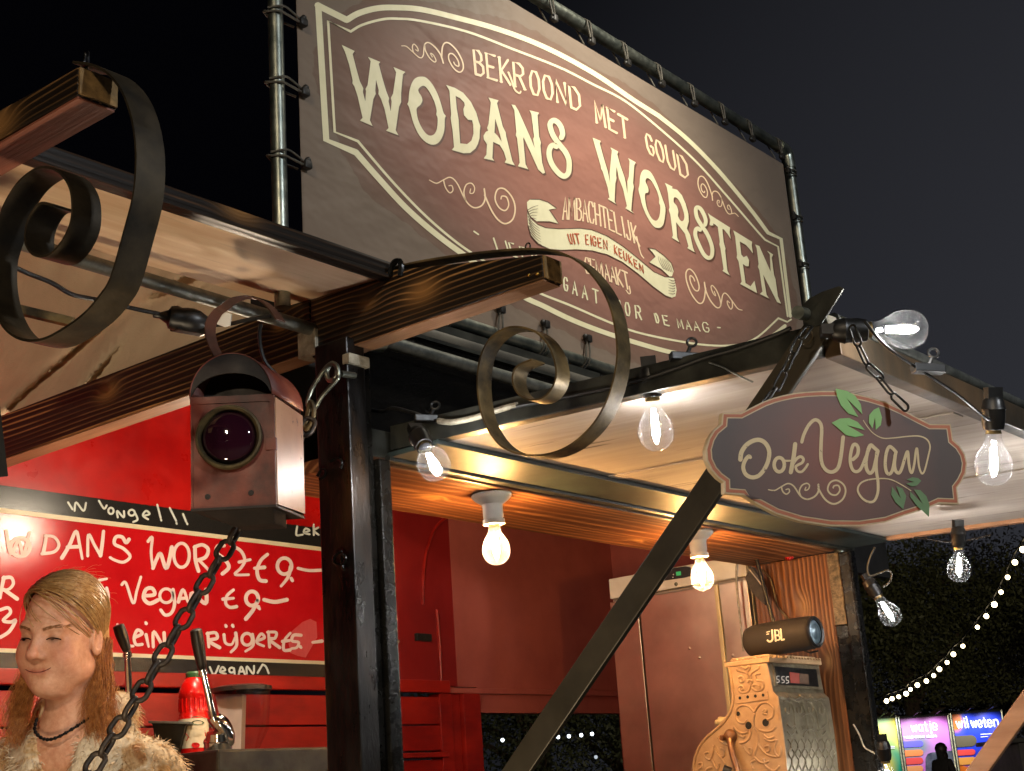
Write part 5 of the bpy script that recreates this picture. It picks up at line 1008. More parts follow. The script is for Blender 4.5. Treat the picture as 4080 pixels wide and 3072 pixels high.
def head_field(P):
    d = ellip(P, (0, -1.2, 3.0), (7.5, 9.2, 8.6))
    d = su_(d, ellip(P, (0, 2.6, -3.0), (6.5, 6.6, 8.0)), 3.0)
    d = su_(d, ellip(P, (0, 4.6, -8.6), (4.6, 4.0, 3.2)), 2.6)
    for s in (-1, 1):
        d = su_(d, ellip(P, (s * 3.9, 5.6, -4.0), (2.7, 2.7, 3.0)), 2.4)
        d = su_(d, ellip(P, (s * 5.0, 1.2, -7.0), (2.2, 4.0, 2.6)), 2.6)
    d = su_(d, ellip(P, (0, 7.2, 1.9), (5.0, 1.5, 1.1)), 2.0)
    for s in (-1, 1): d = sd_(d, ellip(P, (s * 3.25, 9.5, -.1), (1.9, 1.7, 1.0)), 1.2)
    for s in (-1, 1):
        d = su_(d, ellip(P, (s * 3.2, 7.15, -.35), (1.55, 1.25, 1.15)), .5)
        d = sd_(d, caps(P, (s * 2.0, 8.75, -.66), (s * 4.5, 8.0, -.58), .24, .2), .16)
    d = su_(d, caps(P, (0, 8.3, .6), (0, 10.3, -3.1), .75, 1.05), 1.1)
    d = su_(d, ellip(P, (0, 10.4, -3.5), (1.35, 1.2, 1.05)), .7)
    for s in (-1, 1):
        d = su_(d, ellip(P, (s * 1.45, 9.2, -3.9), (.85, 1.1, .8)), .6)
        d = sd_(d, ellip(P, (s * .75, 10.1, -4.75), (.42, .6, .45)), .3)
    d = su_(d, ellip(P, (0, 7.75, -6.4), (3.0, 1.1, .65)), .9); d = su_(d, ellip(P, (0, 7.7, -7.55), (2.5, 1.1, .75)), .9)
    d = sd_(d, caps(P, (-3.1, 7.9, -6.4), (0, 9.5, -6.95), .13, .17), .22); d = sd_(d, caps(P, (3.3, 7.7, -6.2), (0, 9.5, -6.95), .13, .17), .22)
    d = sd_(d, ellip(P, (0, 9.3, -8.6), (1.6, .7, .4)), .8)
    d = su_(d, ellip(P, (0, 7.3, -10.0), (2.0, 1.7, 1.6)), 1.4)
    d = su_(d, ellip(P, (0, 3.2, -10.8), (3.6, 3.6, 1.8)), 2.2)
    n = caps(P, (0, -2.2, -6), (0, -4.0, -17.5), 5.3, 5.6)
    n = su_(n, ellip(P, (0, -4.5, -25), (14.5, 8.0, 7.5)), 5.5)
    d = su_(d, n, 2.0)
    for s in (-1, 1):
        e = ellip(P, (s * 7.45, -.9, -1.7), (.75, 1.8, 3.0)); e = sd_(e, ellip(P, (s * 8.15, -.6, -1.3), (.75, 1.15, 2.1)), .2); d = su_(d, e, .5)
    return d
HC = np.array(atD((252, 2524), 2.98)); HS = .01
a_y = math.radians(17); fwd = -rec * math.cos(a_y) - hr * math.sin(a_y); lft = np.cross(fwd, [0, 0, 1.0]) * -1   # her left hand side
pt = math.radians(-9); hf = fwd * math.cos(pt) + np.array([0, 0, 1]) * math.sin(pt); hu = np.cross(lft, hf) * 1.0
hu = hu if hu[2] > 0 else -hu
rl = math.radians(-5); hl = lft * math.cos(rl) + hu * math.sin(rl); hu2 = hu * math.cos(rl) - lft * math.sin(rl)
HM = np.stack([hl, hf, hu2], 1)                  # columns: x her left, y forward, z up
hw = lambda p: HC + (np.asarray(p) * HS) @ HM.T
pw = thing('person', 'fair-haired woman in a pale fur collar looking down to the left behind the counter', 'person', tuple(HC + np.array([0, 0, -.9])))
Pg, og = grid((-19, -16, -31), (19, 13.5, 13.5), .31)
Vh, Qh = surface_net(head_field(Pg), og, .31)
def npmesh(V, Q, name, mat, parent, smooth=True):
    me = bpy.data.meshes.new(name); me.from_pydata([tuple(v) for v in V], [], [tuple(int(i) for i in q) for q in Q]); me.update()
    bm = bmesh.new(); bm.from_mesh(me); bmesh.ops.recalc_face_normals(bm, faces=bm.faces); bm.to_mesh(me); bm.free()
    for p in me.polygons: p.use_smooth = smooth
    me.materials.append(mat); o = bpy.data.objects.new(name, me); COL.objects.link(o); o.parent = parent; o.matrix_parent_inverse = Matrix.Translation(-root_loc(parent)); return o
_n = NT('skin'); _g = _n.n('ShaderNodeNewGeometry')
_f = _n.noise(_n.pos(), 60, 6, .7); _c = _n.ramp(_f, [(.3, rgb(192, 132, 102)), (.7, rgb(222, 172, 142))])
def blob(n, c, col, fac, r, cur):
    l = n.n('ShaderNodeVectorMath', operation='DISTANCE'); n.l(_g.outputs['Position'], l.inputs[0]); l.inputs[1].default_value = tuple(hw(c))
    f = n.math('MULTIPLY', n.math('EXPONENT', n.math('MULTIPLY', n.math('MULTIPLY', l.outputs['Value'], l.outputs['Value']), -1.0 / (r * HS) ** 2)), fac); return n.mix(f, cur, col)
for s in (-1, 1): _c = blob(_n, (s * 4.2, 7.2, -3.6), rgb(206, 118, 98), .55, 2.2, _c); _c = blob(_n, (s * 3.2, 8.3, -.62), rgb(92, 52, 42), .75, .75, _c); _c = blob(_n, (s * 2.4, 8.7, -.62), rgb(92, 52, 42), .6, .5, _c); _c = blob(_n, (s * 4.0, 7.9, -.62), rgb(92, 52, 42), .6, .5, _c)
for x_ in (-2.4, -1.6, -.8, 0, .8, 1.6, 2.4): _c = blob(_n, (x_, 8.9 - .12 * x_ * x_, -6.98 + .06 * x_ * x_), rgb(178, 84, 78), .6, .55, _c)
_c = blob(_n, (0, 11, -3.6), rgb(208, 122, 100), .5, 1.2, _c)
_n.set(_c, .5); _n.b.inputs['Subsurface Weight'].default_value = .12; _n.b.inputs['Subsurface Radius'].default_value = (.012, .005, .003); _n.b.inputs['Subsurface Scale'].default_value = 1.0; _n.bump(_n.noise(_n.pos(), 260, 5, .65), .3, .0015); M['skin'] = _n.m
npmesh(hw(Vh), Qh, 'body', M['skin'], pw)
def fy(x, z):
    ys = np.arange(12, 3, -.04); f = head_field(np.stack([np.full_like(ys, x), ys, np.full_like(ys, z)], -1)[:, None, None, :])[:, 0, 0]; k = np.argmax(f < 0); return float(ys[k])
# eyes: dark irises glancing down to her right under the lids
M['eye'] = vary('dark_eye', rgb(22, 15, 12), rgb(34, 24, 18), .12, 0, 40, bump=0)
for s in (-1, 1):
    MB().ball(hw((s * 3.2 - .35, fy(s * 3.2 - .35, -.9) - .28, -.68)), .0060, 12, (1.1, .5, .62), Matrix([[*r, 0] for r in HM.tolist()] + [[0, 0, 0, 1]])).build('eye', M['eye'], pw, smooth='all')
    lash = [hw((s * x, fy(s * x, z + .12) + .05, z)) for x, z in ((1.8, -.66), (2.4, -.42), (3.1, -.33), (3.8, -.38), (4.4, -.56), (4.75, -.74))]
    MB().tube(smooth_pts([tuple(p) for p in lash], 4), .0013, 6).build('eyelash', M['eye'], pw, smooth=True)
    br = MB(); rng = random.Random(5)
    for i in range(150):
        t = rng.random(); x = 1.4 + 4.0 * t; y = 8.95 - .18 * (x - 1.4) - .10 * (x - 1.4) ** 2 * .6; z = 1.35 + .55 * math.sin(t * 2.4) + rng.uniform(-.32, .32)
        y = fy(s * x, z) + .03; p = np.array([s * x, y, z]); x2_, z2_ = s * (x + .55), z + .1; br.tube([hw(p), hw((x2_, fy(x2_, z2_) + .06, z2_))], [.00028, .0001], 4)
    br.build('eyebrow', vary('fair_brow_hair', rgb(120, 78, 46), rgb(150, 104, 64), .6, 0, 60, bump=0), pw)
ml = MB().tube(smooth_pts([tuple(hw((x, fy(x, z) + .02, z))) for x, z in ((-2.9, -6.45), (-2.2, -6.75), (-1.1, -6.98), (0, -7.02), (1.1, -6.95), (2.2, -6.62), (3.1, -6.15))], 5), [.0003] + [.0008] * 29 + [.0003], 6); ml.build('mouth_line', vary('lip_shadow_skin', rgb(92, 40, 36), rgb(104, 48, 42), .5, 0, 40, bump=0), pw, smooth=True)
# hair
_n = NT('blonde_hair'); _f = _n.noise(_n.pos(), 120, 3, .6); _g2 = _n.noise(_n.pos(), 16, 3, .6)
_n.set(_n.mix(_g2, _n.ramp(_f, [(.3, rgb(150, 108, 60)), (.5, rgb(204, 160, 98)), (.72, rgb(236, 204, 146))]), rgb(140, 100, 58)), .34); _n.b.inputs['Specular IOR Level'].default_value = .6; M['hair'] = _n.m
_n = NT('auburn_loose_hair'); _f = _n.noise(_n.pos(), 90, 3, .6); _n.set(_n.ramp(_f, [(.3, rgb(126, 74, 34)), (.5, rgb(176, 112, 54)), (.75, rgb(214, 156, 90))]), .45); M['hair2'] = _n.m
def cran(d, r=0.0):
    d = np.asarray(d, float); R3 = np.array([7.55, 9.25, 8.65]) + r; return np.array([0, -1.2, 3.0]) + d * R3
def hairmesh():
    m = MB(); rng = random.Random(11); nprng = np.random.default_rng(3)
    # cap under the strands
    for i in range(26):
        pass
    kn = np.array([5.9, -5.6, -3.6])
    for s_i in range(1500):
        side = rng.random()
        # start on the hairline: from her right temple over the forehead to her left temple, some from the crown
        ph = rng.uniform(-1.45, 1.25); el = .60 + .15 * math.cos(ph * 1.3) + rng.uniform(-.05, .05); el = el if rng.random() < .55 else el + rng.random() * .75
        d0 = np.array([math.sin(ph) * math.cos(el), math.cos(ph) * math.cos(el), math.sin(el)])
        back = rng.random(); d1 = np.array([.80 + rng.uniform(-.12, .1), -.50 + rng.uniform(-.2, .2), -.42 + rng.uniform(-.32, .38)]) if rng.random() < .93 else np.array([-.82, -.4, -.35 + rng.uniform(-.2, .2)])
        if ph < -.75 and rng.random() < .75: d1 = np.array([-.86, -.35 + rng.uniform(-.2, .2), -.3 + rng.uniform(-.3, .3)])
        d1 /= np.linalg.norm(d1); om = math.acos(np.clip(d0 @ d1, -1, 1)); pts = []; off = rng.uniform(.1, .95); ww = rng.uniform(.05, .13)
        mid = rng.uniform(-.05, .05)
        for t in np.linspace(0, 1, 14):
            d = (math.sin((1 - t) * om) * d0 + math.sin(t * om) * d1) / math.sin(om); d = d + np.array([0, .0, .22 * math.sin(math.pi * t) + mid * math.sin(2 * math.pi * t)]); d /= np.linalg.norm(d)
            pts.append(hw(cran(d, .25 + off * math.sin(math.pi * min(1, t * 1.1 + .12)) + .35)))
        m.tube(pts, [ww * HS * (.35 + .65 * math.sin(math.pi * (.08 + .86 * t))) for t in np.linspace(0, 1, 14)], 4, cap=False)
    for s_i in range(90):
        ph = rng.uniform(-1.6, 1.6); el = rng.uniform(.5, 1.3); d = np.array([math.sin(ph) * math.cos(el), math.cos(ph) * math.cos(el), math.sin(el)]); e = d + np.array([rng.uniform(-.1, .5), -.5, rng.uniform(-.3, .25)]); pts = [hw(cran(d * (1 - t) + e * t, .5 + 1.1 * math.sin(2.6 * t) * rng.uniform(.7, 1))) for t in np.linspace(0, 1, 8)]; m.tube(pts, .00022, 3, cap=False)
    return m
hairmesh().build('hair', M['hair'], pw, smooth='all', merge=False)
def scalp():
    Vs, Qs = surface_net(su_(ellip(Pg, (0, -1.2, 3.0), (7.75, 9.4, 8.85)), ellip(Pg, (0, -5.2, -2.0), (6.9, 4.6, 7.0)), 2.0), og, .31)
    q = (Vs - np.array([0, -1.2, 3.0])) / np.array([7.75, 9.4, 8.85]); ph = np.arctan2(q[:, 0], q[:, 1]); el = np.arcsin(np.clip(q[:, 2], -1, 1))
    lim = np.where(np.abs(ph) < 1.3, .60 + .15 * np.cos(ph * 1.3), np.where(np.abs(ph) < 1.75, .60 - (np.abs(ph) - 1.3) * 1.9, -2.0)); keep = el > lim
    Qk = Qs[keep[Qs].all(1)]; return Vs, Qk
Vs, Qk = scalp(); used = np.unique(Qk); rm = -np.ones(len(Vs), int); rm[used] = np.arange(len(used))
npmesh(hw(Vs[used]), rm[Qk], 'hair', M['hair'], pw)
def loose(seed, n, roots, tips, wob, rad):
    m = MB(); rng = np.random.default_rng(seed)
    for i in range(n):
        a = np.array(roots[0]) + (np.array(roots[1]) - np.array(roots[0])) * rng.random(3); b = np.array(tips[0]) + (np.array(tips[1]) - np.array(tips[0])) * rng.random(3)
        f1, f2 = rng.uniform(6, 22, 2); p1, p2 = rng.uniform(0, 6, 2); am = rng.uniform(.1, wob) * .4; pts = []
        bulge = np.array([.9 * np.sign(a[0]), .2, 0]) * rng.uniform(-.6, 1.3)
        for t in np.linspace(0, 1, 20): pts.append(hw(a + (b - a) * np.array([t ** 1.3, t, t ** .95]) + bulge * math.sin(math.pi * t) + np.array([math.sin(f1 * t + p1), math.cos(f2 * t + p2), 0]) * am * t))
        m.tube(pts, [rad * HS * (1 - .6 * t) for t in np.linspace(0, 1, 20)], 3, cap=False)
    return m
loose(1, 800, ((5.4, -7.2, -6.5), (7.4, -2.6, -1.0)), ((5.0, -3.0, -24), (12.0, 3.0, -14)), 2.8, .075).build('loose_hair', M['hair2'], pw, smooth='all', merge=False)
loose(2, 520, ((-8.6, -4, -6), (-6.6, -.5, 0)), ((-11, 1, -23), (-7.0, 6.5, -14)), 2.8, .07).build('loose_hair', M['hair2'], pw, smooth='all', merge=False)
# fur garment: padded body with tufts
def torso(P):
    d = ellip(P, (0, -5.5, -44), (19.5, 12.5, 24)); d = su_(d, ellip(P, (0, -5.0, -27), (18.0, 9.5, 8.5)), 6)
    for s in (-1, 1): d = su_(d, caps(P, (s * 17.5, -5, -30), (s * 25, 0, -58), 7.2, 6.0), 5)
    for s in (-1, 1): d = su_(d, caps(P, (s * 7.5, -7.5, -17.5), (s * 2.8, 6.5, -36), 4.0, 3.6), 3.0)
    d = su_(d, caps(P, (-7, -9, -17), (7, -9, -17), 4.0, 4.0), 3)
    return sd_(d, ellip(P, (0.5, 7.5, -20.5), (5.2, 8.0, 12.0)), 2.0)
Pt, ot = grid((-34, -22, -70), (34, 16, -10), .9)
Vt, Qt = surface_net(torso(Pt), ot, .9)
_n = NT('pale_fur'); _f = _n.noise(_n.pos(), 16, 4, .6, .8); _f2 = _n.noise(_n.pos(), 140, 3, .6)
_n.set(_n.mix(_n.math('MULTIPLY', _f2, .5), _n.ramp(_f, [(.32, rgb(160, 110, 62)), (.44, rgb(212, 178, 130)), (.55, rgb(232, 218, 190))]), rgb(110, 78, 50)), .8); M['fur'] = _n.m
furt = npmesh(hw(Vt), Qt, 'fur_garment', M['fur'], pw)
fm = MB(); rng = np.random.default_rng(8); cen = Vt[Qt].mean(1); e1 = Vt[Qt[:, 1]] - Vt[Qt[:, 0]]; e2 = Vt[Qt[:, 3]] - Vt[Qt[:, 0]]; nr = np.cross(e1, e2)
gr = np.stack([torso(cen + np.array(d) * .5) - torso(cen - np.array(d) * .5) for d in ((1, 0, 0), (0, 1, 0), (0, 0, 1))], 1); gr /= np.linalg.norm(gr, axis=1)[:, None]
vis = np.where((cen[:, 2] > -52))[0]
for i in rng.choice(vis, 15000):
    c = cen[i] + rng.uniform(-.45, .45, 3); g = gr[i]; clump = np.array([math.sin(c[0] * .9 + c[2] * .5), math.cos(c[1] * .8 - c[2] * .6), math.sin(c[0] * .7 - c[1])])
    t = g * .75 + np.array([0, 0, -.8]) + clump * .45 + rng.normal(0, .22, 3); t /= np.linalg.norm(t); L = rng.uniform(.8, 1.9); w_ = rng.uniform(.10, .2)
    sdv = np.cross(t, g); sdv /= max(np.linalg.norm(sdv), 1e-6); tip = c + t * L + np.array([0, 0, -.3]) * L * .5; md = c + t * L * .55
    o = len(fm.v); fm.v += [tuple(hw(c - sdv * w_)), tuple(hw(c + sdv * w_)), tuple(hw(md + sdv * w_ * .7)), tuple(hw(md - sdv * w_ * .7)), tuple(hw(tip))]; fm.f += [(o, o + 1, o + 2, o + 3), (o + 3, o + 2, o + 4)]
fo = fm.build('fur_tufts', M['fur'], None, merge=False); fo.parent = furt
nk = [hw(p) for p in smooth_pts([(6.4, -1.5, -16.5), (5.0, 3.0, -18.5), (2.2, 5.4, -20.3), (-.6, 5.6, -20.6), (-3.6, 4.4, -19.2), (-5.6, 1.0, -17.2)], 10)]
nm = MB()
for i, p in enumerate(nk): nm.ball(p, .0030 if i % 3 else .0042, 8)
nm.build('necklace', M['chainblk'], pw, smooth=True)
# ================================================================ coffee machine, ketchup, hopper, pan
K = K2
cmx = thing('lever_coffee_machine', 'chrome lever coffee machine with two black handled levers raised', 'coffee machine', tuple(atD((820, 3060), 3.3)))
dpt = 3.3
def lever(pg0, pg1, pr1, d, wg):
    g0, g1, r1 = [atD(K([p])[0], d) for p in (pg0, pg1, pr1)]; s = d / FPX * .6148
    MB().tube([g0.lerp(g1, t) for t in (0, .03, .1, .35, .6, .85, .97, 1)], [wg * s * k for k in (.6, .95, 1, 1.05, .95, .8, .7, .5)], 14).build('grip', M['rubber'], cmx, smooth=True)
    MB().tube([g1.lerp(r1, t) for t in (0, .04, .05, .1, .11, .5, 1)], [wg * s * k for k in (.68, .68, .8, .8, .5, .58, .62)], 14).build('lever', M['chrome'], cmx, smooth=True)
lever((1268, 745), (1312, 1010), (1385, 1320), dpt, 40)
lever((765, 718), (825, 890), (840, 1240), 3.2, 38)
kd = lambda p, d=dpt: atD(K([p])[0], d)
MB().tube([kd(p) for p in smooth_pts([(1385, 1310), (1400, 1340), (1440, 1370), (1470, 1430), (1478, 1500)], 4)], [.016, .017, .017, .017, .017, .019, .02, .02, .02, .019, .019, .018, .018, .018, .016, .015, .012][:17], 14).build('group_joint', M['chrome'], cmx, smooth=True)
b0, b1 = kd((1412, 1400)), kd((1415, 1700)); MB().tube([b0.lerp(b1, t) for t in (0, .05, .2, .22, .45, .47, .8, .82, 1)], [.012, .026, .028, .032, .032, .028, .029, .033, .033], 20).build('group_head', M['chrome'], cmx, smooth=True)
MB().ball(kd((1350, 1480)), .012, 12).tube([kd((1350, 1480)), kd((1410, 1470))], .006).build('tap', M['chrome'], cmx, smooth=True)
tz = kd((1400, 1592), 3.75).z
mbx = onZ(K([(1690, 1590)])[0], tz)
MB().box((2.15, 2.6, tz - .35), (mbx.x, mbx.y + .12, tz)).build('machine_body', M['steel'], cmx, bevel=.006)
# shelf things stand on the machine top
kb = onZ(K([(1255, 1572)])[0], tz); kdep = depth(kb)
def onCyl(p, c, r):
    d = ray(p); o = EYE - np.array(c); a = d[0] ** 2 + d[1] ** 2; b = 2 * (o[0] * d[0] + o[1] * d[1]); cc = o[0] ** 2 + o[1] ** 2 - r * r; disc = max(b * b - 4 * a * cc, 0); t = (-b - math.sqrt(disc)) / (2 * a); return Vector(EYE + d * t)
sc = kdep / FPX * .6148
kt = thing('ketchup_bottle', 'red ketchup squeeze bottle with a green cap and cream label', 'bottle', tuple(kb))
kr = 96 * sc; kz = lambda y: onP(K([(1255, y)])[0], np.array(kb), np.array([-cf[0], -cf[1], 0])).z
M['ketchup'] = vary('red_ketchup_plastic', rgb(190, 12, 10), rgb(206, 20, 14), .2, 0, 20, bump=.02)
prof = [(0, 1578), (kr * .96, 1578), (kr, 1565), (kr, 1310), (kr * .97, 1300), (kr * .93, 1285), (kr * .93, 1195), (kr * .99, 1185), (kr * .98, 1150), (kr * .8, 1105), (kr * .58, 1070), (kr * .46, 1060), (kr * .46, 1050)]
MB().lathe([(r, kz(y) - kb.z) for r, y in prof], 32, Matrix.Translation(kb)).build('bottle_body', M['ketchup'], kt, smooth=True)
rb_ = MB()
for k in range(18):
    a = 2 * math.pi * k / 18; rb_.obox(kb + Vector((math.cos(a) * kr * .94, math.sin(a) * kr * .94, kz(1240) - kb.z)), (.0016, 0, 0), (0, .0016, 0), (0, 0, (kz(1200) - kz(1285)) / 2))
rb_.build('grip_ribs', M['ketchup'], kt)
MB().lathe([(kr * .5, kz(1060) - kb.z), (kr * .52, kz(1035) - kb.z), (kr * .42, kz(1022) - kb.z), (.001, kz(1020) - kb.z)], 24, Matrix.Translation(kb)).build('cap', vary('dark_green_cap', rgb(34, 70, 40), rgb(48, 88, 50), .35, 0, 20, bump=0), kt, smooth=True)
pj = lambda r: (lambda p: onCyl(p, kb, r))
toward = Vector((-cf[0], -cf[1], 0)).normalized()
M['label'] = vary('cream_paper_label', rgb(206, 196, 168), rgb(216, 206, 180), .5, 0, 20, bump=0)
lb = MB().lathe([(kr + .0008, kz(1520) - kb.z), (kr + .0008, kz(1330) - kb.z)], 32, Matrix.Translation(kb)).build('label', M['label'], kt, smooth=True)
q = Print(pj(kr + .0014), toward, .0, .0001); q.fill(K(ell(1280, 1352, 62, 44, 16))); q.build('label_badge', M['label'], kt)
q = Print(pj(kr + .0022), toward, .0, .0001); q.fill(K(ell(1282, 1352, 42, 15, 12))); q.build('badge_band', vary('green_print', rgb(52, 78, 48), rgb(60, 88, 54), .5, 0, 20, bump=0), kt)
q = Print(pj(kr + .0022), toward, .0, .0001); q.fill(K([(1198, 1420), (1330, 1400), (1336, 1440), (1204, 1470), (1220, 1446)])); q.fill(K([(1166, 1545), (1335, 1520), (1335, 1570), (1168, 1578)])); q.fill(K(ell(1268, 1498, 28, 18))); q.build('label_print', M['ketchup'], kt)
q = Print(pj(kr + .003), toward, .0, .0001); word(q, 'KETCHUP' if 'P' in FONT else 'KETCHU', K([(1230, 1440)])[0], K([(1275, 1432)])[0], K([(1345, 1420)])[0], (1, -15), (1, -15), 3.2, .7); q.build('label_lettering', M['label'], kt)
hpx = onZ(K([(1580, 1572)])[0], tz - .0); hb = hpx + Vector((.05, .03, 0)); hdp = depth(hb); sc2 = hdp / FPX * .6148; hz = lambda y: onP(K([(1575, y)])[0], np.array(hb), np.array([-cf[0], -cf[1], 0])).z - hb.z
hc = onP(K([(1572, 1500)])[0], np.array(hb), np.array([-cf[0], -cf[1], 0])); hb.x, hb.y = hc.x, hc.y
ht = thing('plastic_hopper', 'clear plastic container with a dark rim and white paper inside', 'container', tuple(hb))
MB().lathe([(96 * sc2, hz(1560)), (100 * sc2, hz(1540)), (170 * sc2, hz(1400)), (182 * sc2, hz(1250)), (186 * sc2, hz(1150))], 36, Matrix.Translation(hb)).build('tub', glassy('clear_reddish_plastic', (.93, .86, .86, 1), .07, .5, .15), ht, smooth=True)
MB().lathe([(186 * sc2, hz(1152)), (196 * sc2, hz(1150)), (198 * sc2, hz(1125)), (150 * sc2, hz(1112)), (.001, hz(1110))], 36, Matrix.Translation(hb)).build('lid', vary('dark_plastic_lid', rgb(38, 34, 32), rgb(56, 50, 46), .25, 0, 20, bump=0), ht, smooth=True)
MB().lathe([(110 * sc2, hz(1600)), (112 * sc2, hz(1555)), (90 * sc2, hz(1552))], 28, Matrix.Translation(hb)).build('foot', M['rubber'], ht, smooth=True)
pq = [onP(K([p])[0], np.array(hb) - cf * .02, np.array([-cf[0], -cf[1], 0])) for p in ((1392, 1170), (1572, 1165), (1560, 1560), (1480, 1560))]
MB().prism(pq, Vector(rec) * .05).build('paper_bag', M['white'], ht)
pn_ = thing('metal_pan', 'dark metal food pan tucked between the fur sleeve and the ketchup', 'pan', tuple(kd((1090, 1580), 3.45)))
pa = [kd(p, 3.45) for p in ((972, 1345), (1232, 1352), (1200, 1372), (1150, 1590), (1020, 1590), (990, 1372))]
MB().prism(pa, Vector(rec) * .16).build('pan_body', M['steel'], pn_, bevel=.002); MB().obox((kd((972, 1348), 3.45) + kd((1232, 1355), 3.45)) / 2 + Vector(rec) * .08, (kd((1236, 1355), 3.45) - kd((968, 1348), 3.45)) / 2, Vector(rec) * .09, (0, 0, .003)).build('rim', M['galv_dull'], pn_, bevel=.001)
# ================================================================ fridge
FX = 3.96
fy0, fy1 = onX((2995, 2411), FX).y, onX((2436, 2420), FX).y; fzt = onX((2428, 2308), FX).z
fg = thing('fridge', 'tall stainless steel fridge with a dark control strip on top', 'fridge', (FX + .3, (fy0 + fy1) / 2, .58))
C5p = lambda x, y: onX(C5([(x, y)])[0], FX)
zpan = C5p(415, 695).z; yg = C5p(410, 800).y; ys0, ys1 = C5p(908, 700).y, C5p(934, 700).y
_n = NT('fridge_side_sheet'); _n.set(rgb(142, 132, 122), .5, .3); M['frside'] = _n.m
MB().box((FX + .012, fy0, .62), (FX + .55, fy1, fzt)).build('cabinet', M['frside'], fg, bevel=.003)
MB().box((FX - .006, fy0 + .002, zpan + .008), (FX + .012, fy1 - .002, fzt)).build('top_panel', M['white'], fg, bevel=.004)
dr = MB().box((FX - .008, fy0 + .002, .66), (FX + .010, yg - .003, zpan - .003)).build('door', M['stainless'], fg, bevel=.003)
MB().box((FX - .008, yg + .003, .66), (FX + .010, fy1 - .001, zpan - .003)).build('door_edge', M['stainless'], fg, bevel=.002)
sub(MB().box((FX - .016, ys0, .66), (FX - .0085, ys1, zpan - .004)), 'door_trim', vary('polished_trim', rgb(196, 176, 130), rgb(214, 196, 150), .38, .5, 10, bump=0), dr, bevel=.002)
q = Print(lambda p: onX(p, FX - .006), (-1, 0, 0), .001, .0002); q.fill(C5([(494, 528), (700, 498), (738, 505), (742, 560), (700, 572), (500, 602)])); cpn = q.build('control_panel', M['rubber'], fg)
q = Print(lambda p: onX(p, FX - .0075), (-1, 0, 0), .001, .0002); q.fill(C5([(640, 535), (672, 530), (674, 556), (643, 560)])); sub(q.m, 'display', emit('green_display', (.05, .5, .12, 1), .6), cpn, merge=False)
q = Print(lambda p: onX(p, FX - .0075), (-1, 0, 0), .001, .0002); word(q, 'Gram'[0] + 'n' + 'a' + 'n', C5([(508, 575)])[0], C5([(540, 570)])[0], C5([(585, 563)])[0], (0, -14), (0, -14), 2.4, .75)
for p in ((625, 552), (622, 570)): q.fill(C5(ell(*p, 4, 4)))
sub(q.m, 'panel_lettering', M['white'], cpn, merge=False)
MB().lathe([(.006, 0), (.006, .003), (.003, .004), (.001, .001)], 16, Matrix.Translation(C5p(648, 615) + Vector((-.006, 0, 0))) @ Matrix.Rotation(-math.pi / 2, 4, 'Y')).build('lock', M['galv_dull'], fg, smooth=True)
for p in ((800, 1090), (735, 1030), (1015, 1075)): sub(MB().ball(C5p(*p) + Vector((-.0075, 0, 0)), .006, 10, (.3, 1, 1)), 'dent', M['stainless'], dr, smooth=True)
gp = thing('steel_pipes', 'pair of upright steel rails between the fridge and the burnt board', 'rail', (4.0, 2.2, .6))
for x in (1140, 1195): p = onX(C5([(x, 750)])[0], 3.985); MB().box((3.975, p.y - .008, .6), (3.995, p.y + .008, 2.2)).build('rail', M['galv_dull'], gp, bevel=.002)
# black strap-hung tablet bag and cables near the pillar
hg = thing('hanging_pouch', 'grey pouch with a pale edge hanging at the top of the burnt pillar board', 'pouch', tuple(onX(C5([(1140, 600)])[0], 3.86)))
pp = [onX(p, 3.86) for p in C5([(1085, 570), (1130, 500), (1170, 560), (1212, 640), (1215, 750), (1160, 700), (1110, 640)])]
MB().prism(pp, (.02, 0, 0)).build('pouch_body', vary('grey_fabric', rgb(50, 46, 44), rgb(72, 66, 62), .8, 0, 40), hg, bevel=.003)
MB().ribbon([onX(p, 3.857) for p in C5([(1112, 515), (1165, 580), (1210, 640)])], (0, .006, .006), .001).build('pale_edge', vary('pale_webbing', rgb(170, 160, 148), rgb(186, 178, 166), .7, 0, 40), hg)
cable('black cable running from the lintel corner down to the speaker', [onX(p, 3.84) for p in C5([(1155, 430), (1180, 520), (1225, 700), (1275, 870)])], .006)
cable('pale cable looping down the front of the fridge', [onX(p, FX - .03) for p in C5([(1060, 410), (1040, 450), (1030, 560), (1040, 700), (1062, 900), (1078, 1050)])], .0035, 'whitepaint')
cable('thin cable with a plug on the burnt pillar board', [onX(p, 3.915) for p in C5([(1190, 520), (1250, 580), (1280, 690), (1300, 760), (1350, 820), (1385, 860)])], .003, 'iron')
tag(MB().ball(onX(C5([(1372, 425)])[0], 3.9), .017, 16).build('red_knob', vary('red_plastic', rgb(150, 24, 20), rgb(172, 34, 28), .3, 0, 20, bump=0), None, smooth='all'), 'round red knob under the corner of the lintel above the burnt board', 'knob')
cable('thin pale cord slanting over the dark pillar below the burnt board', [onX(p, 3.915) for p in crop(3400, 2560, .3074)([(0, 1060), (80, 1200), (140, 1350), (210, 1400), (290, 1440)])], .0024, 'whitepaint')
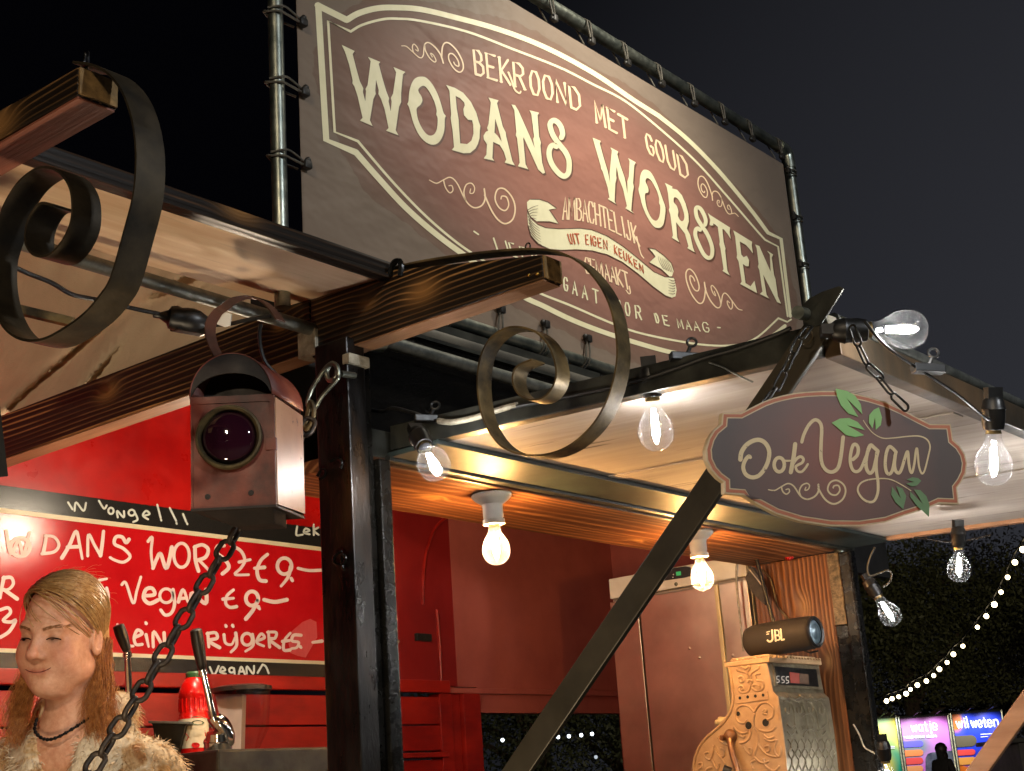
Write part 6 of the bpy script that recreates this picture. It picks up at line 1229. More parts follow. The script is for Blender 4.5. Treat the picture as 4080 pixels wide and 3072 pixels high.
# ================================================================ antique cash register and speaker
V3 = crop(2720, 2560, .3074)
RX = float(atD(V3([(1100, 250)])[0], 3.95).x); r3 = lambda p: onX(p, RX)
ryb = onX(V3([(1110, 230)])[0], RX).y
rw = onY(V3([(1760, 260)])[0], ryb).x - RX
cr_t = thing('cash_register', 'ornate antique cash register with scrolled tan casting and a side crank', 'cash register', (RX + rw / 2, ryb + .2, 1.42))
_n = NT('tan_cast_brass'); _f = _n.noise(_n.pos(), 26, 5, .6); _n.set(_n.ramp(_f, [(.3, rgb(178, 144, 106)), (.7, rgb(202, 168, 128))]), .42, .1); _n.bump(_n.noise(_n.pos(), 180, 4, .6), .15, .001); M['cast'] = _n.m
M['castgrey'] = vary('grey_cast_nickel', rgb(118, 108, 88), rgb(150, 140, 116), .34, .55, 26, bump=.2, r2=.5)
sil = V3(smooth_pts([(608, 300), (632, 420), (655, 560), (666, 700), (655, 820), (625, 910), (570, 1000), (500, 1080), (420, 1145), (330, 1225), (250, 1320), (195, 1430), (165, 1540), (152, 1700), (150, 2000)], 3)) + V3([(1390, 2000), (1365, 1680), (1340, 1400), (1310, 1150), (1280, 950), (1262, 800), (1245, 705), (1180, 640), (1150, 480), (1120, 350), (1098, 270)])
sil3 = [r3(p) for p in sil]; rb_ = MB().prism(sil3, (rw, 0, 0)); body = rb_.build('casing', M['castgrey'], cr_t)
MB().prism([p + Vector((-.005, 0, 0)) for p in sil3], (.0045, 0, 0)).build('side_plate', M['cast'], cr_t)
rim = [p + Vector((-.006, 0, 0)) for p in sil3[:43]]
MB().tube(rim, .0042, 8).build('side_rim', M['cast'], cr_t, smooth=True)
zc = r3(V3([(1100, 205)])[0])
cpl, cpr_ = r3(V3([(568, 265)])[0]), r3(V3([(1112, 200)])[0]); ztop_ = cpr_.z + .004
MB().box((RX - .010, cpr_.y - .006, ztop_ - .016), (RX + rw + .006, cpl.y + .0, ztop_ - .002)).build('top_cap', M['cast'], cr_t, bevel=.003)
MB().box((RX + .008, cpr_.y + .004, ztop_ - .001), (RX + rw - .008, cpl.y - .012, ztop_ + .008)).build('top_cap', M['cast'], cr_t, bevel=.003)
hd_ = MB()
for k in range(18): hd_.ball((RX + .0 + rw * k / 17, cpr_.y - .004, ztop_ + .0), .0042, 8)
for k in range(8): hd_.ball((RX - .006, cpr_.y + (cpl.y - cpr_.y) * k / 7, ztop_ + .0), .0042, 8)
hd_.build('bead_moulding', M['cast'], cr_t, smooth=True)
rel = MB()
def orn(pts, r=.0034): rel.tube([r3(p) + Vector((-.0058, 0, 0)) for p in V3(smooth_pts(pts, 5))], r, 6)
orn([(860, 470), (845, 410), (780, 375), (720, 360), (715, 340)]); orn([(885, 470), (905, 400), (960, 360), (1000, 330), (1005, 295)]); orn([(770, 310), (820, 340), (850, 330), (870, 300), (885, 330), (860, 370)])
orn([(735, 460), (770, 440), (800, 460), (805, 500), (770, 515), (750, 490)]); orn([(1020, 405), (970, 410), (955, 440), (975, 490), (1040, 500), (1060, 540), (1050, 600), (990, 630), (930, 610), (915, 570), (950, 545), (1000, 560), (1010, 590)])
orn([(900, 520), (880, 600), (850, 640), (790, 655), (745, 630), (740, 580), (780, 565), (800, 600), (775, 620)]); orn([(920, 510), (880, 480), (860, 520)])
orn([(935, 905), (905, 860), (850, 820), (780, 815), (720, 850), (700, 920), (710, 990), (760, 1040), (820, 1040), (850, 1000)]); orn([(945, 900), (980, 840), (1040, 785), (1110, 780), (1175, 830), (1190, 900), (1170, 970), (1110, 1000)])
orn([(1050, 890), (1080, 870), (1100, 890), (1060, 920), (1110, 930)]); orn([(670, 1085), (720, 1145), (790, 1175), (860, 1160)]); orn([(740, 1200), (800, 1230), (820, 1200)]); orn([(750, 1300), (820, 1290), (880, 1230), (895, 1140)])
orn([(1010, 1130), (1080, 1150), (1170, 1140), (1220, 1090)]); orn([(1050, 1180), (1120, 1240), (1200, 1220)]); orn([(1070, 1240), (1150, 1280), (1225, 1260)])
orn([(945, 920), (930, 1000), (935, 1080), (985, 1180), (990, 1300), (955, 1420), (930, 1500)]); orn([(985, 1300), (1050, 1400), (1130, 1460), (1230, 1480)]); orn([(1240, 1260), (1200, 1400), (1260, 1480), (1285, 1400), (1275, 1340)])
orn([(420, 1330), (460, 1430), (520, 1510), (570, 1580)]); orn([(415, 1330), (400, 1430), (370, 1520), (310, 1490), (300, 1440), (350, 1420)]); orn([(500, 1370), (550, 1400), (555, 1460), (510, 1480)]); orn([(390, 1520), (430, 1600), (470, 1640), (490, 1560)])
orn([(470, 1220), (520, 1290), (600, 1330)]); orn([(800, 1350), (860, 1430), (900, 1450), (905, 1380), (870, 1370)]); orn([(1080, 1350), (1130, 1340), (1140, 1400), (1100, 1420)]); orn([(940, 1480), (990, 1530), (1050, 1560), (1130, 1540)]); orn([(930, 1640), (900, 1560), (960, 1520)]); orn([(1060, 1500), (1090, 1600), (1200, 1660), (1270, 1600)]); orn([(220, 1570), (260, 1560), (265, 1610), (225, 1640)])
orn([(310, 1700), (330, 1640), (400, 1620)]); orn([(1260, 800), (1250, 900), (1270, 1010)], .002)
rel.build('relief_scrolls', M['cast'], cr_t, smooth='all', merge=False)
q = MB().prism([r3(p) + Vector((-.008, 0, 0)) for p in V3([(705, 690), (1115, 628), (1132, 720), (1125, 740), (720, 795), (708, 770)])], (.004, 0, 0)); q.build('stud_plate', M['cast'], cr_t, bevel=.0012)
hole = MB(); Ry = Matrix.Rotation(-math.pi / 2, 4, 'Y')
for x, y, r in ((762, 720, .0045), (862, 706, .0045), (962, 695, .0045), (1062, 682, .0045)): hole.lathe([(r, 0), (.0002, .0002)], 14, Matrix.Translation(r3(V3([(x, y)])[0]) + Vector((-.0085, 0, 0))) @ Ry)
for x, y, r in ((732, 925, .0068), (868, 1076, .0105), (1090, 1040, .0105)): hole.lathe([(r, 0), (.0002, .0002)], 18, Matrix.Translation(r3(V3([(x, y)])[0]) + Vector((-.0062, 0, 0))) @ Ry)
hole.build('screw_hole', M['dark'], cr_t)
rg = MB()
for x, y, r in ((732, 925, .0078), (868, 1076, .0118), (1090, 1040, .0118)): c = r3(V3([(x, y)])[0]) + Vector((-.006, 0, 0)); rg.tube([c + Vector((0, math.cos(a) * r, math.sin(a) * r)) for a in np.linspace(0, 2 * math.pi, 19)[:-1]], .0016, 6, closed=True)
rg.build('hole_collar', M['cast'], cr_t, smooth=True)
kc = r3(V3([(640, 1215)])[0]); ck = MB().lathe([(.019, -.0), (.020, .012), (.014, .020), (.001, .022)], 20, Matrix.Translation(kc) @ Ry).tube([kc + Vector((-.014, 0, -.008)), r3(V3([(720, 1450)])[0]) + Vector((-.03, 0, 0)), r3(V3([(800, 1680)])[0]) + Vector((-.034, 0, 0))], [.010, .0085, .009], 12)
ck.tube([r3(V3([(590, 1235)])[0]) + Vector((-.010, 0, 0)), r3(V3([(575, 1235)])[0]) + Vector((-.032, 0, 0))], .0075, 12)
ck.build('crank', vary('worn_bronze', rgb(120, 84, 58), rgb(160, 118, 84), .28, .6, 30, bump=.1), cr_t, smooth=True)
MB().tube([r3(V3([(640, 1650)])[0]) + Vector((-.05, 0, 0)), r3(V3([(720, 1690)])[0]) + Vector((-.04, 0, 0))], .016, 14).build('crank_knob', M['rubber'], cr_t, smooth=True)
dk = r3(V3([(500, 1050)])[0]); MB().tube([dk + Vector((.05, -.02, 0)), dk + Vector((.05, .035, .008))], [.016, .014], 14).ball(dk + Vector((.05, .042, .006)), .009, 10).build('key_lever', vary('ivory_knob', rgb(200, 176, 128), rgb(212, 190, 146), .35, 0, 20, bump=0), cr_t, smooth=True)
# customer side: display window and vine relief, laid on the sloping back of the casing
def backY(z):
    ps = sorted([(p.z, p.y) for p in sil3[43:]]); return float(np.interp(z, [a for a, b in ps], [b for a, b in ps]))
def onBack(p, lift=0.0):
    Y = ryb
    for _ in range(6): Y = backY(onY(p, Y).z)
    v = onY(p, Y); v.y -= lift; return v
def bfill(pts, lift, name, mat, th=.002): return MB().prism([onBack(p, lift) for p in V3(pts)], (0, th, 0)).build(name, mat, cr_t)
bfill([(1150, 240), (1690, 290), (1755, 300), (1800, 620), (1245, 570), (1190, 560)], .003, 'window_frame', M['castgrey'], .006)
bfill([(1175, 310), (1715, 350), (1750, 575), (1225, 545)], .004, 'display_window', M['rubber'], .002)
q = Print(lambda p: onBack(p, .0046), (0, -1, 0), .0, .0002)
for x, y in ((1195, 490), (1258, 495), (1312, 500)): q.stroke(V3([(x + 36, y - 52), (x + 8, y - 48), (x + 10, y - 10), (x + 32, y - 5), (x + 36, y + 22), (x + 6, y + 32)]), 3.2)
q.build('price_digits', M['white'], cr_t)
bfill([(1365, 385), (1490, 400), (1495, 535), (1378, 525)], .0052, 'flag_plate', vary('faded_red_plate', rgb(150, 70, 60), rgb(164, 82, 70), .5, 0, 20, bump=0), .001); bfill([(1492, 400), (1610, 415), (1618, 545), (1496, 535)], .0052, 'flag_plate', vary('faded_brown_plate', rgb(92, 72, 58), rgb(108, 86, 70), .5, 0, 20, bump=0), .001)
vr = MB()
def vine(pts, r=.0026): vr.tube([onBack(p, .001) for p in V3(smooth_pts(pts, 5))], r, 6)
vine([(1230, 690), (1290, 720), (1360, 720), (1365, 670), (1400, 720), (1440, 740), (1500, 710), (1530, 720), (1500, 680), (1550, 700), (1590, 730), (1640, 720), (1660, 680), (1690, 730), (1740, 740), (1790, 720), (1830, 740)], .0028)
for dx in (0, 150, 300, 440):
    vine([(1300 + dx, 760), (1360 + dx * .96, 770), (1390 + dx * .96, 840), (1370 + dx, 920), (1330 + dx, 900), (1330 + dx, 850)]); vine([(1400 + dx * .9, 780), (1440 + dx * .95, 900), (1450 + dx, 1050), (1480 + dx, 1180)])
for sgn, x0 in ((1, 1350), (-1, 1850)): vine([(x0, 1060), (x0 + sgn * 60, 1110), (x0 + sgn * 100, 1080)]); vine([(x0, 1150), (x0 + sgn * 50, 1200), (x0 + sgn * 110, 1130)])
vine([(1560, 1220), (1590, 1150), (1660, 1120), (1720, 1150), (1745, 1220)]); vine([(1540, 960), (1600, 920), (1680, 960), (1700, 1040)])
for k in range(7):
    x = 1360 + k * 88
    vine([(x, 1250), (x + 50, 1350), (x + 10, 1440), (x + 60, 1540), (x + 20, 1660)]); vine([(x + 70, 1250), (x + 40, 1350), (x + 85, 1440), (x + 50, 1540), (x + 90, 1660)])
for k in range(5): vine([(1540 + k * 35, 1080), (1555 + k * 32, 1110), (1545 + k * 38, 1130)], .002)
vr.build('vine_relief', M['castgrey'], cr_t, smooth='all', merge=False)
# speaker: fabric cylinder with bass radiator in its end
sa, sb = onX(V3([(865, 60)])[0], RX + .12), None
sd0 = float(np.dot(np.array(sa) - EYE, cf)); a3 = np.array(atD(C5([(1120, 985)])[0], 4.10)); b3 = np.array(atD(C5([(1535, 930)])[0], 3.97))
sr_ = .047; ztop2 = ztop_ + .009
a3[2] = ztop2 + sr_ * .98; b3[2] = ztop2 + sr_ * 1.05
axs = b3 - a3; Ls = np.linalg.norm(axs); axs /= Ls
sp_t = thing('bluetooth_speaker', 'black cylindrical speaker lying on top of the cash register', 'speaker', tuple(a3))
SQ = Matrix.Translation(Vector(a3)) @ Vector(axs).to_track_quat('Z', 'Y').to_matrix().to_4x4()
_n = NT('black_mesh_fabric'); _f = _n.noise(_n.pos(), 700, 2, .5); _n.set(rgb(44, 40, 37), .75); _n.bump(_f, .5, .001); M['mesh'] = _n.m
MB().lathe([(.004, -.012), (.026, -.010), (.040, 0), (.0455, .018), (sr_, .05), (sr_, Ls - .03), (.0455, Ls - .008), (.043, Ls)], 36, SQ).build('fabric_body', M['mesh'], sp_t, smooth='all')
MB().lathe([(.043, Ls - .001), (.0445, Ls + .006), (.040, Ls + .010), (.034, Ls + .006), (.033, Ls - .002)], 36, SQ).build('end_ring', M['rubber'], sp_t, smooth=True)
MB().lathe([(.034, Ls + .001), (.028, Ls + .005), (.022, Ls + .002), (.020, Ls + .004), (.0002, Ls + .005)], 36, SQ).build('bass_radiator', vary('blue_grey_radiator', rgb(46, 60, 68), rgb(78, 96, 104), .35, .5, 20, bump=0), sp_t, smooth='all')
def onTube(p):
    d = ray(p); o = EYE - a3; dn = d - axs * np.dot(d, axs); on = o - axs * np.dot(o, axs); A_ = dn @ dn; Bq = 2 * dn @ on; Cq = on @ on - (sr_ + .0012) ** 2; disc = max(Bq * Bq - 4 * A_ * Cq, 0); return Vector(EYE + d * ((-Bq - math.sqrt(disc)) / (2 * A_)))
q = Print(onTube, Vector(-cf), .0, .0002)
q.stroke(C5([(1262, 912), (1263, 930), (1265, 950), (1265, 972), (1256, 984), (1244, 986), (1233, 978)]), 7); q.stroke(C5([(1228, 925), (1246, 920)]), 4, smooth=False); q.stroke(C5([(1228, 938), (1240, 936)]), 4, smooth=False)
q.stroke(C5([(1280, 912), (1282, 930), (1283, 950), (1285, 968), (1286, 982)]), 7); q.stroke(C5([(1280, 914), (1302, 914), (1306, 940), (1286, 946), (1308, 950), (1310, 972), (1288, 978)]), 5); q.stroke(C5([(1317, 906), (1319, 925), (1321, 945), (1323, 972), (1331, 974), (1339, 971)]), 7)
q.build('lettering', M['white'], sp_t)
MB().tube([SQ @ Vector((0, -.046, Ls * .82)), SQ @ Vector((.0, -.055, Ls * .9)), SQ @ Vector((.02, -.05, Ls * .97))], .003, 6).build('strap', M['rubber'], sp_t, smooth=True)
# ================================================================ ground and background
g_ = NT('trodden_ground'); g_.set(g_.ramp(g_.noise(g_.pos(), 1.5, 6, .6), [(.3, rgb(46, 42, 36)), (.7, rgb(66, 60, 50))]), .85); g_.bump(g_.noise(g_.pos(), 30, 4, .6), .4, .02)
tag(MB().box((-200, -200, -.05), (250, 250, 0)).build('ground', g_.m), kind='structure')
W3 = crop(3400, 2560, .3074)
PD = 30.0; pn0 = np.array(atD((3750, 2860), PD)); pnn = np.array([-rec[0], -rec[1], 0.0]) + hr * .10; pnn /= np.linalg.norm(pnn)
ppj = lambda p: onP(p, pn0, pnn)
def printed(name, stops, seed):
    n = NT(name); g = n.n('ShaderNodeNewGeometry'); m = n.n('ShaderNodeMapping'); n.l(g.outputs['Position'], m.inputs[0]); m.inputs['Location'].default_value = seed; f = n.noise(m.outputs[0], 1.1, 1, .4)
    n.set(n.ramp(f, stops), .45); return n.m
def panel(label, tl_, tr_, mat):
    a, b = ppj(W3([tl_])[0]), ppj(W3([tr_])[0]); z = (a.z + b.z) / 2; a.z = b.z = z
    t = thing('festival_panel', label, 'information panel', ((a.x + b.x) / 2, (a.y + b.y) / 2, 0), 'information panels of the festival in the distance')
    a0, b0 = Vector((a.x, a.y, .25)), Vector((b.x, b.y, .25)); th = Vector(pnn) * -.03
    MB().prism([a0, b0, b, a], th).build('print', mat, t)
    fb = MB().tube([Vector((a.x, a.y, 0)), Vector((a.x, a.y, z + .03))], .03, 8).tube([Vector((b.x, b.y, 0)), Vector((b.x, b.y, z + .03))], .03, 8).tube([a + Vector((0, 0, .02)), b + Vector((0, 0, .02))], .03, 8); fb.build('frame', M['galv'], t, smooth=True)
    for f in (.28, .72):
        c = a.lerp(b, f) + Vector((0, 0, .10)) + Vector(pnn) * .42; MB().tube([a.lerp(b, f) + Vector((0, 0, .02)), c], .012, 6).obox(c, Vector(hr) * .05, (0, 0, .02), Vector(pnn) * .03).build('spot_lamp', M['rubber'], t)
        lamp('panel_light', c + Vector((0, 0, -.06)), 34, (.95, .95, 1), .04, t, 130, a.lerp(b, f) + Vector((0, 0, -1.0)), .8)
    return t, (lambda lift: Print(ppj, pnn, lift, .0006))
p1, q1 = panel('teal and yellow festival panel half hidden by the black pillar', (250, 992), (552, 972), printed('teal_yellow_print', [(.40, rgb(20, 140, 110)), (.52, rgb(210, 190, 60)), (.62, rgb(224, 168, 70))], (3, 1, 2)))
p2, q2 = panel('pink festival panel reading wat je behind a dark silhouette', (588, 985), (1225, 948), printed('pink_violet_print', [(.35, rgb(196, 108, 196)), (.55, rgb(180, 120, 190)), (.68, rgb(110, 120, 130))], (7, 2, 5)))
p3, q3 = panel('blue and orange festival panel reading wil weten', (1258, 928), (1918, 892), printed('blue_orange_print', [(.44, rgb(34, 60, 208)), (.5, rgb(70, 80, 200)), (.56, rgb(236, 120, 30))], (1.4, 6.2, 3.3)))
M['pwhite'] = vary('white_panel_print', rgb(226, 226, 232), rgb(234, 234, 238), .5, 0, 5, bump=0)
q = q2(.012); word(q, 'wat', W3([(760, 1160)])[0], W3([(860, 1152)])[0], W3([(985, 1145)])[0], (-8, -42), (-8, -42), 5.4, .8, smooth=True); q.build('lettering', M['pwhite'], p2); q = q2(.012); word(q, 'je', W3([(992, 1142)])[0], W3([(1040, 1138)])[0], W3([(1115, 1134)])[0], (-8, -44), (-8, -44), 5.4, .8, smooth=True); q.build('lettering', M['pwhite'], p2); q = q2(.012)
word(q, 'wann', W3([(655, 1245)])[0], W3([(700, 1243)])[0], W3([(745, 1240)])[0], (-1, -13), (-1, -13), 3, .8); word(q, 'je', W3([(752, 1240)])[0], W3([(768, 1239)])[0], W3([(785, 1238)])[0], (-1, -13), (-1, -13), 3, .8); word(q, 'anee', W3([(795, 1238)])[0], W3([(850, 1236)])[0], W3([(935, 1232)])[0], (-1, -13), (-1, -13), 3, .8); word(q, 'nieten', W3([(950, 1232)])[0], W3([(1010, 1229)])[0], W3([(1085, 1225)])[0], (-1, -13), (-1, -13), 3, .8)
q.build('lettering', M['pwhite'], p2)
def pill(qf, lift, x0, y0, x1, y1, col, par, slope=-.05):
    q = qf(lift); r = (y1 - y0) / 2; yy = lambda x: slope * (x - x0)
    q.fill(W3([(x0, y0), (x1 - r, y0 + yy(x1))] + [(x1 - r + r * math.sin(a), (y0 + y1) / 2 + yy(x1) - r * math.cos(a)) for a in np.linspace(.2, math.pi - .2, 7)] + [(x1 - r, y1 + yy(x1)), (x0, y1)])); q.build('colour_pill', vary('pill_print', col, col, .5, 0, 5, bump=0), par)
pill(q2, .008, 635, 1285, 905, 1365, rgb(88, 84, 200), p2); pill(q2, .008, 655, 1400, 905, 1480, rgb(232, 124, 66), p2); pill(q2, .008, 668, 1500, 905, 1585, rgb(214, 70, 66), p2); pill(q2, .008, 680, 1605, 905, 1690, rgb(226, 150, 90), p2)
pill(q3, .008, 1300, 1215, 1598, 1360, rgb(92, 84, 62), p3); pill(q3, .008, 1325, 1395, 1580, 1470, rgb(232, 72, 66), p3); pill(q3, .008, 1340, 1495, 1592, 1590, rgb(238, 164, 70), p3)
q = q2(.009); q.fill(W3([(935, 1700), (935, 1500), (960, 1445), (1010, 1425), (1290, 1400), (1320, 1700)])); q.build('picture', vary('dark_picture', rgb(40, 46, 62), rgb(92, 96, 110), .5, 0, 8, bump=0), p2)
q = q3(.012); word(q, 'wil', W3([(1345, 1110)])[0], W3([(1420, 1106)])[0], W3([(1510, 1102)])[0], (-10, -44), (-10, -46), 6, .82, smooth=True); q.build('lettering', M['pwhite'], p3); q = q3(.012); word(q, 'weten', W3([(1535, 1100)])[0], W3([(1700, 1095)])[0], W3([(1905, 1085)])[0], (-8, -42), (-8, -44), 6, .82, smooth=True); q.build('lettering', M['pwhite'], p3); q = q3(.012)
for i, (y, x1) in enumerate(((1190, 1800), (1225, 1740), (1330, 1720))): q.stroke(W3([(1650, y), (x1, y - 8)]), 3, smooth=False)
q.build('lettering', M['pwhite'], p3)
q = q1(.012)
for y in (1350, 1370): q.stroke(W3([(450, y), (530, y - 3)]), 3, smooth=False)
q.build('lettering', M['pwhite'], p1)
# dark stall to the right of the panels
bs = atD((4010, 2990), 27.0); st_ = thing('market_stall', 'dark grey stall behind the brown brace at the right edge', 'stall', (bs.x, bs.y, 0))
zt_ = atD((4010, 2965), 27).z
MB().obox((bs.x + .9, bs.y - 1.1, zt_ / 2), Vector(hr) * 1.5, Vector(rec) * 1.0, (0, 0, zt_ / 2)).build('stall_body', vary('grey_stall_cloth', rgb(52, 50, 54), rgb(78, 74, 78), .7, 0, 3), st_, bevel=.03)
MB().obox((bs.x + .9, bs.y - 1.1, zt_ + .04), Vector(hr) * 1.65, Vector(rec) * 1.15, (0, 0, .04)).build('stall_roof', vary('stall_roof_cloth', rgb(46, 46, 48), rgb(60, 60, 62), .7, 0, 3), st_, bevel=.02)
# standing figure in silhouette
sd = 27.0; hd0 = atD(W3([(1130, 1400)])[0], sd); s_h = 1.0; zb0 = hd0.z - 1.6
pf = thing('person', 'dark-haired visitor in a black jacket standing before the pink panel', 'person', (hd0.x, hd0.y, zb0))
tag(MB().box((hd0.x - 1.2, hd0.y - 1.2, 0), (hd0.x + 1.2, hd0.y + 1.2, zb0)).build('added_platform', M['steel'], None, bevel=.02), 'added unseen platform under the visitor in the black jacket', 'platform')  # added block filling the height between the visitor's feet and the ground
fw = -Vector(hr) * .8 - Vector(rec) * .6; lf_ = Vector((0, 0, 1)).cross(fw)
J = {'pel': (0, 0, .92), 'wai': (0, .0, 1.08), 'che': (0, .0, 1.28), 'nek': (0, .01, 1.44), 'hea': (0, .03, 1.58), 'top': (0, .02, 1.68), 'shl': (.17, 0, 1.38), 'ell': (.23, -.02, 1.12), 'hal': (.17, .18, 1.05), 'shr': (-.17, 0, 1.38), 'elr': (-.23, -.03, 1.12), 'har': (-.20, .12, .95),
     'hil': (.09, 0, .90), 'knl': (.10, .02, .49), 'anl': (.10, -.02, .08), 'tol': (.11, .14, .03), 'hir': (-.09, 0, .90), 'knr': (-.10, .04, .49), 'anr': (-.11, .0, .08), 'tor': (-.12, .16, .03)}
Rd = {'pel': .15, 'wai': .13, 'che': .155, 'nek': .06, 'hea': .092, 'top': .07, 'shl': .075, 'ell': .055, 'hal': .04, 'shr': .075, 'elr': .055, 'har': .04, 'hil': .10, 'knl': .07, 'anl': .05, 'tol': .04, 'hir': .10, 'knr': .07, 'anr': .05, 'tor': .04}
Ed = [('pel', 'wai'), ('wai', 'che'), ('che', 'nek'), ('nek', 'hea'), ('hea', 'top'), ('che', 'shl'), ('shl', 'ell'), ('ell', 'hal'), ('che', 'shr'), ('shr', 'elr'), ('elr', 'har'), ('pel', 'hil'), ('hil', 'knl'), ('knl', 'anl'), ('anl', 'tol'), ('pel', 'hir'), ('hir', 'knr'), ('knr', 'anr'), ('anr', 'tor')]
ks = list(J); me = bpy.data.meshes.new('body'); me.from_pydata([tuple((lf_ * J[k][0] + fw * J[k][1] + Vector((0, 0, J[k][2]))) * s_h + Vector((hd0.x, hd0.y, zb0))) for k in ks], [(ks.index(a), ks.index(b)) for a, b in Ed], [])
po = bpy.data.objects.new('body', me); COL.objects.link(po); po.parent = pf; po.matrix_parent_inverse = Matrix.Translation(-pf.location)
md = po.modifiers.new('skin', 'SKIN'); 
for i, k in enumerate(ks): me.skin_vertices[0].data[i].radius = (Rd[k] * s_h, Rd[k] * s_h); me.skin_vertices[0].data[i].use_root = (k == 'pel')
po.modifiers.new('sub', 'SUBSURF').levels = 1; me.materials.append(vary('black_clothes', rgb(16, 15, 17), rgb(26, 24, 27), .8, 0, 8))
hb_ = Vector((hd0.x, hd0.y, zb0)); MB().ball(hb_ + Vector((0, 0, 1.63 * s_h)) - fw * .02, .115 * s_h, 16, (1, 1, 1.05)).ball(hb_ + Vector((0, 0, 1.50 * s_h)) - fw * .06, .10 * s_h, 14, (1, .9, 1.3)).build('hair', vary('dark_hair', rgb(20, 14, 12), rgb(34, 24, 20), .5, 0, 20), pf, smooth='all')
# string of far festoon lights
sl_px = W3([(430, 757), (502, 728), (588, 703), (684, 663), (740, 607), (830, 552), (947, 499), (1042, 428), (1115, 345), (1215, 258), (1297, 152), (1420, 46)]) + crop(2720, 2048)([(1910, 733), (1968, 662), (2020, 587), (2063, 506), (2106, 410), (2153, 313), (2205, 230)])
n_ = len(sl_px); M['festfar'] = emit('lit_warm_bulb', (1, .80, .46, 1), 9)
pts = []; fb = None
for i, p in enumerate(sl_px):
    c = atD(p, 12.6 - .12 * i); pts.append(c + Vector((0, 0, .055)))
    nm = 'small glowing bulb on the far light string over the festival panels'
    if fb is None:
        fb = thing('light_bulb', nm, 'light bulb', c, 'bulbs on the far light string'); MB().ball((0, 0, 0), .021, 12).build('globe', M['festfar'], fb, smooth='all', local=True); MB().tube([(0, 0, .018), (0, 0, .055)], .012, 8).build('socket', M['rubber'], fb, local=True)
    else: c2 = copy_tree(fb); c2.location = c; c2.scale = [random.uniform(.78, 1.15)] * 3
e_ = pts[-1] + (pts[-1] - pts[-2]) * 2
cable('dark cord of the far light string curving down to the left', [pts[0] + (pts[0] - pts[1]) * 3] + pts + [e_], .008)
MB_ = thing('assumed_pole', 'assumed dark pole outside the frame that carries the end of the far light string', 'pole', (e_.x, e_.y, 0)); MB().tube([(e_.x, e_.y, 0), (e_.x, e_.y, e_.z + .3)], [.06, .04], 12).build('pole', M['steel'], MB_, smooth=True)  # assumed unseen pole, also carrying the added flood lamp
# trees
def tree(label, base, h, crown, n, seed, col, size=.11, zmin=0):
    rng = np.random.default_rng(seed); t = thing('tree', label, 'tree', base, 'dark trees around the festival ground'); B0 = np.array(base, float); m = MB(); tips = []
    top = B0 + np.array([rng.uniform(-.3, .3), rng.uniform(-.3, .3), h * .8]); m.tube([B0, B0 + (top - B0) * .35 + np.array([.1, .05, 0]), top], [h * .035, h * .026, h * .008], 10)
    for i in range(14):
        s = B0 + (top - B0) * rng.uniform(.3, .9); d = rng.normal(0, 1, 3); d[2] = abs(d[2]) * .5 + .15; d /= np.linalg.norm(d); e = s + d * crown * rng.uniform(.6, .95); md = (s + e) / 2 + np.array([0, 0, .2]); m.tube([s, md, e], [h * .012, h * .008, h * .003], 6); tips += [e, md]
    m.build('trunk', vary('bark', rgb(44, 34, 26), rgb(66, 52, 40), .85, 0, 8, (1, 1, .3), .5), t, smooth=True)
    cl = [np.array(x) + rng.normal(0, .3, 3) for x in tips] + [B0 + np.array([0, 0, h * .68]) + rng.normal(0, 1, 3) * np.array([crown * .5, crown * .5, h * .16]) for _ in range(22)]
    lm = MB(); pc = np.array(cl)[rng.integers(0, len(cl), n)] + rng.normal(0, crown * .16, (n, 3)); a = rng.normal(0, 1, (n, 3)); a /= np.linalg.norm(a, axis=1)[:, None]; b = np.cross(a, rng.normal(0, 1, (n, 3))); b /= np.linalg.norm(b, axis=1)[:, None]
    for i in range(n):
        if pc[i][2] < zmin: continue
        s = size * rng.uniform(.6, 1.3); o = len(lm.v); p = pc[i]; lm.v += [tuple(p - a[i] * s), tuple(p + b[i] * s * .45), tuple(p + a[i] * s), tuple(p - b[i] * s * .45)]; lm.f.append((o, o + 1, o + 2, o + 3))
    lm.build('crown', vary('leaf_' + str(seed), col, tuple(x * 1.9 for x in col[:3]) + (1,), .6, 0, 1.2, bump=0), t, merge=False); return t
def tbase(px, d): p = atD(px, d); return (p.x, p.y, 0)
tree('leafy tree beyond the black pillar under the start of the light string', tbase((3590, 2500), 33), 7.9, 2.3, 30000, 21, rgb(58, 60, 34), .055, 2.95)
tree('dark tree between the hanging bulb and the light string', tbase((3830, 2500), 38), 7.4, 4.0, 44000, 22, rgb(34, 32, 24), .05)
tree('dark tree behind the right end of the light string at the frame edge', tbase((4120, 2500), 40), 7.6, 4.2, 44000, 23, rgb(32, 30, 25), .05)
tree('dark bushy tree seen through the window hole in the red wall', tbase((2150, 2900), 28), 7.0, 3.0, 36000, 24, rgb(46, 50, 30), .05)
tree('second dark tree seen through the window hole behind the brace', tbase((2450, 2900), 32), 7.4, 3.2, 30000, 25, rgb(38, 42, 28), .05)
lt_px = cB([(1305, 1465), (1665, 1445), (1735, 1440), (1815, 1433), (1885, 1425), (1770, 1280), (1910, 1575)])
ww = ['lone white light far left in the window hole', 'bluish white light first of the row of four in the window hole', 'second light of the row of four in the window hole', 'third light of the row of four in the window hole', 'brightest light at the right end of the row of four in the window hole', 'faint green light high in the window hole', 'faint low light near the fridge edge in the window hole']
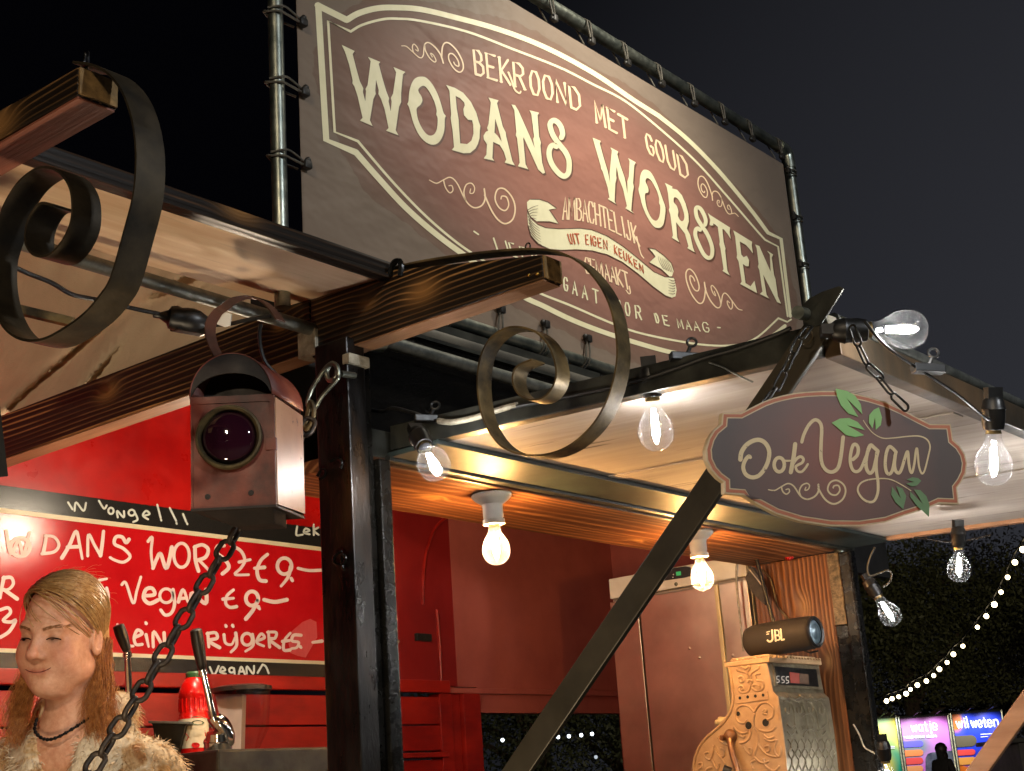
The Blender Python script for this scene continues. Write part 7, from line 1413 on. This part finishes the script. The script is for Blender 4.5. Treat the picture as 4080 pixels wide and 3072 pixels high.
wm = [emit('far_white_lamp', (.85, .95, 1, 1), 4), emit('far_green_lamp', (.35, .8, .2, 1), 1.2), emit('far_dim_lamp', (.8, .9, 1, 1), .6)]
for i, (p, l_) in enumerate(zip(lt_px, ww)):
    c = atD(p, 12.0); t = thing('distant_lamp', l_, 'lamp', c, 'far lamps seen through the window hole'); MB().ball(c, .016, 10).build('lamp_globe', wm[0 if i < 5 else i - 4], t, smooth='all'); MB().tube([c + Vector((0, 0, .014)), c + Vector((0, 0, .05))], .008, 6).build('lamp_cap', M['rubber'], t)
lamp('added_tree_flood', (e_.x, e_.y, e_.z + .2), 2800, (1, .84, .56), .2, MB_, 70, atD((3700, 2400), 26), .6)  # added unseen flood that brightens the far trees
# added fill lamps on unseen masts behind the camera, for the front faces
for nm, loc, e, c in (('added fill lamp mast behind the photographer, to the left', (-3.2, -1.2, 4.4), 900, (1, .80, .56)), ('added fill lamp mast behind the photographer, to the right', (1.6, -4.2, 4.6), 1200, (.92, .96, 1))):
    t = thing('fill_lamp_mast', nm, 'added lamp mast', (loc[0], loc[1], 0)); MB().tube([(loc[0], loc[1], 0), (loc[0], loc[1], loc[2] + .15)], [.07, .05], 12).build('mast', M['steel'], t, smooth=True); MB().lathe([(.02, .2), (.2, .05), (.22, .0)], 20, Matrix.Translation((loc[0], loc[1], loc[2]))).build('shade', M['black'], t, smooth=True)
    lamp('added_fill_light', (loc[0], loc[1], loc[2] - .08), e, c, .12, t)
t = thing('added_roof_lamp', 'assumed lamp added below the left edge of the photo lighting the pine roof from beneath', 'lamp', (.95, 1.62, 1.2)); MB().lathe([(.02, -.06), (.05, -.04), (.09, .03)], 20, Matrix.Translation((.95, 1.62, 1.2))).build('shade', M['black'], t, smooth=True); MB().tube([(.95, 1.62, 1.14), (.95, 1.62, 0)], .02, 10).build('stand', M['steel'], t, smooth=True)  # added unseen lamp, assumed from the brightness of the roof underside
lamp('added_roof_light', (.95, 1.62, 1.27), 26, (1, .78, .52), .06, t)
